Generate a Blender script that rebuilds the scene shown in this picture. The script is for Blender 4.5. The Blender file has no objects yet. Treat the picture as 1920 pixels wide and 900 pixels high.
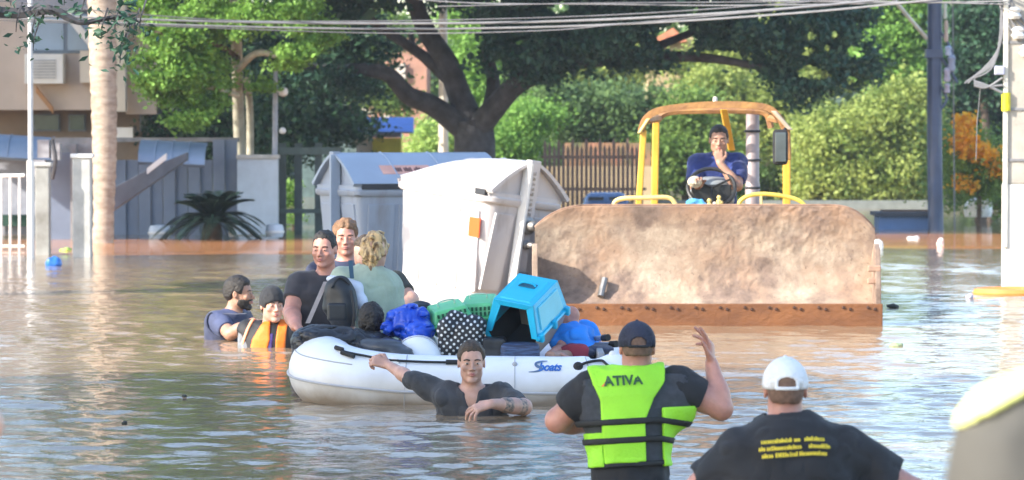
import bpy, math, random
import numpy as np
from mathutils import Vector, Matrix, Euler

rng = np.random.default_rng(7)
random.seed(7)
SC = bpy.context.scene
COL = SC.collection
R = math.radians

# ------------------------------------------------------------------ camera
F_PX = 7200.0                      # focal length in photo pixels (135 mm on a 36 mm wide sensor)
CAM_H = 1.6
PITCH = math.atan((450 - 240) / F_PX)
cam_d = bpy.data.cameras.new("camera")
cam_d.lens = 135.0
cam_d.sensor_width = 36.0
cam_d.clip_start = 0.5
cam_d.clip_end = 3000
cam_d.dof.use_dof = True
cam_d.dof.focus_distance = 22.0
cam_d.dof.aperture_fstop = 6.3
cam = bpy.data.objects.new("camera", cam_d)
COL.objects.link(cam)
cam.location = (0, 0, CAM_H)
cam.rotation_euler = (R(90) - PITCH, 0, 0)
SC.camera = cam

# ------------------------------------------------------------------ light
SUN_DIR = Vector((-0.80, -0.42, 0.50)).normalized()      # towards the sun: from the left, a little behind the camera
sun_el = math.asin(SUN_DIR.z)
sun_az = math.atan2(SUN_DIR.x, SUN_DIR.y)
world = bpy.data.worlds.new("World")
SC.world = world
world.use_nodes = True
nt = world.node_tree
sky = nt.nodes.new("ShaderNodeTexSky")
sky.sky_type = 'NISHITA'
sky.sun_disc = False
sky.sun_elevation = sun_el
sky.sun_rotation = sun_az
sky.air_density = 1.0
sky.dust_density = 0.9
sky.ozone_density = 1.0
bg = nt.nodes["Background"]
nt.links.new(sky.outputs[0], bg.inputs[0])
bg.inputs[1].default_value = 0.15
sl = bpy.data.lights.new("sun", 'SUN')
sl.energy = 3.1
sl.angle = R(0.5)
sl.color = (1.0, 0.93, 0.82)
sun = bpy.data.objects.new("sun", sl)
COL.objects.link(sun)
sun.rotation_euler = SUN_DIR.to_track_quat('Z', 'Y').to_euler()
SC.view_settings.view_transform = 'Standard'
SC.view_settings.look = 'None'
SC.view_settings.gamma = 1.0
SC.view_settings.exposure = 1.72
SC.cycles.max_bounces = 8
SC.cycles.diffuse_bounces = 3
SC.cycles.glossy_bounces = 4
SC.cycles.transmission_bounces = 4
SC.cycles.sample_clamp_indirect = 6.0
SC.cycles.caustics_reflective = False
SC.cycles.caustics_refractive = False

# ------------------------------------------------------------------ picture to place
def P(px, py, d):
    """world point seen at photo pixel (px, py) at distance d along Y"""
    a = (px - 960) / F_PX
    b = (450 - py) / F_PX
    c, s = math.cos(PITCH), math.sin(PITCH)
    y = c + b * s
    z = -s + b * c
    k = d / y
    return np.array([a * k, d, CAM_H + z * k])

def S(d):
    return F_PX / d

def W(px, py):
    """point on the water (z = 0) seen at photo pixel"""
    v = P(px, py, 1.0) - np.array([0, 0, CAM_H])
    k = -CAM_H / v[2]
    return np.array([v[0] * k, k, 0.0])

# ------------------------------------------------------------------ materials
def lin(c):
    return tuple(((x / 255) / 12.92 if x / 255 <= 0.04045 else ((x / 255 + 0.055) / 1.055) ** 2.4) for x in c)

_M = {}
def mat(name, col, rough=0.6, var=0.15, vscale=6.0, col2=None, metal=0.0, spec=0.5, bump=0.0, bscale=40.0,
        sheen=0.0, sss=0.0, detail=4.0, coat=0.0, thr=None, stretch=None):
    """plain surface: base colour broken up by noise towards col2, fine relief as bump"""
    if name in _M:
        return _M[name]
    m = bpy.data.materials.new(name)
    m.use_nodes = True
    n, l = m.node_tree.nodes, m.node_tree.links
    b = n["Principled BSDF"]
    tc = n.new("ShaderNodeTexCoord")
    mp = n.new("ShaderNodeMapping")
    l.new(tc.outputs["Object"], mp.inputs[0])
    if stretch:
        mp.inputs["Scale"].default_value = stretch
    nz = n.new("ShaderNodeTexNoise")
    nz.inputs["Scale"].default_value = vscale
    nz.inputs["Detail"].default_value = detail
    nz.inputs["Roughness"].default_value = 0.6
    l.new(mp.outputs[0], nz.inputs["Vector"])
    rp = n.new("ShaderNodeValToRGB")
    if thr:
        rp.color_ramp.elements[0].position = thr[0]
        rp.color_ramp.elements[1].position = thr[1]
    else:
        rp.color_ramp.elements[0].position = 0.3
        rp.color_ramp.elements[1].position = 0.7
    c2 = col2 if col2 else tuple(x * (1 - 2 * var) for x in col)
    c1 = col if col2 else tuple(min(0.9, x * (1 + var)) for x in col)
    rp.color_ramp.elements[0].color = (*c2, 1)
    rp.color_ramp.elements[1].color = (*c1, 1)
    l.new(nz.outputs["Fac"], rp.inputs[0])
    l.new(rp.outputs[0], b.inputs["Base Color"])
    b.inputs["Roughness"].default_value = rough
    b.inputs["Metallic"].default_value = metal
    b.inputs["Specular IOR Level"].default_value = spec
    b.inputs["Sheen Weight"].default_value = sheen
    b.inputs["Coat Weight"].default_value = coat
    if sss:
        b.inputs["Subsurface Weight"].default_value = sss
        b.inputs["Subsurface Radius"].default_value = (0.02, 0.008, 0.004)
        b.inputs["Subsurface Scale"].default_value = 0.5
    if bump:
        n2 = n.new("ShaderNodeTexNoise")
        n2.inputs["Scale"].default_value = bscale
        n2.inputs["Detail"].default_value = 5
        l.new(mp.outputs[0], n2.inputs["Vector"])
        bp = n.new("ShaderNodeBump")
        bp.inputs["Strength"].default_value = bump
        bp.inputs["Distance"].default_value = 0.02
        l.new(n2.outputs["Fac"], bp.inputs["Height"])
        l.new(bp.outputs[0], b.inputs["Normal"])
    _M[name] = m
    return m

def leaf_mat(name, c1, c2, scale=1.2, trans=0.35):
    if name in _M:
        return _M[name]
    m = bpy.data.materials.new(name)
    m.use_nodes = True
    n, l = m.node_tree.nodes, m.node_tree.links
    b = n["Principled BSDF"]
    out = n["Material Output"]
    tc = n.new("ShaderNodeTexCoord")
    nz = n.new("ShaderNodeTexNoise")
    nz.inputs["Scale"].default_value = scale
    nz.inputs["Detail"].default_value = 6
    nz.inputs["Roughness"].default_value = 0.75
    l.new(tc.outputs["Object"], nz.inputs["Vector"])
    rp = n.new("ShaderNodeValToRGB")
    rp.color_ramp.elements[0].position = 0.35
    rp.color_ramp.elements[1].position = 0.65
    rp.color_ramp.elements[0].color = (*c1, 1)
    rp.color_ramp.elements[1].color = (*c2, 1)
    l.new(nz.outputs["Fac"], rp.inputs[0])
    l.new(rp.outputs[0], b.inputs["Base Color"])
    b.inputs["Roughness"].default_value = 0.5
    b.inputs["Specular IOR Level"].default_value = 0.3
    tr = n.new("ShaderNodeBsdfTranslucent")
    l.new(rp.outputs[0], tr.inputs["Color"])
    mx = n.new("ShaderNodeMixShader")
    mx.inputs[0].default_value = trans
    l.new(b.outputs[0], mx.inputs[1])
    l.new(tr.outputs[0], mx.inputs[2])
    l.new(mx.outputs[0], out.inputs[0])
    _M[name] = m
    return m

# ------------------------------------------------------------------ object helpers
def tag(o, label=None, cat=None, group=None, kind=None):
    if label: o['label'] = label
    if cat: o['category'] = cat
    if group: o['group'] = group
    if kind: o['kind'] = kind
    return o

def empty(name, loc, label, cat, group=None):
    o = bpy.data.objects.new(name, None)
    o.empty_display_size = 0.1
    COL.objects.link(o)
    o.location = tuple(float(x) for x in loc)
    return tag(o, label, cat, group)

def world_loc(o):
    v = Vector(o.location)
    while o.parent:
        o = o.parent
        v = v + Vector(o.location)
    return v

def mesh_np(name, V, Fq, material, smooth=True):
    """V (n,3), Fq (m,k) arrays"""
    V = np.asarray(V, dtype=np.float32)
    Fq = np.asarray(Fq, dtype=np.int32)
    me = bpy.data.meshes.new(name)
    me.vertices.add(len(V))
    me.vertices.foreach_set("co", V.ravel())
    k = Fq.shape[1]
    me.loops.add(Fq.size)
    me.loops.foreach_set("vertex_index", Fq.ravel())
    me.polygons.add(len(Fq))
    me.polygons.foreach_set("loop_start", np.arange(0, Fq.size, k, dtype=np.int32))
    me.polygons.foreach_set("loop_total", np.full(len(Fq), k, dtype=np.int32))
    me.polygons.foreach_set("use_smooth", np.full(len(Fq), smooth, dtype=bool))
    me.update(calc_edges=True)
    me.materials.append(material)
    return me

def link(name, me, parent=None, loc=None):
    """an object whose mesh is in WORLD coordinates unless loc given; the origin is moved to the parent's"""
    o = bpy.data.objects.new(name, me)
    COL.objects.link(o)
    if parent is not None:
        o.parent = parent
        if loc is None:
            me.transform(Matrix.Translation(-world_loc(parent)))
        else:
            o.location = tuple(float(x) for x in (Vector(loc) - world_loc(parent)))
    elif loc is not None:
        o.location = tuple(float(x) for x in loc)
    return o

class MB:
    """collects shapes (world coordinates) and links them as ONE mesh object"""
    def __init__(s):
        s.v, s.f = [], []
    def add(s, v, f):
        o = len(s.v)
        s.v += [tuple(float(c) for c in p) for p in v]
        s.f += [tuple(i + o for i in q) for q in f]
        return s
    def box(s, c, size, rot=None, taper=1.0):
        hx, hy, hz = [a / 2 for a in size]
        vs = []
        for z in (-hz, hz):
            t = taper if z > 0 else 1.0
            for x, y in ((-hx, -hy), (hx, -hy), (hx, hy), (-hx, hy)):
                vs.append(Vector((x * t, y * t, z)))
        if rot is not None:
            vs = [rot @ v for v in vs]
        c = Vector(tuple(float(x) for x in c))
        return s.add([v + c for v in vs], [(0, 3, 2, 1), (4, 5, 6, 7), (0, 1, 5, 4), (1, 2, 6, 5), (2, 3, 7, 6), (3, 0, 4, 7)])
    def tube(s, pts, r, n=8, cap=True):
        pts = [Vector(tuple(float(x) for x in p)) for p in pts]
        if not hasattr(r, '__len__'):
            r = [r] * len(pts)
        vs, fs = [], []
        prev = None
        for i, p in enumerate(pts):
            t = (pts[min(i + 1, len(pts) - 1)] - pts[max(i - 1, 0)])
            t = t.normalized() if t.length > 1e-9 else Vector((0, 0, 1))
            if prev is None:
                a = t.orthogonal().normalized()
            else:
                a = (prev - t * prev.dot(t))
                a = a.normalized() if a.length > 1e-6 else t.orthogonal().normalized()
            prev = a
            b = t.cross(a)
            for k in range(n):
                th = 2 * math.pi * k / n
                vs.append(p + (a * math.cos(th) + b * math.sin(th)) * r[i])
        for i in range(len(pts) - 1):
            for k in range(n):
                k2 = (k + 1) % n
                fs.append((i * n + k, i * n + k2, (i + 1) * n + k2, (i + 1) * n + k))
        if cap:
            fs.append(tuple(range(n - 1, -1, -1)))
            m = (len(pts) - 1) * n
            fs.append(tuple(m + k for k in range(n)))
        return s.add(vs, fs)
    def lathe(s, c, prof, n=16, rot=None):
        """prof: list of (radius, z)"""
        c = Vector(tuple(float(x) for x in c))
        vs, fs = [], []
        for r, z in prof:
            for k in range(n):
                th = 2 * math.pi * k / n
                v = Vector((r * math.cos(th), r * math.sin(th), z))
                vs.append((rot @ v if rot is not None else v) + c)
        for i in range(len(prof) - 1):
            for k in range(n):
                k2 = (k + 1) % n
                fs.append((i * n + k, i * n + k2, (i + 1) * n + k2, (i + 1) * n + k))
        fs.append(tuple(range(n - 1, -1, -1)))
        m = (len(prof) - 1) * n
        fs.append(tuple(m + k for k in range(n)))
        return s.add(vs, fs)
    def prism(s, poly, o, ax, ay, az, depth):
        """polygon poly [(u, v)] in the plane o + u*ax + v*ay, extruded by az*depth (centred)"""
        o, ax, ay, az = [Vector(tuple(float(x) for x in q)) for q in (o, ax, ay, az)]
        n = len(poly)
        vs = [o + ax * u + ay * v - az * depth / 2 for u, v in poly] + [o + ax * u + ay * v + az * depth / 2 for u, v in poly]
        fs = [tuple(range(n - 1, -1, -1)), tuple(range(n, 2 * n))]
        for i in range(n):
            j = (i + 1) % n
            fs.append((i, j, n + j, n + i))
        return s.add(vs, fs)
    def build(s, name, m, parent=None, smooth=False, bevel=0.0, loc=None):
        me = bpy.data.meshes.new(name)
        me.from_pydata(s.v, [], s.f)
        me.update()
        me.materials.append(m)
        if smooth:
            me.polygons.foreach_set("use_smooth", [True] * len(me.polygons))
            try:
                me.set_sharp_from_angle(angle=R(40))
            except Exception:
                pass
        if loc is None and parent is None:
            c = sum((Vector(v) for v in s.v), Vector()) / len(s.v)
            zmin = min(v[2] for v in s.v)
            c.z = zmin
            me.transform(Matrix.Translation(-c))
            o = link(name, me, None, c)
        else:
            o = link(name, me, parent, loc)
        if bevel:
            md = o.modifiers.new("bevel", 'BEVEL')
            md.width = bevel
            md.segments = 2
            md.limit_method = 'ANGLE'
        return o

def lerp(a, b, t):
    return np.asarray(a) * (1 - t) + np.asarray(b) * t

def norm(v):
    v = np.asarray(v, dtype=float)
    return v / max(1e-9, np.linalg.norm(v))

def spline(pts, n=8):
    """Catmull-Rom through pts"""
    p = [np.asarray(q, float) for q in pts]
    p = [2 * p[0] - p[1]] + p + [2 * p[-1] - p[-2]]
    out = []
    for i in range(1, len(p) - 2):
        for k in range(n):
            t = k / n
            out.append(0.5 * ((2 * p[i]) + (-p[i - 1] + p[i + 1]) * t + (2 * p[i - 1] - 5 * p[i] + 4 * p[i + 1] - p[i + 2]) * t * t
                              + (-p[i - 1] + 3 * p[i] - 3 * p[i + 1] + p[i + 2]) * t ** 3))
    out.append(p[-2])
    return out

# ------------------------------------------------------------------ distance fields -> smooth closed meshes
_lat = rng.random((32, 32, 32)).astype(np.float32) * 2 - 1
def noise3(X, Y, Z, sc, seed=0.0):
    x = (X * sc[0] + seed * 7.3) if hasattr(sc, '__len__') else X * sc + seed * 7.3
    y = (Y * sc[1] + seed * 3.1) if hasattr(sc, '__len__') else Y * sc + seed * 3.1
    z = (Z * sc[2] + seed * 5.7) if hasattr(sc, '__len__') else Z * sc + seed * 5.7
    x, y, z = np.broadcast_arrays(x, y, z)
    xi, yi, zi = np.floor(x).astype(np.int32), np.floor(y).astype(np.int32), np.floor(z).astype(np.int32)
    fx, fy, fz = x - xi, y - yi, z - zi
    fx, fy, fz = [f * f * (3 - 2 * f) for f in (fx, fy, fz)]
    r = 0
    for dx in (0, 1):
        for dy in (0, 1):
            for dz in (0, 1):
                w = (fx if dx else 1 - fx) * (fy if dy else 1 - fy) * (fz if dz else 1 - fz)
                r = r + w * _lat[(xi + dx) & 31, (yi + dy) & 31, (zi + dz) & 31]
    return r

class Field:
    def __init__(s, lo, hi, h):
        s.h = h
        s.lo = np.asarray(lo, float)
        n = np.maximum(4, np.ceil((np.asarray(hi) - s.lo) / h).astype(int) + 1)
        s.ax = [(s.lo[i] + np.arange(n[i]) * h).astype(np.float32) for i in range(3)]
        s.a = np.full(n, 0.3, dtype=np.float32)
    def grid(s):
        return s.ax[0][:, None, None], s.ax[1][None, :, None], s.ax[2][None, None, :]
    def _blk(s, lo, hi):
        sl = []
        for i in range(3):
            a = max(0, int(math.floor((lo[i] - s.lo[i]) / s.h)))
            b = min(len(s.ax[i]), int(math.ceil((hi[i] - s.lo[i]) / s.h)) + 1)
            if a >= b:
                return None
            sl.append(slice(a, b))
        g = (s.ax[0][sl[0]][:, None, None], s.ax[1][sl[1]][None, :, None], s.ax[2][sl[2]][None, None, :])
        return tuple(sl), g
    def put(s, prim, k=0.015, op='u'):
        fn, lo, hi = prim
        m = k + 4 * s.h
        r = s._blk(np.asarray(lo) - m, np.asarray(hi) + m)
        if r is None:
            return s
        sl, g = r
        d = fn(*g)
        a = s.a[sl]
        if op == 's':
            d = -d
            h = np.clip(0.5 - 0.5 * (a - d) / k, 0, 1)
            s.a[sl] = a * (1 - h) + d * h + k * h * (1 - h)
        else:
            h = np.clip(0.5 + 0.5 * (a - d) / k, 0, 1)
            s.a[sl] = a * (1 - h) + d * h - k * h * (1 - h)
        return s
    def cut(s, fn, k=0.006):
        """keep only where fn < 0"""
        d = fn(*s.grid())
        h = np.clip(0.5 - 0.5 * (s.a - d) / k, 0, 1)
        s.a = (s.a * (1 - h) + d * h + k * h * (1 - h)).astype(np.float32)
        return s
    def wrinkle(s, amp, sc, seed=1.0):
        i = np.argwhere(np.abs(s.a) < 0.04 + amp)
        X, Y, Z = s.ax[0][i[:, 0]], s.ax[1][i[:, 1]], s.ax[2][i[:, 2]]
        s.a[i[:, 0], i[:, 1], i[:, 2]] += amp * noise3(X, Y, Z, sc, seed).astype(np.float32)
        return s
    def crease(s, amp, sc, seed=1.0):
        """sharp valleys, as in crumpled film or cloth"""
        i = np.argwhere(np.abs(s.a) < 0.04 + amp)
        X, Y, Z = s.ax[0][i[:, 0]], s.ax[1][i[:, 1]], s.ax[2][i[:, 2]]
        q = 1 - 2.2 * np.abs(noise3(X, Y, Z, sc, seed))
        s.a[i[:, 0], i[:, 1], i[:, 2]] += (amp * np.clip(q, -.3, 1) ** 3).astype(np.float32)
        return s
    def mesh(s, name, material, smooth=True):
        a = s.a.copy()
        for i in range(3):
            idx = [slice(None)] * 3
            for e in (0, -1):
                idx[i] = e
                a[tuple(idx)] = np.maximum(a[tuple(idx)], s.h * 0.5)
        ins = a < 0
        nx, ny, nz = a.shape
        cnt = np.zeros((nx - 1, ny - 1, nz - 1), dtype=np.int8)
        for dx in (0, 1):
            for dy in (0, 1):
                for dz in (0, 1):
                    cnt += ins[dx:nx - 1 + dx, dy:ny - 1 + dy, dz:nz - 1 + dz]
        act = (cnt > 0) & (cnt < 8)
        ci = np.argwhere(act)
        if len(ci) == 0:
            raise ValueError("empty field " + name)
        vid = np.full(act.shape, -1, dtype=np.int32)
        vid[act] = np.arange(len(ci))
        acc = np.zeros((len(ci), 3)); n = np.zeros(len(ci))
        I, J, K = ci.T
        C = [(x, y, z) for x in (0, 1) for y in (0, 1) for z in (0, 1)]
        val = {c: a[I + c[0], J + c[1], K + c[2]] for c in C}
        for c in C:
            for axn in range(3):
                if c[axn] == 0:
                    e = list(c); e[axn] = 1; e = tuple(e)
                    v0, v1 = val[c], val[e]
                    m = (v0 < 0) != (v1 < 0)
                    t = np.where(m, v0 / np.where(m, v0 - v1, 1), 0)
                    pt = np.array(c, float)[None, :].repeat(len(ci), 0)
                    pt[:, axn] += t
                    acc += pt * m[:, None]
                    n += m
        V = s.lo + (ci + acc / n[:, None]) * s.h
        quads = []
        for axn in range(3):
            sl0 = [slice(None)] * 3; sl1 = [slice(None)] * 3
            sl0[axn] = slice(0, -1); sl1[axn] = slice(1, None)
            A, B = ins[tuple(sl0)], ins[tuple(sl1)]
            u, w = [i for i in range(3) if i != axn]
            E = np.argwhere(A != B)
            ok = (E[:, u] > 0) & (E[:, w] > 0) & (E[:, u] < a.shape[u] - 1) & (E[:, w] < a.shape[w] - 1)
            E = E[ok]
            flip = A[tuple(E.T)]
            q = []
            for du, dw in ((-1, -1), (0, -1), (0, 0), (-1, 0)):
                t = E.copy(); t[:, u] += du; t[:, w] += dw
                q.append(vid[tuple(t.T)])
            q = np.stack(q, 1)
            if axn == 1:
                flip = ~flip
            q = np.where(flip[:, None], q, q[:, ::-1])
            quads.append(q)
        return mesh_np(name, V, np.concatenate(quads), material, smooth)

def cone(a, b, r1, r2):
    a = np.asarray(a, float); b = np.asarray(b, float)
    ab = b - a; L2 = max(1e-9, float(ab @ ab))
    def fn(X, Y, Z):
        px, py, pz = X - a[0], Y - a[1], Z - a[2]
        t = np.clip((px * ab[0] + py * ab[1] + pz * ab[2]) / L2, 0, 1)
        return np.sqrt((px - t * ab[0]) ** 2 + (py - t * ab[1]) ** 2 + (pz - t * ab[2]) ** 2) - (r1 + (r2 - r1) * t)
    r = max(r1, r2)
    return fn, np.minimum(a, b) - r, np.maximum(a, b) + r

def ell(c, r, M=None):
    """ellipsoid centre c radii r; M rows = local axes"""
    c = np.asarray(c, float); r = np.asarray(r, float)
    M = np.eye(3) if M is None else np.asarray(M, float)
    def fn(X, Y, Z):
        px, py, pz = X - c[0], Y - c[1], Z - c[2]
        q = [(px * M[i, 0] + py * M[i, 1] + pz * M[i, 2]) for i in range(3)]
        k0 = np.sqrt(sum((q[i] / r[i]) ** 2 for i in range(3)))
        k1 = np.sqrt(sum((q[i] / r[i] ** 2) ** 2 for i in range(3)))
        return k0 * (k0 - 1) / np.maximum(k1, 1e-6)
    m = max(r)
    return fn, c - m, c + m

def rbox(c, hs, rad, M=None, taper=0.0):
    """rounded box with half sizes hs; taper narrows x, y towards +local z"""
    c = np.asarray(c, float); hs = np.asarray(hs, float)
    M = np.eye(3) if M is None else np.asarray(M, float)
    def fn(X, Y, Z):
        px, py, pz = X - c[0], Y - c[1], Z - c[2]
        q = [(px * M[i, 0] + py * M[i, 1] + pz * M[i, 2]) for i in range(3)]
        s = 1 - taper * np.clip(q[2] / hs[2], -1, 1) if taper else 1.0
        q = [np.abs(q[0]) - (hs[0] * s - rad), np.abs(q[1]) - (hs[1] * s - rad), np.abs(q[2]) - (hs[2] - rad)]
        out = np.sqrt(sum(np.maximum(v, 0) ** 2 for v in q))
        return out + np.minimum(np.maximum(np.maximum(q[0], q[1]), q[2]), 0) - rad
    m = float(np.linalg.norm(hs)) * (1 + taper)
    return fn, c - m, c + m
# ------------------------------------------------------------------ people
SKIN = mat("skin_light", (0.54, 0.31, 0.235), rough=0.45, var=0.15, vscale=9, sss=0.12, bump=0.15, bscale=120)
SKIN_RED = mat("skin_ruddy", (0.55, 0.26, 0.195), rough=0.45, var=0.18, vscale=8, sss=0.12, bump=0.15, bscale=120)
SKIN_TAN = mat("skin_tan", (0.40, 0.22, 0.15), rough=0.5, var=0.12, vscale=12, sss=0.1, bump=0.15, bscale=120)
EYE_W = mat("eye_white", (0.36, 0.31, 0.28), rough=0.3, var=0.02)
IRIS = mat("iris_dark", (0.03, 0.02, 0.015), rough=0.2, var=0.02)
LIP = mat("lip", (0.42, 0.16, 0.14), rough=0.45, var=0.08, vscale=60)
HAIR_DK = mat("hair_dark", (0.022, 0.017, 0.014), rough=0.6, var=0.3, vscale=60, bump=0.5, bscale=90)
HAIR_CROP = mat("hair_cropped", (0.17, 0.10, 0.07), rough=0.8, var=0.2, vscale=60)
HAIR_BR = mat("hair_brown", (0.06, 0.038, 0.022), rough=0.6, var=0.3, vscale=60, bump=0.5, bscale=90)

class Person:
    """joints in world space; 'a' is the arm at the left of the picture, 'b' the one at the right"""
    def __init__(s, label, base, neck, pel, sa, sb, head, face, up=(0, 0, 1), build=1.0, hs=0.95, group=None, depth=None, away=False):
        s.root = empty("person", base, label, "person", group)
        s.neck, s.pel, s.sa, s.sb, s.head = [np.asarray(v, float) for v in (neck, pel, sa, sb, head)]
        s.b, s.hs = build, hs
        s.lat = norm(s.sb - s.sa)
        upv = norm(s.neck - s.pel)
        s.dep = norm(np.cross(upv, s.lat))
        if s.dep[1] < 0 and False:
            s.dep = -s.dep
        s.upv = norm(np.cross(s.lat, s.dep))
        s.H = float(np.linalg.norm(s.neck - s.pel))
        f = norm(face)
        z = np.asarray(up, float)
        x = norm(np.cross(z, -f))
        z = norm(np.cross(-f, x))
        s.HR = np.array([x, -f, z])             # local x, local y (backwards), local z (up)
        s.front = 1.0 if s.dep @ f > 0 else -1.0    # sign of the dep axis that is the chest side
        s.limbs = []
    def hp(s, x, y, z):
        return s.head + s.hs * (s.HR[0] * x + s.HR[1] * y + s.HR[2] * z)
    def hcone(s, p, q, r1, r2):
        return cone(s.hp(*p), s.hp(*q), r1 * s.hs, r2 * s.hs)
    def hell(s, c, r):
        return ell(s.hp(*c), np.array(r) * s.hs, s.HR)
    def torso(s, t=0.0, lo=-0.35, hi=0.97):
        U = np.array([-0.6, 0.0, 0.3, 0.6, 0.82, 0.95, 1.02])
        RL = np.array([0.165, 0.168, 0.150, 0.165, 0.160, 0.105, 0.06]) * s.b + t
        RD = np.array([0.115, 0.118, 0.105, 0.122, 0.112, 0.085, 0.06]) * s.b + t
        c = s.pel
        def fn(X, Y, Z):
            px, py, pz = X - c[0], Y - c[1], Z - c[2]
            u = (px * s.upv[0] + py * s.upv[1] + pz * s.upv[2]) / s.H
            a = px * s.lat[0] + py * s.lat[1] + pz * s.lat[2]
            d = px * s.dep[0] + py * s.dep[1] + pz * s.dep[2]
            rl, rd = np.interp(u, U, RL).astype(np.float32), np.interp(u, U, RD).astype(np.float32)
            k = (np.abs(a / rl) ** 2.4 + np.abs(d / rd) ** 2.4) ** (1 / 2.4)
            v = (k - 1) * np.minimum(rl, rd)
            return np.maximum(v, np.maximum((lo - u) * s.H, (u - hi) * s.H - t * 0.5))
        m = max(s.H * 1.1, 0.3)
        return fn, c - np.array([m, m, 0.4 * s.H + 0.25]), c + np.array([m, m, s.H * 1.1 + 0.1])
    def put_torso(s, F, t=0.0, lo=-0.35):
        F.put(s.torso(t, lo), 0.02)
        nb = s.neck
        for sh in (s.sa, s.sb):
            F.put(cone(nb - s.upv * 0.045, sh + s.upv * 0.0, 0.058 * s.b + t, 0.050 * s.b + t), 0.06)
            F.put(cone(sh - s.upv * 0.10 * s.b - s.lat * 0.04 * (1 if sh is s.sb else -1), sh, 0.075 * s.b + t, 0.052 * s.b + t), 0.05)
    def arm(s, side, el, wr, r=(0.052, 0.042, 0.045, 0.027)):
        sh = s.sa if side == 'a' else s.sb
        el, wr = np.asarray(el, float), np.asarray(wr, float)
        s.limbs.append((side, sh, el, wr, [x * (0.5 + 0.5 * s.b) for x in r]))
    def put_arm(s, F, L, t=0.0, upto=2.0):
        side, sh, el, wr, r = L
        e = lerp(sh, el, min(1, upto))
        F.put(cone(sh, e, r[0] + t, r[0] + (r[1] - r[0]) * min(1, upto) + t), 0.03)
        if upto > 0.5:                           # biceps
            F.put(cone(lerp(sh, el, .3), lerp(sh, el, .6), r[0] * 0.95 + t, r[0] * 0.9 + t), 0.02)
        if upto > 1:
            k = upto - 1
            w = lerp(el, wr, min(1, k))
            F.put(cone(el, lerp(el, wr, min(.4, k)), r[1] + t, r[2] * 0.95 + t), 0.02)
            F.put(cone(lerp(el, wr, min(.3, k * .5)), w, r[2] + t, r[2] + (r[3] - r[2]) * min(1, k) + t), 0.02)
    def put_hand(s, F, wr, d, nrm, thumb=1, curl=(0.5, 0.5, 0.55, 0.6), spread=0.1, size=1.0, tcurl=0.3):
        """d: direction of the palm, nrm: the side the fingers curl to, thumb: +1/-1 side of the palm"""
        d = norm(d); nrm = norm(np.asarray(nrm, float) - d * (np.asarray(nrm, float) @ d)); sd = np.cross(d, nrm) * thumb
        k = size
        for i, off in enumerate((0.030, 0.010, -0.010, -0.029)):
            kn = wr + d * (0.088 - 0.004 * abs(i - 1)) * k + sd * off * k
            F.put(cone(wr + sd * off * 0.6 * k + d * 0.01, kn, 0.015 * k, 0.0125 * k), 0.010)
            ln = (0.042, 0.047, 0.044, 0.034)[i] * k
            dirn = norm(d + sd * spread * (1.5 - i) * 0.5)
            p = kn
            ang, cv = (curl[i] if isinstance(curl[i], tuple) else (0, curl[i]))
            for j in range(3):
                ang += cv * (0.9, 1.1, 0.7)[j]
                v = norm(dirn * math.cos(ang) + nrm * math.sin(ang))
                q = p + v * ln * (1, 0.62, 0.48)[j]
                F.put(cone(p, q, (0.0098, 0.0088, 0.008)[j] * k, (0.0088, 0.008, 0.0072)[j] * k), 0.003)
                p = q
        t0 = wr + d * 0.022 * k + sd * 0.026 * k
        v = norm(sd * 0.9 + d * 0.75 + nrm * 0.15)
        t1 = t0 + v * 0.042 * k
        v2 = norm(sd * (0.45 - tcurl) + d * 0.9 + nrm * (0.3 + tcurl))
        t2 = t1 + v2 * 0.032 * k
        F.put(cone(t0, t1, 0.0165 * k, 0.011 * k), 0.008)
        F.put(cone(t1, t2, 0.0108 * k, 0.0095 * k), 0.004)
        F.put(cone(t2, t2 + norm(v2 + nrm * 0.2) * 0.024 * k, 0.0095 * k, 0.0078 * k), 0.004)
    def put_head(s, F, detail=True, jaw=1.0, stub=0.0):
        F.put(s.hell((0, 0.012, 0.035), (0.076, 0.097, 0.090)), 0.02)
        F.put(s.hell((0, -0.022, -0.032), (0.062 * jaw, 0.068, 0.074)), 0.025)
        F.put(s.hcone((-0.044 * jaw, -0.004, -0.062), (-0.012, -0.066, -0.094), 0.016, 0.014), 0.025)
        F.put(s.hcone((0.044 * jaw, -0.004, -0.062), (0.012, -0.066, -0.094), 0.016, 0.014), 0.025)
        F.put(s.hell((0, -0.074, -0.094), (0.021, 0.017, 0.016)), 0.015)
        if detail:
            F.put(s.hcone((-0.036, -0.074, 0.030), (0.036, -0.074, 0.030), 0.012, 0.012), 0.012)     # brow
            for sx in (-1, 1):
                F.put(s.hell((sx * 0.045, -0.068, -0.018), (0.018, 0.014, 0.016)), 0.018)            # cheekbone
                F.put(s.hell((sx * 0.031, -0.096, 0.010), (0.019, 0.017, 0.012)), 0.010, 's')        # eye socket
                F.put(s.hell((sx * 0.031, -0.077, 0.010), (0.0145, 0.0125, 0.011)), 0.004)           # lids
                F.put(s.hell((sx * 0.013, -0.098, -0.026), (0.009, 0.010, 0.008)), 0.005)            # nostril wing
            F.put(s.hcone((0, -0.084, 0.018), (0, -0.110, -0.022), 0.0075, 0.0105), 0.008)           # nose
            F.put(s.hell((0, -0.086, -0.052), (0.027, 0.012, 0.016)), 0.010)                         # mouth mound
            F.put(s.hcone((-0.018, -0.099, -0.054), (0.018, -0.099, -0.054), 0.0022, 0.0022), 0.003, 's')
        for sx in (-1, 1):                                                                            # ears
            F.put(s.hell((sx * 0.078, 0.012, 0.002), (0.008, 0.018, 0.031)), 0.006)
            F.put(s.hell((sx * 0.085, 0.006, 0.004), (0.006, 0.010, 0.018)), 0.004, 's')
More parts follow.
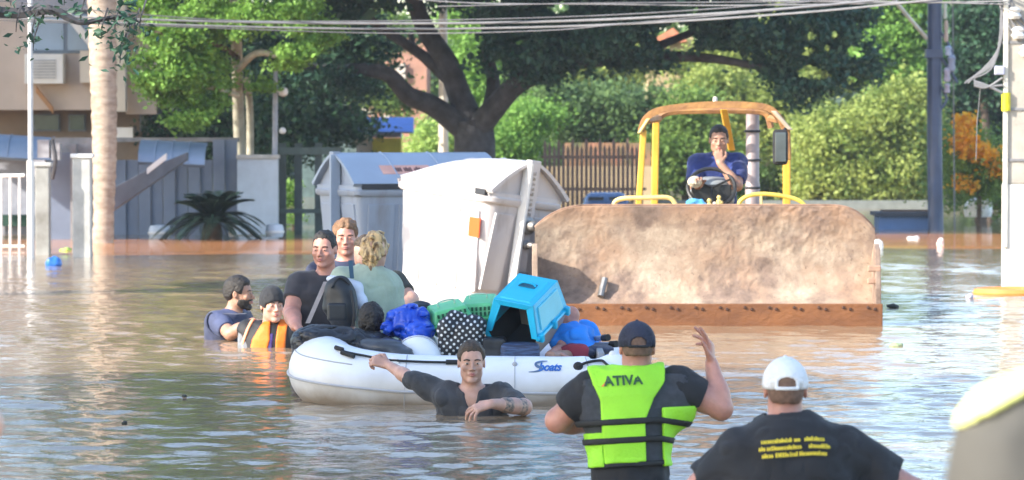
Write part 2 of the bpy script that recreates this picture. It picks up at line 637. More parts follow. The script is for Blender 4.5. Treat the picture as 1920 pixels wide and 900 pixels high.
        F.put(cone(s.neck - s.upv * 0.04, s.hp(0, 0.022, -0.045), 0.060 * (0.5 + 0.5 * s.b), 0.056 * s.hs), 0.025)
    def bounds(s, pts, m):
        P_ = np.array(pts)
        return P_.min(0) - m, P_.max(0) + m
    def make_body(s, skin, h=0.0065, hands=(), detail=True, jaw=1.0, zmin=-0.25, tlo=-0.1):
        pts = [s.hp(0, 0, 0.15), s.neck, s.sa, s.sb, s.sa - s.upv * s.H * .75, s.sb - s.upv * s.H * .75, s.hp(0, 0.13, 0), s.hp(0, -0.13, 0)]
        for L in s.limbs:
            pts += [L[2], L[3]]
        for hd in hands:
            pts += [hd['wr'] + norm(hd['d']) * 0.13 * hd.get('size', 1), hd['wr'] + np.asarray(hd['nrm']) * 0.08]
        lo, hi = s.bounds(pts, 0.08)
        lo[2] = max(lo[2], zmin)
        F = Field(lo, hi, h)
        s.put_torso(F, 0.0, tlo)
        for L in s.limbs:
            s.put_arm(F, L)
        s.put_head(F, detail, jaw)
        for hd in hands:
            s.put_hand(F, **hd)
        s.body = link("body", F.mesh("body", skin), s.root)
        return s
    def make_face(s, brow=HAIR_BR, lip=LIP, lids=0.6, smile=0.0):
        for sx in (-1, 1):
            e = MB().lathe((0, 0, 0), [(0.0001, -0.0095), (0.0068, -0.0068), (0.0095, 0), (0.0068, 0.0068), (0.0001, 0.0095)], 10)
            M = Matrix([list(s.HR[0]), list(s.HR[1]), list(s.HR[2])]).transposed()
            c = s.hp(sx * 0.031, -0.0835, 0.009)
            e.v = [tuple(Vector(tuple(c)) + M @ Vector((v[0] * 1.15 * s.hs, v[1] * s.hs, v[2] * lids * .8 * s.hs))) for v in e.v]
            eo = e.build("eye", EYE_W, s.root, True)
            ir = MB().lathe((0, 0, 0), [(0.0001, -0.0055), (0.004, -0.004), (0.0055, 0), (0.004, 0.004), (0.0001, 0.0055)], 10)
            c = s.hp(sx * 0.031, -0.0905, 0.009)
            ir.v = [tuple(Vector(tuple(c)) + M @ Vector((v[0] * s.hs, v[1] * s.hs, v[2] * min(1, lids * 1.5) * s.hs))) for v in ir.v]
            ir.build("iris", IRIS, eo, True)
            pts = [s.hp(sx * x, y, z) for x, y, z in ((0.014, -0.0885, 0.029), (0.030, -0.0885, 0.033), (0.050, -0.074, 0.028))]
            MB().tube(spline(pts, 3), [0.004 * s.hs] * 7, 6).build("eyebrow", brow, s.root, True)
        z0 = -0.0515
        up = [s.hp(x, y, z0 + z) for x, y, z in ((-0.025, -0.083, smile), (-0.010, -0.0975, 0.002), (0, -0.099, 0.001), (0.010, -0.0975, 0.002), (0.025, -0.083, smile))]
        lo = [s.hp(x, y, z0 + z) for x, y, z in ((-0.024, -0.083, smile - .001), (-0.010, -0.096, -0.008), (0, -0.0975, -0.009), (0.010, -0.096, -0.008), (0.024, -0.083, smile - .001))]
        m = MB()
        for q in (up, lo):
            pp = spline(q, 4)
            n = len(pp)
            m.tube(pp, [0.0015 + 0.0042 * s.hs * math.sin(math.pi * i / (n - 1)) for i in range(n)], 6)
        m.build("lips", lip, s.root, True)
        return s
    def make_hair(s, m, t=0.010, line=0.062, back=-0.05, side=0.0, amp=0.003, sc=110, name="hair", side_y=-0.035, h=0.005):
        """cap of hair over the skull; line = height of the hairline at the forehead, back = how low it goes behind"""
        lo, hi = s.bounds([s.hp(0, 0, 0)], 0.16)
        F = Field(lo, hi, h)
        F.put(s.hell((0, 0.014, 0.037), (0.076 + t * 0.6, 0.097 + t * 0.8, 0.090 + t)), 0.01)
        F.put(s.hell((0, 0.045, -0.01), (0.063 + t * 0.4, 0.062 + t * 0.6, 0.07)), 0.02)
        F.wrinkle(amp, sc, 2.0)
        F.wrinkle(amp * 1.2, sc * .35, 6.0)
        c, HR, hs = s.head, s.HR, s.hs
        line = line + 0.018 if name == 'hair' else line
        def keep(X, Y, Z):
            px, py, pz = (X - c[0]) / hs, (Y - c[1]) / hs, (Z - c[2]) / hs
            y = px * HR[1, 0] + py * HR[1, 1] + pz * HR[1, 2]
            z = px * HR[2, 0] + py * HR[2, 1] + pz * HR[2, 2]
            x = px * HR[0, 0] + py * HR[0, 1] + pz * HR[0, 2]
            lim = np.interp(y, [-0.13, -0.09, -0.05, side_y, 0.02, 0.05, 0.12], [line + .012, line, line - 0.022, side, 0.015 + min(0, back * .3), back, back]).astype(np.float32)
            lim = lim - np.where(y < -0.06, 1.6 * x * x, 0)
            if name == 'hair':
                lim = lim + 0.004 * noise3(x, y, z * .3, 90, 3.0)
            return (lim - z) * hs
        if name == 'hair':                       # thin out towards the hairline
            F.a = F.a + (t * 0.85 * hs * np.clip(1 - (-keep(*F.grid()) / hs) / 0.035, 0, 1)).astype(np.float32)
        F.cut(keep, 0.003)
        return link(name, F.mesh(name, m), s.root)
    def make_top(s, m, up_a=0.6, up_b=0.6, t=0.013, lo=-0.3, neck_r=0.068, vneck=0.0, name="shirt", h=0.009, amp=0.008, sc=(14, 14, 9),
                 zmin=-0.2, cut=None, seed=3.0, collar=0.0):
        pts = [s.neck + s.upv * .06, s.sa, s.sb, s.sa - s.upv * s.H * (1 - lo), s.sb - s.upv * s.H * (1 - lo), s.sa + s.dep * .12, s.sa - s.dep * .12, s.sb + s.dep * .12, s.sb - s.dep * .12]
        for L in s.limbs:
            u = up_a if L[0] == 'a' else up_b
            pts += [lerp(L[1], L[2], min(1, u))] + ([lerp(L[2], L[3], u - 1)] if u > 1 else [])
        l, hh = s.bounds(pts, 0.10)
        l[2] = max(l[2], zmin)
        F = Field(l, hh, h)
        s.put_torso(F, t, lo)
        G = Field(l, hh, h)
        for L in s.limbs:
            s.put_arm(G, L, t + 0.004, min(2, (up_a if L[0] == 'a' else up_b) + 0.3))
            u = up_a if L[0] == 'a' else up_b
            side, sh, el, wr, r = L
            if u <= 1:
                q, dv = lerp(sh, el, u), norm(el - sh)
            else:
                q, dv = lerp(el, wr, u - 1), norm(wr - el)
            other = el if u <= 1 else wr
            # flat cuff: cut only near this arm's end
            def keep(X, Y, Z, q=q, dv=dv, rr=0.16):
                d = (X - q[0]) * dv[0] + (Y - q[1]) * dv[1] + (Z - q[2]) * dv[2]
                far = np.sqrt((X - q[0]) ** 2 + (Y - q[1]) ** 2 + (Z - q[2]) ** 2) - rr
                return np.where(far < 0, d, -0.05)
            G.cut(keep, 0.004)
        hk = np.clip(0.5 + 0.5 * (F.a - G.a) / 0.03, 0, 1)
        F.a = F.a * (1 - hk) + G.a * hk - 0.03 * hk * (1 - hk)
        F.wrinkle(amp, sc, seed)
        F.crease(amp * .5, tuple(x * 1.1 for x in (sc[0], sc[1], sc[2] * 1.4)), seed + 1)
        F.put(cone(s.neck - s.upv * 0.022 + s.dep * s.front * 0.01, s.neck + s.upv * 0.12, neck_r * (0.5 + .5 * s.b), neck_r * 1.25), 0.008, 's')
        if vneck:
            F.put(cone(s.neck + s.dep * s.front * 0.09 - s.upv * vneck, s.neck + s.dep * s.front * 0.12 + s.upv * 0.03, 0.012, 0.075), 0.006, 's')
        if cut is not None:
            F.cut(cut, 0.004)
        return link(name, F.mesh(name, m), s.root)
    def local(s, X, Y, Z):
        c = s.pel
        px, py, pz = X - c[0], Y - c[1], Z - c[2]
        return (px * s.lat[0] + py * s.lat[1] + pz * s.lat[2],
                (px * s.dep[0] + py * s.dep[1] + pz * s.dep[2]) * s.front,
                (px * s.upv[0] + py * s.upv[1] + pz * s.upv[2]) / s.H)
    def shell(s, name, m, t, region, lo=-0.25, h=0.008, hole=0.085, parent=None, amp=0.003, zmin=-0.2, neckhole=0.07):
        """a piece of a vest: torso blown up by t, kept where region(lat, front, up) < 0"""
        l, hh = s.bounds([s.neck + s.upv * .05, s.sa, s.sb, s.pel + s.lat * .2, s.pel - s.lat * .2, s.pel + s.dep * .2, s.pel - s.dep * .2], 0.10)
        l[2] = max(l[2], zmin)
        F = Field(l, hh, h)
        s.put_torso(F, t, lo)
        F.wrinkle(amp, 18, 5.0)
        for L in s.limbs:
            side, sh, el, wr, r = L
            sg = 1 if side == 'b' else -1
            if hole:
                F.put(cone(sh + s.lat * sg * 0.02, lerp(sh, el, .8) + s.lat * sg * 0.05, hole, hole), 0.01, 's')
        F.put(cone(s.neck - s.upv * 0.02 + s.dep * s.front * .015, s.neck + s.upv * 0.12, neckhole, neckhole * 1.5), 0.008, 's')
        F.cut(lambda X, Y, Z: region(*s.local(X, Y, Z)), 0.004)
        return link(name, F.mesh(name, m), parent or s.root)
    def cap(s, m, open_back=True, name="cap", strap=None, brim=True):
        lo, hi = s.bounds([s.hp(0, -0.06, 0.05)], 0.22)
        F = Field(lo, hi, 0.0055)
        F.put(s.hell((0, 0.010, 0.030), (0.089, 0.111, 0.104)), 0.01)
        def keep(X, Y, Z):
            c = s.head
            z = (X - c[0]) * s.HR[2, 0] + (Y - c[1]) * s.HR[2, 1] + (Z - c[2]) * s.HR[2, 2]
            return 0.008 * s.hs - z
        F.cut(keep, 0.004)
        F.put(s.hell((0, 0.010, 0.026), (0.083, 0.104, 0.098)), 0.003, 's')
        if open_back:
            F.put(s.hell((0, 0.115, 0.030), (0.034, 0.05, 0.026)), 0.004, 's')
        o = link(name, F.mesh(name, m), s.root)
        if open_back:
            pts = [s.hp(0.106 * math.sin(a) * .86, 0.010 + 0.108 * math.cos(a), 0.014) for a in np.linspace(-0.5, 0.5, 9)]
            MB().tube(pts, 0.0065, 6).build("strap", strap or m, o, True)
        MB().lathe(s.hp(0, 0.010, 0.134), [(0.008, -0.003), (0.008, 0.002), (0.004, 0.005)], 8).build("button", m, o, True)
        if brim:
            G = Field(lo - 0.03, hi + 0.03, 0.006)
            G.put(s.hell((0, -0.115, 0.012), (0.075, 0.075, 0.010)), 0.004)
            G.put(s.hell((0, 0.010, 0.02), (0.083, 0.104, 0.098)), 0.003, 's')
            link("brim", G.mesh("brim", m), o)
        return o

def hand(wr, d, nrm, **k):
    return dict(wr=np.asarray(wr, float), d=np.asarray(d, float), nrm=np.asarray(nrm, float), **k)

def text_mesh(txt, size, shear=0.0, extrude=0.0, bold=0.0, space=1.0):
    cu = bpy.data.curves.new("lettering", 'FONT')
    cu.body = txt
    cu.size = size
    cu.shear = shear
    cu.extrude = extrude
    cu.offset = bold
    cu.space_character = space
    ob = bpy.data.objects.new("lettering", cu)
    COL.objects.link(ob)
    dg = bpy.context.evaluated_depsgraph_get()
    me = bpy.data.meshes.new_from_object(ob.evaluated_get(dg))
    bpy.data.objects.remove(ob)
    bpy.data.curves.remove(cu)
    return me

CH = mat("cloth_charcoal", (0.040, 0.043, 0.052), rough=0.85, var=0.2, vscale=10, sheen=0.08, bump=0.3, bscale=250)
BLK = mat("cloth_black", (0.014, 0.015, 0.019), rough=0.8, var=0.2, vscale=10, sheen=0.05, bump=0.3, bscale=250)
NAVY = mat("cloth_navy", (0.022, 0.03, 0.075), rough=0.8, var=0.2, vscale=10, sheen=0.2, bump=0.3, bscale=200)
ROYAL = mat("cloth_royal_blue", (0.012, 0.03, 0.16), rough=0.85, var=0.2, vscale=8, sheen=0.2, bump=0.3, bscale=200)
SAGE = mat("cloth_sage", (0.36, 0.43, 0.33), rough=0.9, var=0.1, vscale=9, sheen=0.2, bump=0.3, bscale=200)
OLIVE = mat("cloth_olive", (0.055, 0.055, 0.045), rough=0.9, var=0.15, vscale=9, bump=0.3, bscale=200)

# ------------------------------------------------------------------ the flood water and the ground under it
WCOL = (0.30, 0.185, 0.095)
def build_water():
    # rows: along the view, fine where the picture sees them; columns spread with distance
    rows = [-60, -30, -10, 0, 4]
    y = 6.0
    while y < 62:
        rows.append(y)
        y += 0.032 if y < 30 else (0.05 if y < 45 else 0.09)
    rows += [63, 66, 70, 78, 90, 120, 180, 300, 600]
    rows = np.array(rows)
    u = np.linspace(-1, 1, 281)
    X = u[None, :] * (0.165 * np.clip(rows, 6, 62)[:, None] + 1.0)
    ext = np.array([8, 30, 120, 400.0])
    Lx = X[:, :1] - ext[::-1][None, :]
    Rx = X[:, -1:] + ext[None, :]
    X = np.concatenate([Lx, X, Rx], 1)
    Y = np.repeat(rows[:, None], X.shape[1], 1)
    Z = np.zeros_like(X)
    r = np.random.default_rng(3)
    fade = np.clip((Y - 4) / 3, 0, 1) * np.clip((62 - Y) / 5, 0, 1)
    far = np.interp(Y, [8, 16, 30, 44, 50, 62], [0.85, 1.0, 0.95, 0.7, 0.28, 0.25])
    patch = 0.72 + 0.5 * noise3(X, Y, 0 * X, (0.35, 0.22, 1), 4.0) + 0.25 * noise3(X, Y, 0 * X, (1.3, 0.6, 1), 5.0)
    patch = np.clip(patch, 0.12, 1.4)
    for i in range(46):
        lam = 0.14 * (0.62 / 0.14) ** (r.random() ** 1.2)          # 0.14 .. 1.0 m
        th = r.normal(0, 0.55) + math.pi / 2                        # mostly along the view: crests lie across
        k = 2 * math.pi / lam
        slope = 0.020 * (lam / 0.3) ** -0.12
        ph = r.random() * 6.28
        wob = 0.6 * np.sin(X * 0.9 + i) + 0.5 * np.sin(Y * 0.7 + 2 * i)
        Z += slope / k * np.sin(k * (X * math.cos(th) + Y * math.sin(th)) + ph + wob)
    Z *= far * patch
    # rings and wakes round the waders
    for px, py, rad, amp in ((890, 785, 1.3, .006), (1185, 905, 1.6, .008), (1480, 1000, 1.8, .008), (500, 655, 1.2, .006), (425, 640, 1.2, .006)):
        c = W(px, py)
        dd = np.hypot(X - c[0], Y - c[1])
        Z += amp * np.sin(dd * 21.0) * np.exp(-(dd / rad) ** 2) * np.clip(dd / .3, 0, 1)
    Z *= fade
    nr, nc = X.shape
    idx = np.arange(nr * nc).reshape(nr, nc)
    Fq = np.stack([idx[:-1, :-1], idx[:-1, 1:], idx[1:, 1:], idx[1:, :-1]], -1).reshape(-1, 4)
    V = np.stack([X, Y, Z], -1).reshape(-1, 3)
    m = bpy.data.materials.new("flood_water")
    m.use_nodes = True
    n, l = m.node_tree.nodes, m.node_tree.links
    b = n["Principled BSDF"]
    tc = n.new("ShaderNodeTexCoord")
    mp = n.new("ShaderNodeMapping")
    mp.inputs["Scale"].default_value = (0.25, 0.5, 1)
    l.new(tc.outputs["Object"], mp.inputs[0])
    nz = n.new("ShaderNodeTexNoise")
    nz.inputs["Scale"].default_value = 1.0
    nz.inputs["Detail"].default_value = 5
    l.new(mp.outputs[0], nz.inputs["Vector"])
    rp = n.new("ShaderNodeValToRGB")
    rp.color_ramp.elements[0].position = 0.3
    rp.color_ramp.elements[1].position = 0.7
    rp.color_ramp.elements[0].color = (0.24, 0.165, 0.10, 1)
    rp.color_ramp.elements[1].color = (0.32, 0.225, 0.14, 1)
    l.new(nz.outputs["Fac"], rp.inputs[0])
    l.new(rp.outputs[0], b.inputs["Base Color"])
    b.inputs["Roughness"].default_value = 0.04
    b.inputs["IOR"].default_value = 1.33
    mp2 = n.new("ShaderNodeMapping")
    mp2.inputs["Scale"].default_value = (0.8, 1.0, 1)
    l.new(tc.outputs["Object"], mp2.inputs[0])
    n2 = n.new("ShaderNodeTexNoise")
    n2.inputs["Scale"].default_value = 20
    n2.inputs["Detail"].default_value = 3
    l.new(mp2.outputs[0], n2.inputs["Vector"])
    bp = n.new("ShaderNodeBump")
    bp.inputs["Strength"].default_value = 0.35
    bp.inputs["Distance"].default_value = 0.01
    l.new(n2.outputs["Fac"], bp.inputs["Height"])
    l.new(bp.outputs[0], b.inputs["Normal"])
    return tag(link("water", mesh_np("water", V, Fq, m)), "brown flood water covering the street, rippled by the waders", kind='structure')
build_water()

# silt-laden sheet of water, calmer and orange, over the raised far carriageway
def silt_band():
    xs = np.linspace(-40, 40, 160)
    ys = np.linspace(0, 1, 12)
    X, T = np.meshgrid(xs, ys)
    y0 = np.interp(X, [-40, -8, -1.0, 3.4, 5.5, 40], [47.4, 47.6, 48.4, 52.0, 50.5, 50]) + .25 * noise3(X, 0 * X, 0 * X, .8, 2)
    y1 = np.interp(X, [-40, -8, 0, 3.6, 40], [55.5, 55.5, 56, 58.5, 58.5])
    Y = y0 + (y1 - y0) * T
    Z = 0.006 + 0.004 * np.sin(np.pi * np.clip(T, 0, 1)) + .0008 * noise3(X, Y, 0 * X, (3, 2, 1), 3)
    Z[0] = -.02; Z[-1] = -.02
    nr, nc = X.shape
    idx = np.arange(nr * nc).reshape(nr, nc)
    Fq = np.stack([idx[:-1, :-1], idx[:-1, 1:], idx[1:, 1:], idx[1:, :-1]], -1).reshape(-1, 4)
    m = mat("silt_water", (0.62, 0.27, 0.11), col2=(0.30, 0.13, 0.055), rough=.10, vscale=1.0, spec=.16, stretch=(.25, 1.6, 1), thr=(.25, .6))
    m.node_tree.nodes["Principled BSDF"].inputs["IOR"].default_value = 1.33
    tag(link("road", mesh_np("road", np.stack([X, Y, Z], -1).reshape(-1, 3), Fq, m)), "silt-covered far carriageway just awash, orange brown", kind='structure')
silt_band()

GZ0 = -1.06
g = MB().add([(-500, -80, GZ0), (500, -80, GZ0), (500, 62, GZ0), (-500, 62, GZ0), (-500, 84, -.5), (500, 84, -.5), (-500, 92, .2), (500, 92, .2), (-500, 900, .6), (500, 900, .6)],
             [(0, 1, 2, 3), (3, 2, 5, 4), (4, 5, 7, 6), (6, 7, 9, 8)])
tag(g.build("ground", mat("earth", (0.10, 0.10, 0.045), var=.3, vscale=.8, rough=.95), None, loc=(0, 0, 0)), "drowned street and the grassy rise behind the trees", kind='structure')

# ------------------------------------------------------------------ foliage
def leaf_quads(centres, size, r, flat=0.35, jit=0.35, aspect=0.55):
    n = len(centres)
    a = r.normal(size=(n, 3)); a[:, 2] *= flat + .4
    a /= np.linalg.norm(a, axis=1)[:, None]
    nrm = r.normal(size=(n, 3)) + np.array([-.25, -.25, .75])
    b = np.cross(nrm, a); b /= np.maximum(1e-6, np.linalg.norm(b, axis=1))[:, None]
    s = size * (1 + jit * r.normal(size=n)).clip(.35, 2)[:, None]
    nn = np.cross(a, b)
    c = centres
    p0 = c - a * s * .5
    p1 = c + b * s * aspect * .5 + nn * s * .06
    p2 = c + a * s * .5
    p3 = c - b * s * aspect * .5 + nn * s * .06
    V = np.stack([p0, p1, p2, p3], 1).reshape(-1, 3)
    return V, np.arange(4 * n).reshape(n, 4)

def crown_pts(blobs, n, clump, r, per=26, shell=0.55):
    """leaf positions: clumps spread through each ellipsoid, denser near its skin, each clump a small tuft"""
    vol = np.array([b[1][0] * b[1][1] * b[1][2] for b in blobs]) ** .75
    vol = vol / vol.sum()
    out = []
    for (c, rad), w in zip(blobs, vol):
        m = max(3, int(n * w / per))
        v = r.normal(size=(m, 3)); v /= np.linalg.norm(v, axis=1)[:, None]
        q = shell + (1 - shell) * r.random(m) ** .6
        q = np.where(r.random(m) < .25, r.random(m) ** .4 * .8, q)
        cc = np.asarray(c) + v * q[:, None] * np.asarray(rad)
        k = (per * (.5 + r.random(m))).astype(int)
        cs = np.repeat(cc, k, 0)
        sz = np.repeat(clump * (.6 + .8 * r.random(m)), k)
        out.append(cs + r.normal(size=cs.shape) * sz[:, None] * np.array([1, 1, .6]))
    return np.concatenate(out)

def crown(name, blobs, n, leaf, m, parent, clump=.22, per=26, seed=1, shell=.55, aspect=.55, gaps=()):
    r = np.random.default_rng(seed)
    pts = crown_pts(blobs, n, clump, r, per, shell)
    pts = pts[pts[:, 2] > .02]
    for c, rad in gaps:                     # holes in the canopy where the light comes through
        q = (pts - c) / np.array([rad, 9, rad * .7])
        pts = pts[(q ** 2).sum(1) > .7 + .5 * r.random(len(pts))]
    V, Fq = leaf_quads(pts, leaf, r, aspect=aspect)
    return link(name, mesh_np(name, V, Fq, m, smooth=False), parent)

BARK_DK = mat("bark_dark", (0.060, 0.060, 0.068), rough=.95, var=.3, vscale=5, bump=.6, bscale=18)
BARK_BR = mat("bark_brown", (0.12, 0.085, 0.06), rough=.95, var=.3, vscale=5, bump=.6, bscale=18)
BARK_PALE = mat("bark_pale", (0.46, 0.43, 0.34), rough=.9, var=.2, vscale=5, bump=.4, bscale=18)

def limb(m_, pts, r0, r1, n=8, sub=5, power=1.0):
    q = spline(pts, sub)
    k = len(q)
    return m_.tube(q, [r0 + (r1 - r0) * (i / (k - 1)) ** power for i in range(k)], n)

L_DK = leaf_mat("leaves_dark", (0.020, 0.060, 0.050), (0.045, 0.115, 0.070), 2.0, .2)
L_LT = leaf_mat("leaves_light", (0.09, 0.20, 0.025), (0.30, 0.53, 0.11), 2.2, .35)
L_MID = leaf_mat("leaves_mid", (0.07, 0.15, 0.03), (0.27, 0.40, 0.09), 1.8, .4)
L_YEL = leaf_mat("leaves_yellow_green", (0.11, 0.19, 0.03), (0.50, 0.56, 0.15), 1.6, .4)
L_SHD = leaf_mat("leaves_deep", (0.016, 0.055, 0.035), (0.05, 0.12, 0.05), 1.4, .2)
def B(px, py, d, rx, ry, rz):
    return (P(px, py, d), (rx, ry, rz))

# --- hill closing the view
hx = np.linspace(-140, 140, 50); hy = np.linspace(100, 170, 10)
X, Y = np.meshgrid(hx, hy)
Z = .3 + (Y - 100) / 70 * 6.0 + 1.4 * noise3(X, Y, 0 * X, .06, 1) * (Y - 100) / 40
idx = np.arange(X.size).reshape(X.shape)
Fq = np.stack([idx[:-1, :-1], idx[:-1, 1:], idx[1:, 1:], idx[1:, :-1]], -1).reshape(-1, 4)
tag(link("hill", mesh_np("hill", np.stack([X, Y, Z], -1).reshape(-1, 3), Fq, mat("hill_scrub", (0.05, 0.085, 0.03), var=.4, vscale=.6, rough=.95))), "green slope far behind the trees", kind='structure')

# --- the big dark tree
t = empty("spreading_tree", P(885, 432, 62), "huge dark spreading tree behind the grey containers, forked thick trunk", "tree")
m_ = MB()
limb(m_, [P(888, 445, 62), P(888, 340, 62), P(890, 265, 62), P(884, 225, 62)], .37, .33, 12)
m_.build("trunk", BARK_DK, t, True)
def lb(pts, r0, r1, par=t, mt=BARK_DK, nm="limb"):
    limb(MB_ := MB(), [P(*p) for p in pts], r0, r1, 9); return MB_.build(nm, mt, par, True)
lb([(893, 250, 62), (862, 180, 62), (838, 118, 61.9), (800, 60, 62), (775, 0, 62), (740, -80, 61)], .22, .12)
lb([(880, 250, 62), (815, 200, 61.8), (765, 178, 61.5), (725, 138, 61.2), (660, 130, 61), (590, 128, 61), (520, 95, 60.5)], .20, .05)
lb([(890, 250, 62), (930, 200, 61.6), (975, 155, 61.2), (1060, 120, 61), (1180, 108, 60.8), (1320, 108, 60.5), (1450, 130, 60)], .22, .05)
lb([(905, 240, 62), (925, 160, 62.2), (915, 90, 62.3), (950, 0, 62.3), (1000, -100, 62)], .13, .07)
lb([(842, 150, 62), (800, 110, 62), (750, 75, 61.8), (700, 40, 61.6), (640, -30, 61)], .11, .05)
lb([(850, 160, 62), (780, 95, 62.5), (770, 60, 62.6)], .08, .04)
lb([(975, 155, 61.2), (1060, 70, 61.5), (1150, 20, 61.5), (1250, -60, 61.5)], .16, .07)
lb([(1180, 108, 60.8), (1300, 60, 60.8), (1420, 10, 60.5)], .08, .04)
dark = [B(960, 90, 61, .55, .8, .55), B(1010, 120, 60.6, .65, .8, .45), B(1090, 70, 60.4, .9, 1, .65), B(1180, 55, 60, .85, 1, .55), B(1260, 12, 60, .8, 1, .35),
        B(1210, 105, 60.2, .6, .9, .22), B(1330, 45, 60, .75, 1, .45), B(1400, 60, 59.8, .8, 1, .55), B(1480, 70, 59.6, .85, 1, .75), B(1560, 85, 59.6, .62, 1, .85),
        B(1530, 160, 59.6, .50, .8, .36), B(1470, 130, 59.8, .5, .8, .4), B(1610, 130, 59.6, .28, .6, .38), B(1590, 40, 59.6, .4, .8, .4), B(950, 20, 61, .7, 1, .5),
        B(1060, 5, 60.5, .9, 1, .4), B(650, 160, 60.6, .45, .5, .2), B(600, 145, 60.4, .35, .5, .25), B(700, 10, 60.8, .6, .6, .25), B(620, 40, 61.2, .35, .5, .3), B(870, 0, 62.5, .6, .6, .22), B(1140, 110, 61, .5, .7, .25), B(1000, 60, 62.5, .8, .7, .5), B(1350, 100, 61, .5, .6, .2)]
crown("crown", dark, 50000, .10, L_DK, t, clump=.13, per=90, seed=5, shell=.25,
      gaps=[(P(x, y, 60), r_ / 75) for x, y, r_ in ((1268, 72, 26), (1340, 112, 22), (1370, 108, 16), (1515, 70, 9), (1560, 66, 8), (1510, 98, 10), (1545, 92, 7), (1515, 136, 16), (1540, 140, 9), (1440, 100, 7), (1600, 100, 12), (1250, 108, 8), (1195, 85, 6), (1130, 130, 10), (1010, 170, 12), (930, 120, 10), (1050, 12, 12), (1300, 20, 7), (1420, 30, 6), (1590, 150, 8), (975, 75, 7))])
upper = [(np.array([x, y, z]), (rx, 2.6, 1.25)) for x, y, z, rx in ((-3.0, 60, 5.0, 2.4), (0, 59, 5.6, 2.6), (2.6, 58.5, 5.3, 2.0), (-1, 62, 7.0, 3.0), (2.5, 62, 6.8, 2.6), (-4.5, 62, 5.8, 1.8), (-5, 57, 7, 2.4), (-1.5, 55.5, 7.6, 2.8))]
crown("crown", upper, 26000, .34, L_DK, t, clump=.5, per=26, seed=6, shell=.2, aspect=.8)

# --- light green tree on the left with pale double trunk
t = empty("leafy_tree", P(450, 440, 57), "bright green leafy tree on the left with two pale slim trunks", "tree")
lb([(452, 445, 59), (450, 300, 59), (446, 180, 58.5), (444, 100, 57.5), (440, 0, 57), (436, -80, 57)], .10, .075, t, BARK_PALE, "trunk")
lb([(470, 445, 59.4), (469, 300, 59.4), (468, 200, 59), (462, 150, 58)], .065, .05, t, BARK_PALE, "trunk")
lb([(446, 130, 56.8), (480, 100, 56.5), (520, 105, 56.4), (560, 120, 56.3)], .06, .035, t, BARK_PALE)
lb([(446, 180, 56.8), (400, 165, 56.5), (362, 168, 56.4)], .045, .025, t, BARK_PALE)
lb([(446, 110, 57), (410, 85, 56.5), (340, 70, 56), (290, 60, 56)], .05, .02, t, BARK_BR)
light = [B(335, 105, 56, .45, .5, .36), B(290, 135, 56, .34, .4, .28), B(320, 165, 56.2, .38, .4, .22), B(355, 140, 56, .3, .4, .25), B(345, 205, 56.2, .26, .3, .22), B(372, 228, 56.3, .2, .25, .14),
         B(390, 95, 56.4, .3, .4, .28), B(345, 45, 56.2, .45, .5, .30), B(400, 20, 56.2, .5, .5, .28), B(300, 70, 56.5, .25, .3, .2), B(460, 45, 56, .35, .4, .28), B(500, 20, 56, .4, .4, .25), B(555, 85, 56, .28, .35, .26), B(570, 45, 56, .3, .3, .2),
         B(545, 20, 56.2, .35, .4, .22), B(285, 10, 56.6, .35, .4, .3), B(500, 165, 56.8, .22, .3, .10), B(410, 190, 56.4, .22, .2, .15), B(540, 130, 56.2, .2, .2, .12), B(425, 140, 56.8, .2, .3, .2), B(290, 175, 56.3, .14, .2, .1), B(395, 155, 56.3, .2, .2, .16), B(600, 60, 56.5, .3, .3, .2), B(590, 20, 56.5, .3, .3, .2), B(565, 110, 56.2, .25, .25, .12), B(385, 215, 56.3, .16, .2, .16), B(365, 185, 56.3, .22, .2, .16), B(262, 120, 56.2, .12, .2, .12)]
crown("crown", light, 34000, .062, L_LT, t, clump=.085, per=110, seed=9, shell=.55, aspect=.6)
crown("crown", [(np.array([x, y, z]), (1.5, 1.5, .8)) for x, y, z in ((-4.6, 57, 4.7), (-3.2, 57, 5.2), (-5.4, 57.5, 5.6), (-3.4, 56.6, 6.3))], 9000, .28, L_LT, t, clump=.35, per=22, seed=10, aspect=.8)

# --- trees and shrubs behind
def bg_tree(label, trunk, blobs, n, leaf, m, seed, cat="tree", group=None, tr=.12, name="tree", clump=.16, bark=BARK_BR):
    tt = empty(name, P(trunk[0], trunk[1], trunk[2]), label, cat, group)
    tp = blobs[0][0]
    base = P(*trunk)
    limb(q := MB(), [base - np.array([0, 0, .3]), lerp(base, tp, .5) + np.array([.05, 0, 0]), tp], tr, tr * .5, 8)
    q.build("trunk", bark, tt, True)
    crown("crown", blobs, int(n * 1.7), leaf * .62, m, tt, clump=clump * 1.25, per=70, seed=seed, shell=.45)
    return tt
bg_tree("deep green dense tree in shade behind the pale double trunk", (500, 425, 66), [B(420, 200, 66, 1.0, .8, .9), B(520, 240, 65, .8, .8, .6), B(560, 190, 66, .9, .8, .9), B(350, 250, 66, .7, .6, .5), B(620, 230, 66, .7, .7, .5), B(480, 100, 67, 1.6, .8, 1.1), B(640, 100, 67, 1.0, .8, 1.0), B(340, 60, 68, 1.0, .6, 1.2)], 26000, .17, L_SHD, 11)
bg_tree("sunlit lime green bush right of the big trunk", (960, 430, 80), [B(965, 245, 80, .5, .5, .62), B(940, 275, 79.5, .3, .4, .4), B(1000, 225, 80.5, .5, .5, .4), B(960, 330, 80, .6, .5, .9)], 9000, .14, L_LT, 12, "shrub", name="shrub")
bg_tree("pale lime bush framed between the big trunk and the blue awning", (825, 430, 80), [B(815, 255, 80, .42, .4, .42), B(800, 300, 80, .4, .4, .7), B(845, 290, 80, .3, .3, .5)], 5000, .14, leaf_mat("leaves_lime", (.2, .34, .06), (.48, .62, .18), 1.2), 13, "shrub", name="shrub")
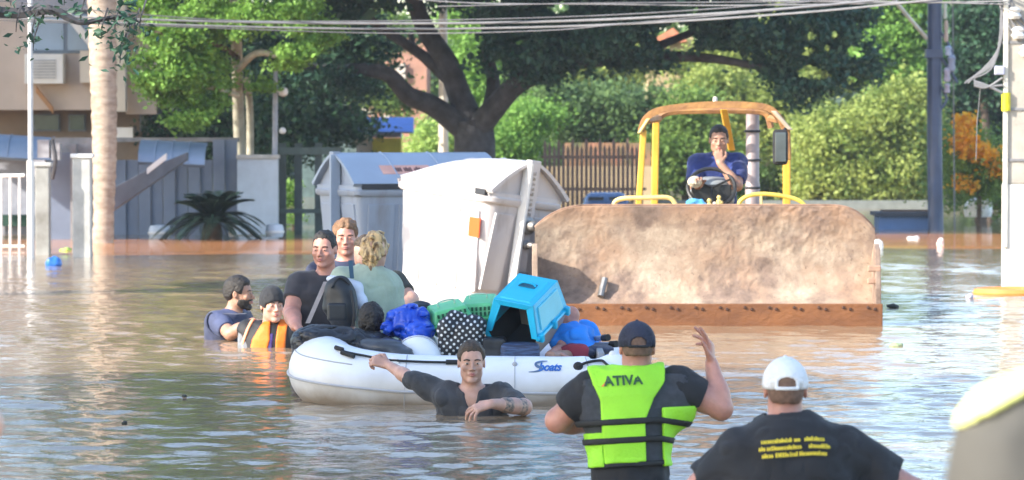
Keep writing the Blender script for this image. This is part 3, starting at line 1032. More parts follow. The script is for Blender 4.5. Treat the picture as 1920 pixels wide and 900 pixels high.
bg_tree("grey-green tree behind the picket fence", (1100, 420, 82), [B(1090, 215, 82, .9, .7, .6), B(1020, 190, 82, .6, .6, .5), B(1160, 215, 82, .7, .7, .65), B(1230, 230, 82, .5, .5, .7), B(1120, 300, 83, 1.2, .5, 1.1)], 14000, .16, leaf_mat("leaves_greygreen", (.06, .12, .04), (.17, .27, .09), 1.0), 14)
bg_tree("green tree seen through the loader's roll bar frame", (1290, 420, 81), [B(1270, 290, 81, .6, .6, .8), B(1300, 210, 81, .55, .6, .5), B(1220, 320, 81, .6, .6, .8), B(1360, 330, 81, .7, .5, .9)], 11000, .15, L_MID, 15)
bg_tree("yellowish tree behind the driver", (1400, 420, 84), [B(1390, 190, 84, .8, .6, .6), B(1450, 220, 84, .7, .6, .8), B(1340, 165, 84, .6, .5, .4), B(1420, 320, 84, .9, .6, 1.1), B(1480, 180, 85, .6, .5, .5)], 14000, .16, L_YEL, 16)
bg_tree("tall sunlit yellow-green tree right of the loader", (1600, 420, 80), [B(1600, 265, 80, 1.0, .8, .75), B(1540, 300, 79.6, .7, .6, .8), B(1670, 240, 80, .8, .7, .8), B(1650, 340, 79.5, 1.0, .6, .62), B(1560, 365, 79.5, .8, .6, .4), B(1700, 190, 80.4, .6, .6, .5), B(1520, 240, 80.6, .5, .5, .4), B(1720, 310, 79.8, .5, .5, .9)], 26000, .16, L_YEL, 17)
bg_tree("bright green tree top between the dark crown and the navy pole", (1680, 420, 86), [B(1680, 60, 86, .9, .6, .9), B(1640, 110, 86, .5, .6, .5), B(1700, 140, 86, .6, .5, .5), B(1725, 20, 86, .5, .5, .7), B(1660, 0, 86, .6, .5, .5)], 14000, .17, L_LT, 18)
bg_tree("sunlit yellow-green tree whose top shows through gaps in the dark crown", (1400, 420, 90), [B(1500, 100, 90, 1.0, .6, .8), B(1400, 90, 90, .9, .6, .7), B(1580, 110, 90, .7, .6, .7), B(1300, 110, 90.5, .8, .5, .5), B(1180, 110, 91, .8, .5, .6), B(1060, 120, 91, .8, .5, .6), B(1450, 30, 91, 1.0, .5, .5)], 12000, .17, L_YEL, 51)
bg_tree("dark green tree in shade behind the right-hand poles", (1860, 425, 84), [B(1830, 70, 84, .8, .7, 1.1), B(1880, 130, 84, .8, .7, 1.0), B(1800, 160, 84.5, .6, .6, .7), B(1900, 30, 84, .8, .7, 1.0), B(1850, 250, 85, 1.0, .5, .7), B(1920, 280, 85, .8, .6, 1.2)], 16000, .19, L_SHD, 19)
bg_tree("green shrub at the foot of the navy pole", (1830, 425, 66), [B(1850, 330, 67, .5, .4, .4), B(1790, 340, 66.6, .35, .35, .45), B(1900, 350, 67, .45, .4, .5), B(1800, 270, 67, .35, .35, .4)], 8000, .12, L_MID, 20, "shrub", name="shrub")
bg_tree("sunlit olive green tree filling the gaps between the dark tree's limbs", (700, 420, 84), [B(640, 110, 84, .9, .6, .7), B(700, 60, 84.5, .7, .6, .6), B(690, 170, 84, .6, .5, .4), B(740, 190, 84, .4, .4, .3)], 12000, .15, L_MID, 41)
bg_tree("bright green tree seen in the fork of the dark tree", (895, 420, 83), [B(890, 130, 83, .5, .5, .8), B(940, 60, 83, .7, .5, .5), B(900, 210, 83, .35, .4, .4), B(870, 30, 83.5, .5, .5, .5)], 9000, .15, L_LT, 42)
# far wood behind everything
tt = []
fw = [(np.array([x, 98 + 3 * math.sin(x * 1.7), z]), (3.0, 2.0, 1.5)) for x in np.arange(-22, 23, 3.2) for z in (1.5, 3.6)]
r_ = np.random.default_rng(44)
V, Fq = leaf_quads(crown_pts(fw, 60000, .35, r_, 30, .5), .26, r_)
tag(link("far_wood", mesh_np("far_wood", V, Fq, leaf_mat("leaves_far", (.05, .11, .04), (.22, .34, .10), .8), False)), "distant mixed green wood filling the background", kind='stuff')

# --- orange blossom shrub
t = bg_tree("shrub covered in orange blossom between the navy pole and the concrete pole", (1835, 425, 63), [B(1825, 300, 63, .42, .35, .55), B(1850, 330, 63, .3, .3, .4), B(1800, 340, 63, .25, .25, .35)], 5000, .10, L_MID, 21, "shrub", name="blossom_shrub", tr=.05)
crown("blossoms", [B(1808, 232, 62.6, .15, .14, .13), B(1818, 275, 62.6, .22, .2, .17), B(1845, 290, 62.5, .18, .15, .14), B(1868, 320, 62.7, .12, .12, .2), B(1808, 345, 62.6, .16, .14, .09), B(1795, 262, 62.7, .08, .1, .08)], 2400, .075,
      leaf_mat("petals_orange", (.85, .30, .01), (.90, .60, .06), 5, .4), t, clump=.07, per=20, seed=22, aspect=.9)

# --- royal palm trunk
def px_of(v):   # helper for radius at depth
    return v
d = 53.2
t = empty("palm_tree", P(193, 457, d), "thick pale palm trunk with ringed bark in front of the left-hand wall", "palm tree")
pts, rad = [], []
q0 = P(193, 470, d); top = P(195, -750, d)
for i in range(150):
    k = i / 149
    p = lerp(q0, top, k)
    z = p[2]
    r0 = np.interp(z, [-.1, .4, 1.1, 2.2, 3.4, 6, 9], [.150, .142, .165, .185, .20, .17, .14])
    pts.append(p + np.array([.02 * math.sin(z * 1.3), 0, 0])); rad.append(r0 * (1 + .022 * (1 if i % 2 else -1)) + .006 * math.sin(i * 1.9))
palm_m = mat("palm_bark", (0.42, 0.35, 0.28), col2=(0.23, 0.18, 0.14), rough=.9, vscale=3, stretch=(2, 2, 5), bump=.5, bscale=20, thr=(.3, .6))
MB().tube(pts, rad, 16).build("trunk", palm_m, t, True)
def frond(m_, o, az, L, up, droop, lw=.5, n=16, leafw=.035):
    """one pinnate frond as real leaflets along an arching stem"""
    o = np.asarray(o, float); dxy = np.array([math.cos(az), math.sin(az), 0])
    pr = []
    for i in range(n + 1):
        k = i / n
        pr.append(o + dxy * L * (k * math.cos(up) + .0) + np.array([0, 0, L * (math.sin(up) * k - droop * k * k)]))
    m_.tube(pr, [.018 * (1 - .8 * i / n) for i in range(n + 1)], 4)
    side = np.cross(dxy, [0, 0, 1])
    for i in range(2, n + 1):
        k = i / n
        l = lw * math.sin(math.pi * min(1, k * .88 + .12)) ** .6
        tdir = norm(pr[i] - pr[i - 1])
        for sgn in (-1, 1):
            for h_ in (0, .5):
                b_ = lerp(pr[i - 1], pr[i], h_)
                e = b_ + (side * sgn * .8 + tdir * .55 + np.array([0, 0, .12])) * l
                w = np.cross(norm(e - b_), [0, 0, 1]); w = norm(w) * leafw
                m_.add([b_ - w * .5, lerp(b_, e, .5) - w * .6, e, lerp(b_, e, .5) + w * .6], [(0, 1, 2, 3)])
m_ = MB()
for i in range(13):
    frond(m_, top, i * 2.4, 3.0, .55 + .3 * math.sin(i), .75, .6, 14, .06)
m_.build("fronds", L_MID, t)
# --- cycad
t = empty("cycad", P(400, 432, 55), "dark sago palm bush with arching fronds before the grey panels", "palm bush")
m_ = MB()
cc = P(398, 425, 55)
rr = random.Random(8)
for i in range(58):
    az = i * 2.399
    upk = .25 + 1.0 * (i % 5) / 5
    frond(m_, cc + np.array([0, 0, .05]), az, rr.uniform(.80, 1.02), upk, .42 + .25 * (upk < .8), .22, 20, .030)
m_.build("fronds", mat("frond_dark", (.018, .05, .035), rough=.5, var=.3, vscale=3), t)
MB().lathe(P(398, 436, 55), [(.13, -.2), (.15, 0), (.12, .12), (.05, .16)], 12).build("stump", BARK_BR, t, True)

# --- pale house on the left
hd = 65.0
def plate(name, x0, y0, x1, y1, d, th, m, parent, bev=0.0):
    """upright slab given by its photo extent at distance d (front face), thickness th behind"""
    a, b_ = P(x0, y1, d), P(x1, y0, d)
    c = (a + b_) / 2; c[1] += th / 2
    return MB().box(c, (abs(b_[0] - a[0]), th, abs(b_[2] - a[2]))).build(name, m, parent, bevel=bev)
taupe = mat("render_taupe", (0.54, 0.45, 0.39), rough=.9, var=.08, vscale=1.2, bump=.1)
cream = mat("render_cream", (0.62, 0.56, 0.48), rough=.85, var=.05, vscale=2)
whitep = mat("paint_white", (0.75, 0.74, 0.72), rough=.6, var=.05, vscale=3)
dkrec = mat("recess_dark", (0.05, 0.05, 0.05), rough=.9, var=.2)
glass = mat("window_glass", (0.30, 0.40, 0.52), rough=.15, var=.08, vscale=1)
frm = mat("window_frame_grey", (0.15, 0.19, 0.24), rough=.5, var=.05)
t = empty("house", P(90, 440, hd + 2), "taupe two-storey house at far left with a blue-grey window and white trim", "house")
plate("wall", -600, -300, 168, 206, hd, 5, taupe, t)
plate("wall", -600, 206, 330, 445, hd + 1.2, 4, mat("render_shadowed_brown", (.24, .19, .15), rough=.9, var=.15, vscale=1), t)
plate("wall", 236, -300, 292, 214, hd + .2, 4.8, taupe, t)
plate("wall", 168, -300, 236, 206, hd + .5, 4.4, taupe, t)
w = plate("window", 56, 20, 168, 100, hd - .04, .06, frm, t)
for x0, x1 in ((62, 119), (127, 165)):
    plate("pane", x0, 26, x1, 94, hd - .06, .03, glass, w)
plate("lintel", 30, -2, 168, 19, hd - .12, .12, mat("render_grey", (.34, .35, .40), rough=.8, var=.05), t)
q0, q1 = P(128, 28, hd - .3), P(172, 82, hd - .3)
MB().prism([(0, -.09), (1, -.09), (1, .09), (0, .09)], q0, q1 - q0, (0, 0, 1), (0, 1, 0), .25).build("sloping_eave", whitep, t)
plate("corbel", 150, 95, 172, 155, hd - .3, .3, cream, t)
plate("pilaster", 217, -100, 234, 209, hd - .25, .3, cream, t)
plate("slab", 214, 239, 249, 263, hd + .3, .6, whitep, t)
for x0, x1 in ((128, 160), (62, 112), (262, 282)):
    wv = plate("window", x0, 214, x1, 246, hd + 1.12, .08, frm, t)
    plate("pane", x0 + 3, 217, x1 - 3, 243, hd + 1.09, .04, mat("glass_dark_green", (.05, .09, .08), rough=.15, var=.1), wv)
q0, q1 = P(68, 168, hd - .15), P(100, 208, hd - .15)
MB().prism([(0, -.05), (1, -.05), (1, .06), (0, .06)], q0, q1 - q0, (0, 0, 1), (0, 1, 0), .12).build("strut", mat("timber_orange", (.42, .22, .10), rough=.8), t)
t = empty("air_conditioner", P(82, 157, hd - .3), "white box air conditioner on the taupe house wall below the window", "air conditioner")
plate("casing", 46, 101, 118, 157, hd - .42, .40, whitep, t, .01)
for k in range(7):
    plate("grille_slat", 62, 112 + k * 5.4, 104, 114.4 + k * 5.4, hd - .45, .03, mat("grille_grey", (.45, .46, .5), rough=.6), t)

# --- front wall, canopies, gate and posts on the left
bluegrey = mat("sheet_blue_grey", (0.20, 0.27, 0.40), rough=.45, var=.08, vscale=1.5, metal=.2)
navyp = mat("panel_slate", (0.15, 0.19, 0.27), rough=.6, var=.12, vscale=1.5)
concr = mat("concrete_pale", (0.46, 0.46, 0.44), rough=.9, var=.15, vscale=4, bump=.3)
concg = mat("concrete_grey", (0.24, 0.24, 0.25), rough=.9, var=.2, vscale=3, bump=.3)
def canopy(x0, y0, x1, y1, d, label, dr_=12):
    t_ = empty("canopy", P((x0 + x1) / 2, y1, d), label, "canopy")
    a, b_ = P(x0, y0, d), P(x1, y0 + dr_, d)
    hgt = (P(0, y0, d) - P(0, y1, d))[2]
    vs, fs = [], []
    n = 9
    for i, e in enumerate((a, b_)):
        for k in range(n):
            th = math.pi * .5 * k / (n - 1)
            vs.append(e + np.array([0, -.55 * math.sin(th) + .3, -hgt * (1 - math.cos(th))]))
        for k in range(n - 1, -1, -1):
            th = math.pi * .5 * k / (n - 1)
            vs.append(e + np.array([0, -.5 * math.sin(th) + .3, -hgt * (1 - math.cos(th)) * 1.0 - .04]))
    m2 = 2 * n
    for k in range(m2):
        k2 = (k + 1) % m2
        fs.append((k, k2, m2 + k2, m2 + k))
    fs += [tuple(range(m2))[::-1], tuple(range(m2, 2 * m2))]
    MB().add(vs, fs).build("sheet", bluegrey, t_, True)
    for k in range(1, 4):
        c0 = lerp(a, b_, k / 4)
        MB().tube([c0 + np.array([0, -.55 * math.sin(th) + .295, -hgt * (1 - math.cos(th)) + .005]) for th in np.linspace(0, 1.5, 7)], .012, 5).build("seam", bluegrey, t_, True)
    return t_
canopy(-140, 243, 176, 285, 57.4, "long pale blue curved metal canopy at the far left above the white gate", 20)
canopy(262, 262, 386, 303, 56.4, "short pale blue curved metal canopy right of the palm trunk", 6)
t = empty("boundary_wall", P(330, 440, 57.6), "slate blue ribbed panel wall between the palm trunk and the white panel", "wall")
for k in range(10):
    x0 = 214 + k * 23.2
    plate("panel", x0, 262 if x0 > 385 else 300, x0 + 21.5, 445, 57.5 + (k % 2) * .05, .10, navyp, t)
plate("coping", 214, 254 if False else 258, 446, 266, 57.7, .35, concg, t)
t = empty("boundary_wall", P(60, 440, 58), "grey wall behind the white bar gate at far left", "wall")
plate("wall_slab", -400, 285, 96, 445, 58.2, .2, mat("wall_lilac_grey", (.30, .31, .36), rough=.85, var=.1), t)
plate("coping", -400, 276, 110, 290, 58.1, .35, concg, t)
plate("hedge_box", -20, 403, 50, 424, 57.9, .2, mat("hedge_dark", (.02, .06, .04), rough=.9), t)
t = empty("boundary_wall", P(116, 440, 55), "dark slate gate pier wall left of the palm trunk under tangled meter boxes", "wall")
plate("panel", 96, 286, 140, 450, 55, .3, navyp, t)
plate("panel", 132, 270, 142, 450, 54.9, .3, concg, t)
plate("beam", 96, 258, 176, 292, 55.1, .35, concg, t)
for a_ in ((70, 262, 92, 296), (96, 268, 112, 300), (60, 300, 84, 330)):
    plate("meter_box", *a_, 54.5, .2, mat("box_grey", (.30, .31, .34), rough=.7, var=.1), t)
MB().tube(spline([P(98, 262, 54.4), P(104, 300, 54.3), P(98, 335, 54.4)], 5), .03, 6).build("conduit", BARK_DK, t, True)
t = empty("boundary_wall", P(482, 436, 57), "pale blue-white rendered panel right of the slate wall", "wall")
plate("panel", 445, 296, 521, 440, 57, .2, mat("panel_pale_blue", (.46, .53, .60), rough=.8, var=.05), t)
plate("coping", 443, 290, 523, 297, 56.96, .28, concr, t)
t = empty("gate", P(560, 436, 58), "dark green-grey iron gate left of the containers", "gate")
for x0, x1 in ((523, 536), (552, 566), (590, 604)):
    plate("post", x0, 268, x1, 440, 57.6, .1, mat("iron_dark", (.03, .05, .05), rough=.6), t)
plate("rail", 523, 276, 640, 290, 57.55, .06, mat("iron_green", (.05, .08, .075), rough=.6), t)
plate("rail", 523, 392, 604, 400, 57.55, .05, mat("iron_green", ()), t)
bg_tree("small bright green shrub seen through the dark iron gate", (546, 440, 61), [B(545, 360, 61, .10, .15, .22), B(546, 395, 61, .08, .12, .22)], 900, .08, L_LT, 31, "shrub", name="shrub", tr=.03, clump=.06)
t = empty("white_gate", P(20, 480, 50), "white tubular bar gate at the far left edge", "gate")
for k in range(-5, 4):
    x = 2 + k * 17.3
    MB().tube([P(x, 490, 50), P(x, 328, 50)], .018, 6).build("bar", whitep, t, True)
MB().tube([P(-100, 331, 50), P(46, 329, 50)], .024, 6).build("rail", whitep, t, True)
MB().tube([P(-100, 462, 50), P(46, 462, 50)], .02, 6).build("rail", whitep, t, True)
def pillar(name, x0, x1, y0, yb, label, m, cap_=None, cat="post"):
    w0 = W((x0 + x1) / 2, yb); d_ = w0[1]
    t_ = empty(name, (w0[0], d_, 0), label, cat)
    r_ = (x1 - x0) / 2 / S(d_)
    tp = P((x0 + x1) / 2, y0, d_)
    MB().box((w0[0], d_, tp[2] / 2 - .15), (2 * r_, 2 * r_, tp[2] + .3)).build("shaft", m, t_, bevel=.01)
    if cap_:
        MB().box((tp[0], d_, tp[2] + .012), (2 * r_ + .05, 2 * r_ + .05, .05)).build("cap", cap_, t_, bevel=.008)
    return t_
pillar("gate_post", 138, 172, 294, 482, "pale concrete gate post immediately left of the palm trunk", concr, whitep)
t = pillar("gate_post", 68, 94, 310, 478, "stained grey concrete gate post right of the white flagpole", mat("concrete_stained", (.40, .40, .38), col2=(.2, .19, .17), rough=.9, vscale=3), concr)
t = empty("flagpole", W(58, 484), "slim white pole rising out of frame beside the white gate", "pole")
w0 = W(58, 484)
MB().tube([(w0[0], w0[1], -.2), (w0[0], w0[1], 1.2)], .045, 10).build("base_sleeve", whitep, t, True)
MB().tube([(w0[0], w0[1], 1.2), (w0[0] + .01, w0[1], 6.5)], .030, 10).build("shaft", mat("pole_grey_white", (.55, .56, .58), rough=.5, var=.1), t, True)
t = empty("fallen_beam", P(215, 385, 54.5), "heavy grey slab leaning diagonally against the palm trunk", "beam")
q0, q1 = P(196, 378, 54.4), P(352, 296, 55.6)
MB().prism([(0, -.22), (1, -.03), (1, .08), (.62, .13), (0, .12)], q0, q1 - q0, (0, 0, 1), (0, 1, 0), .35).build("slab", mat("slab_grey", (.14, .15, .18), rough=.8, var=.15, vscale=2), t, bevel=.01)
q0, q1 = P(276, 322, 54.3), P(312, 294, 54.5)
MB().prism([(0, -.035), (1, -.035), (1, .05), (0, .05)], q0, q1 - q0, (0, 0, 1), (0, 1, 0), .12).build("white_board", whitep, t)
t = empty("lamp_post", P(515, 440, 57.2), "slim pale lamp post with a white globe right of the double trunk", "lamp post")
MB().tube([P(515, 445, 57.2), P(516, 200, 57.2), P(517, 132, 57.2)], [.045, .04, .03], 8).build("shaft", mat("pole_bluegrey", (.33, .36, .42), rough=.5), t, True)
MB().tube([P(516, 172, 57.2), P(524, 170, 57.15), P(530, 172, 57.1)], .012, 6).build("arm", whitep, t, True)
MB().lathe(P(531, 172, 57.1), [(.01, -.075), (.06, -.05), (.075, 0), (.06, .05), (.01, .075)], 12).build("globe", whitep, t, True)
MB().lathe(P(530, 245, 57.1), [(.01, -.05), (.045, -.03), (.05, 0), (.04, .03), (.01, .05)], 12).build("globe", whitep, t, True)
# cabinets/tubs standing by the far kerb
for i, (x, y, w_, h_, lab) in enumerate(((300, 436, 42, 17, "white upturned tub floating before the slate panels"), (437, 434, 17, 15, "small white bucket floating right of the sago palm's middle"), (515, 434, 34, 17, "pale blue tub floating under the white panel"))):
    d_ = 56.0 - .25 * i
    t_ = empty("tub", P(x, y + 2, d_), lab, "tub", "tubs floating by the far wall")
    r_ = w_ / 2 / S(d_)
    MB().lathe(P(x, y + 4, d_), [(r_ * .9, -.05), (r_, 0), (r_ * 1.0, h_ / S(d_) * .6), (r_ * .85, h_ / S(d_)), (r_ * .3, h_ / S(d_) * 1.08)], 14).build("shell", mat("tub_blue_white", (.55, .62, .70), rough=.5, var=.08) if i != 1 else whitep, t_, True)
    MB().lathe(P(x, y + 4, d_), [(r_ * 1.08, .01), (r_ * 1.1, .03), (r_ * 1.03, .045)], 14).build("rim", whitep, t_, True)

# --- centre background: kiosk, brick house, picket fence, blue things
t = empty("kiosk", P(720, 430, 70), "small kiosk with blue awning over white and yellow panels behind the left container", "kiosk")
a, b_ = P(664, 222, 69.6), P(776, 248, 69.2)
MB().add([P(664, 222, 70), P(776, 222, 70), P(772, 247, 69.0), P(668, 247, 69.0), P(664, 220, 70.1), P(776, 220, 70.1), P(776, 250, 70.1), P(664, 250, 70.1)],
         [(0, 1, 2, 3), (4, 7, 6, 5), (0, 4, 5, 1), (3, 2, 6, 7), (1, 5, 6, 2), (0, 3, 7, 4)]).build("awning", mat("awning_blue", (.08, .21, .60), rough=.6, var=.08), t)
plate("panel", 668, 247, 698, 440, 70.1, .6, cream, t)
plate("panel", 698, 247, 752, 258, 70.1, .6, mat("panel_lilac", (.35, .38, .52), rough=.7), t)
plate("panel", 698, 259, 752, 440, 70.05, .6, mat("panel_yellow", (.60, .50, .04), rough=.7, var=.08), t)
t = empty("brick_house", P(760, 430, 88), "terracotta brick house glimpsed between the dark tree's limbs", "house")
brick = mat("terracotta", (.50, .26, .18), col2=(.34, .19, .14), rough=.9, vscale=2)
plate("wall", 690, 70, 800, 440, 88, 4, brick, t)
plate("wall", 560, 180, 690, 440, 89, 4, mat("render_teal_grey", (.10, .16, .16), rough=.9, var=.2), t)
for x0, y0, x1, y1 in ((704, 128, 722, 152), (742, 120, 760, 150), (712, 215, 730, 236)):
    plate("window", x0, y0, x1, y1, 87.9, .1, cream, t)
q0, q1 = P(636, 178, 87), P(700, 215, 87)
MB().prism([(0, -.05), (1, -.05), (1, .05), (0, .05)], q0, q1 - q0, (0, 0, 1), (0, 1, 0), .1).build("handrail", cream, t)
t = empty("tiled_house", P(1270, 430, 92), "orange and cream house gable glimpsed through the dark crown", "house")
a = P(1210, 50, 92); 
plate("wall", 1215, 70, 1300, 440, 92.3, 3, mat("render_sand", (.60, .46, .26), rough=.9, var=.1), t)
MB().add([P(1205, 85, 92), P(1262, 52, 92), P(1290, 78, 92), P(1205, 85, 94), P(1262, 52, 94), P(1290, 78, 94)], [(0, 1, 4, 3), (1, 2, 5, 4), (0, 2, 1), (3, 4, 5), (0, 3, 5, 2)]).build("roof", mat("roof_tile_orange", (.60, .22, .12), rough=.85, var=.15), t)
t = empty("pale_pole", P(830, 430, 66), "short pale concrete pole behind the dark tree's fork", "pole")
MB().tube([P(832, 440, 66), P(831, 100, 66), P(830, -60, 66)], [.10, .075, .07], 8).build("shaft", cream, t, True)
t = empty("picket_fence", P(1115, 385, 73), "brown wooden picket fence behind the right container", "fence")
pk = mat("picket_brown", (.20, .13, .10), rough=.85, var=.2, vscale=6)
pk_me = None
for k in range(22):
    x = 1022 + k * 8.6
    c = P(x, 330, 73 + .02 * (k % 2))
    hh = (1.25 if k % 3 else 1.4) + .08 * math.sin(k * 2.2)
    if pk_me is None:
        pk_me = MB().prism([(-.032, -.75), (.032, -.75), (.032, .55), (0, .65), (-.032, .55)], (0, 0, 0), (1, 0, 0), (0, 0, 1), (0, 1, 0), .03)
        me = bpy.data.meshes.new("picket"); me.from_pydata(pk_me.v, [], pk_me.f); me.materials.append(pk)
        pk_me = me
    o = bpy.data.objects.new("picket", pk_me); COL.objects.link(o); o.parent = t
    o.location = tuple(Vector(tuple(c)) - Vector(t.location)); o.scale = (1, 1, hh / 1.3)
plate("rail", 1015, 292, 1212, 297, 73.05, .05, pk, t)
plate("rail", 1015, 352, 1212, 357, 73.05, .05, pk, t)
t = empty("garden_wall", P(1130, 400, 76), "sandy garden wall with terracotta coping behind the picket fence", "wall")
plate("wall_slab", 1020, 312, 1225, 430, 76, .3, mat("render_ochre", (.56, .42, .24), rough=.9, var=.2, vscale=1), t)
plate("coping", 1060, 268, 1220, 314, 76.3, .5, mat("terracotta_coping", (.45, .20, .12), col2=(.12, .14, .06), rough=.9, vscale=3), t)
def drowned_car(x0, x1, yt, yb, d, label, colr):
    t_ = empty("drowned_car", P((x0 + x1) / 2, yb, d), label, "car", None)
    L_ = (x1 - x0) / S(d)
    c = P((x0 + x1) / 2, yb, d)
    hz = (yb - yt) / S(d)
    F_ = Field(c + np.array([-L_ * .6, -1.0, -.5]), c + np.array([L_ * .6, 1.0, hz + .2]), .035)
    F_.put(rbox(c + np.array([0, 0, hz * .60]), (L_ * .30, .62, hz * .40), .12, taper=.12), .10)
    F_.put(rbox(c + np.array([0, 0, -.05]), (L_ * .50, .80, hz * .42), .15), .06)
    link("body", F_.mesh("body", mat("car_paint_" + label.split()[0], colr, rough=.25, var=.03, coat=.6)), t_)
    for sx in (-1, 1):
        MB().box(c + np.array([sx * L_ * .14, -.585, hz * .66]), (L_ * .21, .05, hz * .30)).build("side_window", mat("car_glass", (.02, .03, .04), rough=.08), t_, bevel=.02)
    MB().tube([c + np.array([L_ * .30, -.64, hz * .45]), c + np.array([L_ * .33, -.66, hz * .47])], .06, 6).build("mirror", mat("plastic_black", (.02, .02, .02), rough=.5), t_, True)
    return t_
drowned_car(1066, 1205, 360, 402, 70, "blue car awash behind the containers, only roof and bonnet line showing", (.08, .15, .30))
t = empty("low_wall", P(1500, 400, 76), "low pale wall along the far side behind the loader", "wall")
plate("wall_slab", 1180, 376, 1740, 425, 76.5, .2, mat("render_pale_grey", (.22, .24, .22), rough=.9, var=.1), t)
t = empty("planter", P(1700, 430, 60.5), "blue painted box planter beside the navy pole", "planter")
plate("box", 1648, 403, 1752, 436, 60.6, .8, mat("planter_blue", (.07, .14, .30), rough=.6, var=.1, vscale=2), t, .01)
plate("rim", 1642, 398, 1756, 405, 60.5, 1.0, mat("rim_dark", (.03, .04, .06), rough=.7), t)
plate("soil", 1656, 394, 1748, 399, 60.9, .5, mat("soil", (.10, .06, .04), rough=1, var=.3), t)

# --- navy steel pole with its brackets
d = W(1756, 431)[1]
t = empty("utility_pole", P(1756, 431, d), "navy blue steel pole carrying brackets right of the loader", "pole")
nv = mat("steel_navy", (.04, .065, .13), rough=.45, var=.12, vscale=3)
lb([(1755, 440, d), (1753, 330, d), (1752, 150, d), (1754, -120, d)], .125, .115, t, nv, "shaft")
plate("plate", 1737, 92, 1768, 108, d - .13, .26, nv, t)
MB().tube([P(1738, 72, d), P(1700, 28, d - .3), P(1672, -6, d - .5)], .035, 6).build("stay_arm", mat("steel_pale_green", (.50, .56, .50), rough=.5), t, True)
for x, y, w_, h_, c_ in ((1774, 58, 9, 40, (.40, .33, .28)), (1778, 95, 14, 18, (.30, .38, .52)), (1784, 118, 16, 30, (.22, .27, .38)), (1776, 140, 14, 26, (.34, .34, .44)), (1776, 165, 12, 18, (.10, .12, .16)), (1772, 20, 8, 30, (.40, .45, .40))):
    a = P(x, y, d - .1)
    MB().lathe(a, [(w_ / S(d) * .4, -h_ / S(d) / 2), (w_ / S(d) * .5, -h_ / S(d) * .3), (w_ / S(d) * .35, 0), (w_ / S(d) * .5, h_ / S(d) * .3), (w_ / S(d) * .3, h_ / S(d) / 2)], 8).build("insulator", mat("bracket_%d" % x, c_, rough=.6), t, True)
for q in ([(1764, 108), (1780, 130), (1795, 155)], [(1764, 60), (1782, 90), (1790, 120)], [(1764, 160), (1775, 185), (1764, 205)]):
    MB().tube(spline([P(a_, b2, d - .05) for a_, b2 in q], 4), .022, 6).build("bracket", nv, t, True)
MB().tube([P(1790, 440, d + .4), P(1788, 200, d + .4), P(1786, -40, d + .4)], .012, 5).build("cable_riser", mat("cable_grey", (.2, .21, .22), rough=.6), t, True)

# --- concrete pole at the right with whitewashed foot
w0 = W(1900, 538); d = w0[1]
t = empty("utility_pole", tuple(w0), "pale concrete pole at the right edge with whitewashed foot and yellow tag", "pole")
s_ = S(d)
def zz(y): return P(0, y, d)[2]
x0 = w0[0]
MB().box((x0, d, (zz(345) - .3) / 2), (.216, .216, zz(345) + .3)).build("painted_foot", mat("whitewash", (.66, .63, .57), rough=.8, var=.05, vscale=4), t, bevel=.012)
MB().box((x0 + .01, d, (zz(345) + 7.5) / 2), (.20, .20, 7.5 - zz(345))).build("shaft", mat("concrete_cream", (.46, .42, .36), rough=.85, var=.10, vscale=4, bump=.2), t, bevel=.015)
MB().box((x0 - .098, d - .10, 2.0), (.045, .05, 3.2)).build("conduit", mat("conduit_cream", (.72, .69, .6), rough=.5), t, bevel=.006)
MB().tube([(x0 - .095, d - .11, zz(208)), (x0 - .095, d - .11, zz(174))], .045, 12).build("yellow_tag", mat("tag_yellow", (.85, .72, .02), rough=.5), t, True)
for y in (80, 205, 300):
    MB().box((x0 + .01, d, zz(y)), (.225, .225, .03)).build("steel_band", concg, t, bevel=.004)
for y, dx in ((25, -.02), (62, .02), (95, .10)):
    MB().lathe((x0 + dx, d - .15, zz(y)), [(.05, -.06), (.075, -.03), (.05, 0), (.07, .03), (.03, .06)], 10).build("insulator", whitep, t, True)
t2 = empty("cable_tangle", (x0 - .25, d, zz(120)), "loose loops of grey cable hanging left of the concrete pole", "cables")
cgr = mat("cable_light_grey", (.19, .19, .20), rough=.6, var=.1)
rr = random.Random(3)
for k in range(9):
    xa = 1884 - rr.uniform(0, 8); ya = rr.uniform(5, 40)
    pts = [P(xa, ya, d - .1), P(1876 - k * 1.5, 80 + k * 5, d - .12), P(1850 - k * 4, 125 + k * 3, d - .1), P(1825 - k * 2, 152 + rr.uniform(-6, 6), d - .1)]
    MB().tube(spline(pts, 6), .009, 5).build("cable", cgr, t2, True)
for k in range(3):
    pts = [P(1826, 152 + 4 * k, d - .1), P(1850, 160 + 2 * k, d - .12), P(1880, 174 - 14 * k, d - .14)]
    MB().tube(spline(pts, 5), .014, 5).build("cable", cgr, t2, True)
MB().box(P(1874, 132, d - .12), (.10, .08, .09)).build("splice_box", mat("splice_lilac", (.45, .47, .62), rough=.5), t2, bevel=.01)
for k in range(4):
    pts = [P(1872 + 4 * k, -30, d - .1), P(1878 + 9 * k, 20, d - .1), P(1900 + 9 * k, 60 - 5 * k, d - .12), P(1940, 90 - 20 * k, d - .1)]
    MB().tube(spline(pts, 6), .013, 5).build("cable", cgr, t2, True)
MB().tube([P(1838, 165, d), P(1832, 230, d), P(1830, 300, d)], .005, 4).build("cable", cgr, t2, True)

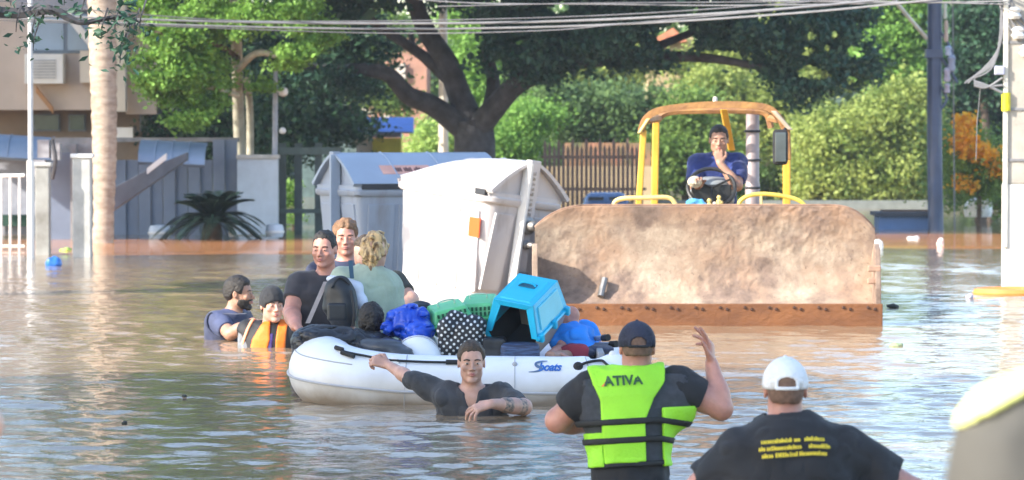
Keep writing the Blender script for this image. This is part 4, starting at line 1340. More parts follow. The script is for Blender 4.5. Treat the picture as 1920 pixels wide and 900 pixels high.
# --- overhead cables
def wire(pts, r, label, m=cgr):
    q = spline([P(*p) for p in pts], 8)
    c = q[0]
    o = MB().tube(q, r, 6).build("power_cable", m, None, True)
    return tag(o, label, "cable", "cables strung across the street")
wd = 44
wire([(-300, 12, wd), (250, 36, wd), (700, 44, wd), (1100, 38, wd - 1), (1500, 14, wd - 3), (1894, -28, 38.2)], .014, "upper of the two thick pale cables sagging across the street")
wire([(-300, 20, wd), (250, 44, wd), (700, 54, wd), (1100, 48, wd - 1), (1500, 24, wd - 3), (1894, -16, 38.2)], .012, "lower of the two thick pale cables sagging across the street")
wire([(-300, 28, wd), (250, 47, wd), (700, 62, wd), (1000, 58, wd - 1), (1200, 42, wd - 2), (1894, -22, 38.2)], .007, "thin dark cable hanging lowest of the bundle across the street", mat("cable_dark", (.12, .12, .13), rough=.6))
wire([(-300, -30, wd), (300, 30, wd), (620, 40, wd), (1100, 30, wd - 1), (1500, 4, wd - 3), (1894, -34, 38.2)], .007, "thin grey cable just above the two thick ones", mat("cable_dark", ()))
wire([(520, -40, wd), (820, 2, wd), (1150, 8, wd - 1), (1400, 10, wd - 2), (1894, 2, 38.2)], .007, "pale cable near the top of the picture in the middle")
wire([(820, 12, wd), (1100, 6, wd - 1), (1450, 3, wd - 2), (1894, -6, 38.2)], .007, "thin cable near the top over the loader's roll bar", mat("cable_dark", ()))
wire([(1100, -12, wd), (1500, 2, wd - 2), (1720, 4, 41), (1894, 8, 38.2)], .008, "thin pale cable running to the concrete pole's top")

# --- floating things
def lump(name, px, py, w_, h_, label, cat, m, seed=1):
    p = W(px, py); s2 = S(p[1]); r0 = w_ / 2 / s2
    hh = h_ / s2
    F_ = Field(p + np.array([-r0 * 1.5, -r0 * 1.5, -.08]), p + np.array([r0 * 1.5, r0 * 1.5, hh * 1.4 + .02]), max(.006, r0 / 12))
    F_.put(ell(p + np.array([0, 0, hh * .3]), (r0, r0 * .8, hh * .62)), .01)
    F_.put(ell(p + np.array([r0 * .35, 0, hh * .4]), (r0 * .5, r0 * .5, hh * .55)), .02)
    F_.wrinkle(r0 * .18, 3.5 / r0 / 2, seed)
    o = link(name, F_.mesh(name, m))
    o.data.transform(Matrix.Translation(-Vector(tuple(p)))); o.location = tuple(p)
    return tag(o, label, cat)
lump("plastic_bag", 100, 499, 30, 20, "blue plastic bag floating left of the gate post's reflection", "bag", mat("plastic_blue", (.03, .16, .55), rough=.35), 1)
lump("bottle", 122, 471, 24, 7, "flattened green bottle floating in front of the palm trunk", "bottle", mat("plastic_green", (.35, .55, .10), rough=.35), 2)
lump("plastic_bag", 1646, 468, 22, 20, "white plastic bag caught at the loader bucket's right end", "bag", mat("plastic_white", (.75, .75, .72), rough=.4), 3)
lump("foam_tray", 1712, 449, 24, 6, "white foam tray floating before the blue planter", "tray", mat("plastic_white", ()), 4)
lump("cup", 1763, 462, 13, 17, "pinkish white cup floating below the navy pole", "cup", mat("plastic_pink", (.75, .60, .55), rough=.4), 5)
lump("debris", 1674, 577, 24, 7, "small dark clump of debris right of the bucket's cutting edge", "debris", mat("debris_dark", (.03, .035, .03), rough=.8), 6)
lump("leaf_litter", 1680, 650, 24, 6, "pale green leaf litter drifting right of the white cap", "debris", mat("litter_green", (.30, .36, .20), rough=.8), 7)
lump("debris", 345, 745, 10, 5, "tiny dark twig clump floating in open water at lower left", "debris", mat("debris_dark", ()), 8)
lump("debris", 233, 795, 10, 5, "tiny dark fragment floating nearest the lower left corner", "debris", mat("debris_dark", ()), 9)
t = lump("sandbag", 1818, 560, 14, 10, "small lilac bag beside the orange ring at the concrete pole", "bag", mat("plastic_lilac", (.4, .4, .5), rough=.5), 10)
# orange boom ring round the pole foot
w0 = W(1900, 552)
pts = [(w0[0] + .34 * math.cos(a), w0[1] - .02 + .30 * math.sin(a), .01) for a in np.linspace(0, 2 * math.pi, 33)]
tag(MB().tube(pts, .055, 8, cap=False).build("rescue_ring", mat("ring_orange", (.82, .27, .06), rough=.5, var=.08), None, True), "orange ring float lying round the concrete pole's foot", "float")
# overturned white dinghy/tank at the far right
t = empty("water_tank", P(1834, 395, 64), "overturned white plastic tank by the orange blossom shrub", "tank")
MB().lathe(P(1834, 393, 64), [(.22, -.12), (.24, -.02), (.22, .10), (.13, .19), (.05, .20)], 14).build("shell", mat("plastic_white", ()), t, True)
MB().box(P(1843, 378, 63.8), (.26, .3, .10)).build("lid", whitep, t, bevel=.02)

# --- trees outside the picture, left, placed to shade water, container, wall and house
def off_tree(x, y, r0, hgt, label, seed, n=15000, sq=1.0):
    t_ = empty("shade_tree", (x, y, 0), label, "tree", "street trees left of the picture")
    limb(q := MB(), [(x, y, -1.05), (x + .1, y, 1.6), (x - .1, y + .1, hgt * .55), (x, y, hgt)], .28, .12, 10)
    for k in range(6):
        a = k * 1.05 + seed
        limb(q, [(x, y, hgt * .5), (x + r0 * .35 * math.cos(a), y + r0 * .35 * math.sin(a), hgt * .8), (x + r0 * .75 * math.cos(a), y + r0 * .75 * math.sin(a), hgt * 1.02)], .12, .04, 6)
    q.build("trunk", BARK_BR, t_, True)
    rs = np.random.default_rng(seed)
    bl = [(np.array([x, y, hgt]), (r0 * .8, r0 * .8, r0 * .55))]
    for k in range(9):
        a = rs.random() * 6.28; q_ = r0 * .55
        bl.append((np.array([x + q_ * math.cos(a), y + q_ * math.sin(a), hgt + rs.normal() * r0 * .22]), (r0 * .5, r0 * .5, r0 * .38)))
    crown("crown", bl, n, .30, L_MID, t_, clump=.30, per=26, seed=seed, shell=.3, aspect=.9)
    return t_
def shade_at(x, y, z, tt):
    v = np.array([x, y, z]) + np.array(SUN_DIR) * tt
    return v
for (x, y, z, tt, r0, sd, lab) in ((-1.3, 21.0, .6, 13.0, 3.9, 3, "leafy street tree standing left of the dinghy, outside the picture"),
                                   (.6, 14.5, .8, 14.0, 3.8, 4, "leafy street tree nearest the camera on the left, outside the picture"),
                                   (-1.35, 38.9, .8, 12.5, 1.9, 5, "small street tree left of the containers, outside the picture"),
                                   (-4.6, 57.8, .3, 8.6, 1.7, 7, "small unseen tree added to shade the slate panel wall"),  # added out of view, low crown keeps sun off the slate wall
                                   (-7.6, 65.0, 2.0, 9.5, 3.4, 8, "tall unseen tree added to shade the taupe house")):  # added out of view, its crown puts the house front in shade
    v = shade_at(x, y, z, tt)
    T_ = off_tree(v[0], v[1], r0, v[2], lab, sd, n=(15000 if r0 > 3 else 7000))
    if sd == 3:
        br = MB()
        tips = [(30, 60), (62, 95), (60, 70), (150, 45), (190, 70), (235, 95), (250, 70), (215, 60), (262, 55), (20, 10), (120, 10), (225, 118)]
        limb(br, [(v[0], v[1], v[2] - .6), P(-420, -160, 24.5), P(-40, 12, 26), P(90, 18, 26), P(130, 34, 26), P(160, 42, 26), P(230, 30, 26), P(262, 42, 26)], .06, .006, 6)
        for tx, ty in tips:
            q0 = P(tx + 12, max(-10, ty - 55), 26)
            limb(br, [q0, P(tx + 2, ty - 22, 26 - .05), P(tx, ty, 26)], .008, .003, 4)
        br.build("branch", BARK_DK, T_, True)
        rs = np.random.default_rng(77)
        cs = []
        for tx, ty in tips + [(200, 40), (238, 52), (60, 40), (85, 12), (245, 20), (15, 0)]:
            m2 = 22 if tx > 180 else 13
            cs.append(P(tx, ty - 8, 26) + rs.normal(size=(m2, 3)) * np.array([.055, .1, .075]))
        V, Fq = leaf_quads(np.concatenate(cs), .062, rs, aspect=.42)
        link("leaves", mesh_np("leaves", V, Fq, L_DK, False), T_)
# ------------------------------------------------------------------ waste containers
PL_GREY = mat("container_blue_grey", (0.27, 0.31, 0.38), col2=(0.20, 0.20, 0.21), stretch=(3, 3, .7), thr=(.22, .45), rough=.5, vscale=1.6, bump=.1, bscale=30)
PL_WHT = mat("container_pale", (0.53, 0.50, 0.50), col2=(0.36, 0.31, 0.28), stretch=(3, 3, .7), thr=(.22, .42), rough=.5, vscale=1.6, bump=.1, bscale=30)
PL_LID = mat("container_lid", (0.28, 0.34, 0.43), rough=.42, var=.06, vscale=1.5)
DARKM = mat("gap_dark", (0.03, 0.033, 0.04), rough=.8, var=.1)
STEEL = mat("steel_worn", (0.30, 0.29, 0.28), rough=.45, metal=.7, var=.25, vscale=14)
PINK = mat("label_salmon", (0.62, 0.33, 0.26), rough=.6, var=.1)
def container(label, px, py, d, ang, L, W_, tilt, near_left, body_m, lid_m, post_m, hip=0.0):
    """px,py,d: place of the near corner at water level; long side runs away at ang; the gable at the other side"""
    near = P(px, py, d); near[2] = -.05
    ca, sa_ = math.cos(R(ang)), math.sin(R(ang))
    if near_left:            # long side to the left-back, gable to the right-back
        U = np.array([-ca, sa_, 0]); V = np.array([sa_, ca, 0])
    else:                    # long side to the right-back, gable to the left-back
        U = np.array([ca, sa_, 0]); V = np.array([-sa_, ca, 0])
    t_ = empty("waste_container", near, label, "container", "large grey waste containers afloat in the flood")
    rot = Matrix.Rotation(R(tilt), 3, 'Y')
    def T(u, v, z):
        p = U * u + V * v + np.array([0, 0, z])
        p = np.array(rot @ Vector(tuple(p)))
        return near + p
    Hb, He, Ht = 1.02, 1.09, 1.40
    def sec(z, ins, n=3):
        """rounded-corner section"""
        c = []
        rr_ = .07 + .07 * hip
        for cu, cv, a0 in ((ins + rr_, ins + rr_, 180), (L - ins - rr_, ins + rr_, 270), (L - ins - rr_, W_ - ins - rr_, 0), (ins + rr_, W_ - ins - rr_, 90)):
            for k in range(n + 1):
                a = R(a0 + 90 * k / n)
                c.append(T(cu + rr_ * math.cos(a), cv + rr_ * math.sin(a), z))
        return c
    def loft(levels, nm, m, cap=True):
        vs, fs = [], []
        rings = [sec(z, ins) for z, ins in levels]
        n = len(rings[0])
        for r_ in rings: vs += r_
        for i in range(len(rings) - 1):
            for k in range(n):
                k2 = (k + 1) % n
                fs.append((i * n + k, i * n + k2, (i + 1) * n + k2, (i + 1) * n + k))
        fs.append(tuple(range(n))[::-1]); fs.append(tuple((len(rings) - 1) * n + k for k in range(n)))
        return MB().add(vs, fs).build(nm, m, t_, True)
    loft([(-.22, .16), (.1, .115), (.5, .06), (.92, .025), (Hb - .05, .02)], "body", body_m)
    loft([(Hb - .06, .005), (Hb - .04, -.012), (Hb + .0, -.015), (Hb + .012, -.002), (He - .02, .0)], "rim", body_m)
    # pressed panels, proud of the long side and the gable
    def panel(side, a0, a1, z0, z1, th=.016):
        vs = []
        for z, a in ((z0, a0), (z0, a1), (z1, a1), (z1, a0)):
            ins = np.interp(z, [.1, .5, .92, 1.0], [.115, .06, .025, .02])
            for o_ in (-th, .012):
                vs.append(T(a, ins + o_, z) if side == 'L' else T(ins + o_, a, z))
        MB().add(vs, [(0, 2, 4, 6), (1, 7, 5, 3), (0, 1, 3, 2), (2, 3, 5, 4), (4, 5, 7, 6), (6, 7, 1, 0)]).build("rib_panel", body_m, t_, bevel=.005)
    for k in range(4):
        a0 = .14 + k * (L - .28) / 4
        panel('L', a0, a0 + (L - .28) / 4 - .05, .12, .88)
    panel('G', .12, W_ / 2 - .12, .15, .88); panel('G', W_ / 2 + .12, W_ - .12, .15, .88)
    # lid: arched profile across the short side
    prof = []
    for k in range(17):
        q = -1 + 2 * k / 16
        prof.append((W_ / 2 + q * (W_ / 2 + .02), He + (Ht - He) * (1 - abs(q) ** 1.45)))
    us = [-.03, .1 * L, .3 * L, .5 * L, .62 * L, .74 * L, .84 * L, .92 * L, .97 * L, L + .03 - .05 * hip]
    def gz(u):                     # the far end of the lid rolls down when hipped
        q = min(1, max(0, (u / L + .02) / 1.04))
        return 1 - hip * .92 * (1 - math.sqrt(max(0, 1 - q ** 2.0)))
    n, vs = 17, []
    for dv, dz in ((1, 0), (.95, -.03)):
        for u in us:
            for v, z in prof: vs.append(T(u, W_ / 2 + (v - W_ / 2) * dv * (1 - hip * .12 * max(0, u / L - .86) / .14), He + (z - He) * gz(u) + dz))
    m_u = len(us); O = n * m_u
    fs = []
    for i in range(m_u - 1):
        for k in range(n - 1):
            a_ = i * n + k
            fs.append((a_, a_ + 1, a_ + n + 1, a_ + n)); fs.append((O + a_, O + a_ + n, O + a_ + n + 1, O + a_ + 1))
        fs.append((i * n, (i + 1) * n, O + (i + 1) * n, O + i * n)); fs.append((i * n + n - 1, O + i * n + n - 1, O + (i + 1) * n + n - 1, (i + 1) * n + n - 1))
    for k in range(n - 1):
        fs.append((k, O + k, O + k + 1, k + 1)); e = (m_u - 1) * n + k
        fs.append((e, e + 1, O + e + 1, O + e))
    lid = MB().add(vs, fs).build("lid", lid_m, t_, True)
    # stiffening ribs pressed into the lid
    for u in (.30 * L, .62 * L):
        MB().tube([T(u, v, He + (z - He) * gz(u) + .001) for v, z in prof[1:-1]], .010, 5).build("lid_rib", lid_m, lid, True)
    # gable walls under the lid
    for u, nm in ((.035, "gable"), (L - .035, "gable")):
        poly = [T(u, W_ / 2 + (v - W_ / 2) * .94, He + (z - He) * gz(u) - .035) for v, z in prof] + [T(u, W_ - .03, Hb), T(u, .03, Hb)]
        poly2 = [np.asarray(p_) + U * .02 for p_ in poly]
        m2 = len(poly)
        MB().add(poly + poly2, [tuple(range(m2)), tuple(range(2 * m2 - 1, m2 - 1, -1))] + [(k, m2 + k, m2 + (k + 1) % m2, (k + 1) % m2) for k in range(m2)]).build(nm, body_m, t_)
    # flap slot on the long side
    vs = []
    for u in ((.06, L * .62) if not hip else (.06, .20)):
        for v, z in ((-.018, Hb + .012), (-.018, He - .005), (.05, He - .005), (.05, Hb + .012)):
            vs.append(T(u, v, z))
    MB().add(vs, [(0, 1, 5, 4), (1, 2, 6, 5), (2, 3, 7, 6), (3, 0, 4, 7), (0, 3, 2, 1), (4, 5, 6, 7)]).build("slot", DARKM, t_)
    # post with lifting pins on the gable
    g0 = -.055
    vs = []
    pw = .048
    def bar(v0, v1, u0, u1, z0, z1):
        vs = [T(u, v, z) for z in (z0, z1) for u, v in ((u0, v0), (u1, v0), (u1, v1), (u0, v1))]
        return MB().add(vs, [(0, 3, 2, 1), (4, 5, 6, 7), (0, 1, 5, 4), (1, 2, 6, 5), (2, 3, 7, 6), (3, 0, 4, 7)])
    bar(W_ / 2 - .062, W_ / 2 + .062, -.045, .03, -.15, Ht + .01).build("post", body_m, t_, bevel=.006)
    bar(W_ / 2 - .096, W_ / 2 - .066, -.085, .02, -.15, Ht - .02).build("post_flange", post_m, t_, bevel=.004)
    if near_left:
        for z, r_ in ((.80, .075), (.62, .04)):
            c = T(-.085, W_ / 2 + .0, z)
            rm = Vector(tuple(-U)).to_track_quat('Z', 'Y').to_matrix()
            MB().lathe(c, [(r_ * 1.1, -.05), (r_ * 1.1, -.02), (r_ * .7, -.01), (r_ * .7, .05), (r_ * .5, .07), (r_ * .1, .075)], 14, rm).build("lifting_pin", STEEL, t_, True)
        bar(W_ / 2 - .06, W_ / 2 + .07, -.075, -.04, .30, .36).build("bracket", STEEL, t_, bevel=.005)
        rq = random.Random(5)
        for k in range(9):              # illegible stencilled marks down the post
            z = 1.27 - k * .048
            for j in range(2):
                bar(W_ / 2 - .02 + rq.uniform(-.004, .01) + j * .018, W_ / 2 - .006 + j * .020, -.049, -.044, z, z + rq.uniform(.018, .034)).build("stencil_mark", STEEL, t_)
    return t_, T, prof, (L, W_, Hb, He, Ht)
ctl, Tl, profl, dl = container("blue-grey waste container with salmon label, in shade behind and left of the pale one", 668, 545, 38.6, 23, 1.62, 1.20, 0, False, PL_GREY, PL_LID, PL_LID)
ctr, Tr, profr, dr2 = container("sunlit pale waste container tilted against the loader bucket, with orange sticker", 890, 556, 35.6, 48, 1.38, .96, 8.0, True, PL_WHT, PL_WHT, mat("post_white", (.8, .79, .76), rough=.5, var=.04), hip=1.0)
# salmon label on the left lid
def on_lid(T, L, W_, He, Ht, u, q, lift):
    v = W_ / 2 + q * (W_ / 2 + .02)
    return T(u, v, He + (Ht - He) * (1 - abs(q) ** 1.45) + lift)
def lid_patch(T, dims, u0, u1, q0, q1, lift, n=5):
    L, W_, Hb, He, Ht = dims
    vs, fs = [], []
    for l_ in (lift, lift - .008):
        for i in range(n + 1):
            for j in (0, 1):
                vs.append(on_lid(T, L, W_, He, Ht, u0 + (u1 - u0) * j, q0 + (q1 - q0) * i / n, l_))
    for i in range(n):
        fs.append((2 * i, 2 * i + 1, 2 * i + 3, 2 * i + 2)); o_ = 2 * n + 2
        fs.append((o_ + 2 * i, o_ + 2 * i + 2, o_ + 2 * i + 3, o_ + 2 * i + 1))
        fs.append((2 * i, 2 * i + 2, o_ + 2 * i + 2, o_ + 2 * i)); fs.append((2 * i + 1, o_ + 2 * i + 1, o_ + 2 * i + 3, 2 * i + 3))
    fs += [(0, 2 * n + 2, 2 * n + 3, 1), (2 * n, 2 * n + 1, 4 * n + 3, 4 * n + 2)]
    return MB().add(vs, fs)
lab = lid_patch(Tl, dl, .34, .88, -.78, -.56, .006).build("label", PINK, ctl)
rq = random.Random(11)
u = .49
for w_ in (3, 0, 4, 0, 4, 2):
    for k in range(w_):
        a_ = rq.uniform(.012, .02)
        lid_patch(Tl, dl, u, u + a_, -.73, -.65 + rq.uniform(-.01, .03), .010, 2).build("letter_mark", mat("print_maroon", (.06, .02, .02), rough=.6), lab)
        u += a_ + .008
    u += .014 if w_ == 0 else .008
# orange/yellow sticker wrapping the near corner of the right container
def stk(u0, u1, z0, z1, m, nm, par):
    vs = []
    for z in (z0, z1):
        ins = float(np.interp(z, [.1, .5, .92, 1.0], [.115, .06, .025, .02]))
        for u_ in (u0, u1):
            for o_ in (-.022, -.010):
                vs.append(Tr(u_, ins + o_, z))
    return MB().add(vs, [(0, 4, 6, 2), (1, 3, 7, 5), (0, 2, 3, 1), (4, 5, 7, 6), (0, 1, 5, 4), (2, 6, 7, 3)]).build(nm, m, par)
sk = stk(.11, .26, .63, .81, mat("sticker_orange", (.85, .045, .005), col2=(.85, .10, .005), rough=.5, vscale=3, thr=(.45, .6)), "sticker", ctr)

# ------------------------------------------------------------------ wheel loader
d0 = 31.0
lo_ = empty("wheel_loader", P(1330, 612, d0), "yellow wheel loader with a broad muddy bucket facing the camera, roll bar over the seat", "loader")
RUST = mat("rust_cutting_edge", (0.25, 0.10, 0.035), col2=(0.15, 0.06, 0.025), rough=.6, metal=.2, vscale=5, bump=.3, bscale=40, stretch=(.6, 1, 1))
def bucket_mat():
    m = bpy.data.materials.new("bucket_dried_mud")
    m.use_nodes = True
    n, l = m.node_tree.nodes, m.node_tree.links
    b = n["Principled BSDF"]
    tc = n.new("ShaderNodeTexCoord")
    def nz(sc, det, ro=.6, stretch=None):
        mp = n.new("ShaderNodeMapping")
        if stretch: mp.inputs["Scale"].default_value = stretch
        l.new(tc.outputs["Object"], mp.inputs[0])
        q = n.new("ShaderNodeTexNoise"); q.inputs["Scale"].default_value = sc; q.inputs["Detail"].default_value = det; q.inputs["Roughness"].default_value = ro
        l.new(mp.outputs[0], q.inputs["Vector"])
        return q.outputs["Fac"]
    def ramp(f, p0, p1, c0=(0, 0, 0, 1), c1=(1, 1, 1, 1)):
        r_ = n.new("ShaderNodeValToRGB")
        r_.color_ramp.elements[0].position = p0; r_.color_ramp.elements[1].position = p1
        r_.color_ramp.elements[0].color = c0; r_.color_ramp.elements[1].color = c1
        l.new(f, r_.inputs[0]); return r_.outputs[0]
    def mix(f, a, b_):
        x = n.new("ShaderNodeMix"); x.data_type = 'RGBA'
        l.new(f, x.inputs[0]); l.new(a, x.inputs[6]); l.new(b_, x.inputs[7]); return x.outputs[2]
    mud = ramp(nz(7, 8, .7), .3, .7, (.27, .195, .14, 1), (.52, .42, .32, 1))
    steel = ramp(nz(3, 6), .3, .7, (.24, .145, .09, 1), (.42, .265, .175, 1))
    grey = ramp(nz(9, 6), .3, .7, (.13, .09, .07, 1), (.30, .21, .16, 1))
    # mud clings in the middle height of the shell, thin towards lip and ends
    sep = n.new("ShaderNodeSeparateXYZ"); l.new(tc.outputs["Object"], sep.inputs[0])
    zr = n.new("ShaderNodeMapRange"); zr.inputs[1].default_value = .93; zr.inputs[2].default_value = .76; l.new(sep.outputs[2], zr.inputs[0])
    add = n.new("ShaderNodeMath"); add.operation = 'MULTIPLY'
    msk = ramp(nz(1.6, 6, .65), .34, .60)
    l.new(zr.outputs[0], add.inputs[0]); l.new(msk, add.inputs[1])
    c1 = mix(add.outputs[0], steel, mud)
    sp = ramp(nz(26, 5, .7), .60, .70)
    c2 = mix(ramp(nz(2.3, 5, .6), .44, .58), c1, grey)
    sp2 = n.new("ShaderNodeMath"); sp2.operation = 'MULTIPLY'; l.new(sp, sp2.inputs[0]); sp2.inputs[1].default_value = .75
    drk = n.new("ShaderNodeRGB"); drk.outputs[0].default_value = (.14, .09, .06, 1)
    c3 = mix(sp2.outputs[0], c2, drk.outputs[0])
    l.new(c3, b.inputs["Base Color"])
    b.inputs["Roughness"].default_value = .8
    bp = n.new("ShaderNodeBump"); bp.inputs["Strength"].default_value = .5; bp.inputs["Distance"].default_value = .02
    l.new(nz(11, 8, .75), bp.inputs["Height"]); l.new(bp.outputs[0], b.inputs["Normal"])
    return m
BKT = bucket_mat()
bx0, bx1 = P(1003, 500, 31.3)[0], P(1642, 500, 31.3)[0]
cy = 31.06
def bprof(k):            # shell profile from the cutting edge (k=0) to the top lip (k=1): (y, z)
    a = np.interp(k, [0, .18, .35, .5, .65, .8, .92, 1], [0.02, .22, .34, .385, .385, .36, .335, .325])
    z = np.interp(k, [0, .18, .35, .5, .65, .8, .92, 1], [0.15, .17, .27, .42, .60, .78, .90, .965])
    return a, z
def kshape(x):           # corner fall-off of the top lip
    e0 = np.clip((x - bx0) / .50, 0, 1); e1 = np.clip((bx1 - x) / .40, 0, 1)
    return 1 - .22 * (1 - e0) ** 2.8 - .24 * (1 - e1) ** 2.8
nu, nv_ = 260, 90
uu = np.linspace(bx0, bx1, nu); kk = np.linspace(0, 1, nv_)
U_, K_ = np.meshgrid(uu, kk, indexing='ij')
# smooth profile
kx = np.linspace(0, 1, 200); ya, za = bprof(kx)
for _ in range(60):
    ya[1:-1] = (ya[:-2] + ya[2:] + 2 * ya[1:-1]) / 4; za[1:-1] = (za[:-2] + za[2:] + 2 * za[1:-1]) / 4
Yp = np.interp(K_, kx, ya); Zp = np.interp(K_, kx, za)
Zp = .15 + (Zp - .15) * kshape(U_)
caked = np.clip(noise3(U_, K_, 0 * U_, (1.7, 2.2, 1), 3) + .35, 0, 1)
bumpn = (.005 * noise3(U_, K_ * 1.2, 0 * U_, 9, 1) + .005 * noise3(U_, K_ * 1.2, 0 * U_, 22, 2) + .004 * noise3(U_, K_ * 1.2, 0 * U_, 48, 2)) * caked + .008 * noise3(U_, K_, 0 * U_, 2.2, 6)
front = np.stack([U_, cy + Yp - np.abs(bumpn) * 1.2, Zp], -1)
back = np.stack([U_, cy + Yp + .035, Zp - .01], -1)
idx = np.arange(nu * nv_).reshape(nu, nv_)
Fq = np.stack([idx[:-1, :-1], idx[1:, :-1], idx[1:, 1:], idx[:-1, 1:]], -1).reshape(-1, 4)
Fb = Fq[:, ::-1] + nu * nv_
top = np.stack([idx[:-1, -1], idx[1:, -1], idx[1:, -1] + nu * nv_, idx[:-1, -1] + nu * nv_], -1)
bk = link("bucket_shell", mesh_np("bucket_shell", np.concatenate([front.reshape(-1, 3), back.reshape(-1, 3)]), np.concatenate([Fq, Fb, top]), BKT), lo_)
bk.data.transform(Matrix.Translation(Vector(lo_.location)))          # texture runs in world height
bk.location = tuple(-Vector(lo_.location))
BKE = mat("bucket_side_plate", (.42, .26, .18), col2=(.26, .16, .11), rough=.7, vscale=4, bump=.4, bscale=25)
for sgn, x in ((-1, bx0), (1, bx1)):
    kq = kshape(np.array([x + sgn * -.02]))[0]
    poly = [(0.0, .13)] + [(float(np.interp(k, kx, ya)) + .04, .15 + (float(np.interp(k, kx, za)) - .15) * kq + .0) for k in np.linspace(.1, .66, 8)]
    lipy, lipz = poly[-1]
    poly += [(.20, .66), (.09, .62), (.04, .45), (.0, .30)]
    MB().prism(poly, (x, cy, 0), (0, 1, 0), (0, 0, 1), (1, 0, 0), .045).build("side_plate", BKT, lo_, bevel=.006)
    if sgn > 0:
        for z in (.36, .46):
            MB().box((x - .03, cy + .06, z), (.11, .05, .05)).build("wear_block", BKE, lo_, bevel=.01)
MB().tube([(q, cy + .02 + float(np.interp(1, kx, ya)), .15 + (.965 - .15) * float(kshape(np.array([q]))[0]) + .004) for q in np.linspace(bx0, bx1, 60)], .011, 6).build("top_lip", mat("lip_brown", (.30, .18, .12), rough=.8, var=.3, vscale=6), lo_, True)
ex0, ex1 = bx0 - .02, P(1656, 590, 31.0)[0]
MB().box(((ex0 + ex1) / 2, cy - .0, .055), (ex1 - ex0, .05, .245)).build("cutting_edge", RUST, lo_, bevel=.006)
MB().box(((ex0 + ex1) / 2 - .01, cy + .06, .155), (ex1 - ex0 - .06, .16, .03)).build("cutting_lip", RUST, lo_)
bolt_me = None
for k in range(14):
    for j in (0, 1):
        x = ex0 + .12 + k * (ex1 - ex0 - .24) / 13 + j * .055
        if bolt_me is None:
            q = MB().lathe((0, 0, 0), [(.012, -.004), (.014, .004), (.009, .010)], 7, Matrix.Rotation(R(90), 3, 'X'))
            bolt_me = bpy.data.meshes.new("bolt"); bolt_me.from_pydata(q.v, [], q.f); bolt_me.materials.append(mat("bolt_dark", (.09, .045, .03), rough=.6, metal=.4))
        o = bpy.data.objects.new("bolt", bolt_me); COL.objects.link(o); o.parent = lo_
        o.location = tuple(Vector((x, cy - .028, .148 if j == 0 else .135)) - Vector(lo_.location))
# a root caught in the mud and a bar stub, as in the picture
MB().tube(spline([P(1296, 398, 31.45), P(1318, 440, 31.5), P(1330, 480, 31.5), P(1345, 520, 31.46), P(1372, 545, 31.40)], 6), .008, 5).build("root", BARK_BR, lo_, True)
MB().tube([P(1126, 556, 31.3), P(1134, 522, 31.38)], .028, 8).build("pin_stub", STEEL, lo_, True)
# machine behind the bucket
YELP = mat("paint_yellow", (0.72, 0.40, 0.045), rough=.45, var=.10, vscale=4, bump=.1)
YELR = mat("paint_yellow_rusted", (0.44, 0.23, 0.07), col2=(0.20, 0.09, 0.045), rough=.7, vscale=6, bump=.3)
YELL = mat("paint_yellow_pale", (0.80, 0.60, 0.22), rough=.45, var=.12, vscale=4)
def at(x, y, d): return P(x, y, d)
def pl(name, x0, y0, x1, y1, d, th, m, bev=.01, par=None):
    a, b_ = P(x0, y1, d), P(x1, y0, d)
    c = (a + b_) / 2; c[1] += th / 2
    return MB().box(c, (abs(b_[0] - a[0]), th, abs(b_[2] - a[2]))).build(name, m, par or lo_, bevel=bev)
pl("chassis", 1160, 415, 1520, 470, 32.2, 4.2, mat("paint_grime", (.30, .19, .09), rough=.8, var=.2))
pl("hood", 1215, 390, 1490, 420, 34.4, 2.0, YELP, .04)
for sgn, xx in ((-1, 1150), (1, 1490)):
    a = [P(xx + (10 if sgn < 0 else 0), 420, 33.4), P(xx + 10, 430, 32.4), P(xx + 10, 470, 31.7)]
    MB().tube(a, .09, 8).build("lift_arm", YELP, lo_, True)
tyre_m = mat("rubber_black", (.02, .02, .022), rough=.85, var=.2, vscale=12, bump=.5)
for sgn, xx in ((-1, 1085), (1, 1588)):
    for dd_ in (33.3, 36.0):
        c = P(xx if dd_ < 34 else (960 + (xx - 960) * 33.3 / 36), 380, dd_); c[2] = .02
        rm = Matrix.Rotation(R(90), 3, 'Y')
        ty = MB().lathe(c, [(.38, -.20), (.62, -.22), (.70, -.14), (.72, 0), (.70, .14), (.62, .22), (.38, .20)], 28, rm).build("tyre", tyre_m, lo_, True)
        MB().lathe(c, [(.05, -.15), (.36, -.17), (.38, 0), (.36, .17), (.05, .15)], 16, rm).build("rim", YELP, ty, True)
        for k in range(16):
            a = 2 * math.pi * k / 16
            MB().box(c + np.array([0, .715 * math.cos(a), .715 * math.sin(a)]), (.40, .10, .05), Matrix.Rotation(a - math.pi / 2, 3, 'X')).build("tread_lug", tyre_m, ty)
# roll bar frame: front arch, rear legs, rails along the roof
df, db = 32.7, 34.1
arch = spline([at(1202, 246, df), at(1212, 222, df), at(1236, 207, df), at(1290, 199, df), at(1345, 196, df), at(1400, 197, df), at(1440, 203, df), at(1462, 222, df), at(1474, 246, df)], 5)
m_ = MB()
n_ = len(arch)
vs, fs = [], []
for i, p in enumerate(arch):
    tg = norm(arch[min(i + 1, n_ - 1)] - arch[max(i - 1, 0)]); up_ = norm(np.cross(tg, [0, 1, 0])) * -1
    if up_[2] < 0 and abs(tg[0]) > .3: up_ = -up_
    if abs(tg[0]) <= .3: up_ = np.array([-1 if i < n_ / 2 else 1, 0, .3]); up_ = norm(up_)
    for a_, b_ in ((-.045, -.028), (.10, -.028), (.10, .028), (-.045, .028)):
        vs.append(p + np.array([0, a_, 0]) + up_ * b_)
for i in range(n_ - 1):
    for k in range(4):
        fs.append((4 * i + k, 4 * i + (k + 1) % 4, 4 * i + 4 + (k + 1) % 4, 4 * i + 4 + k))
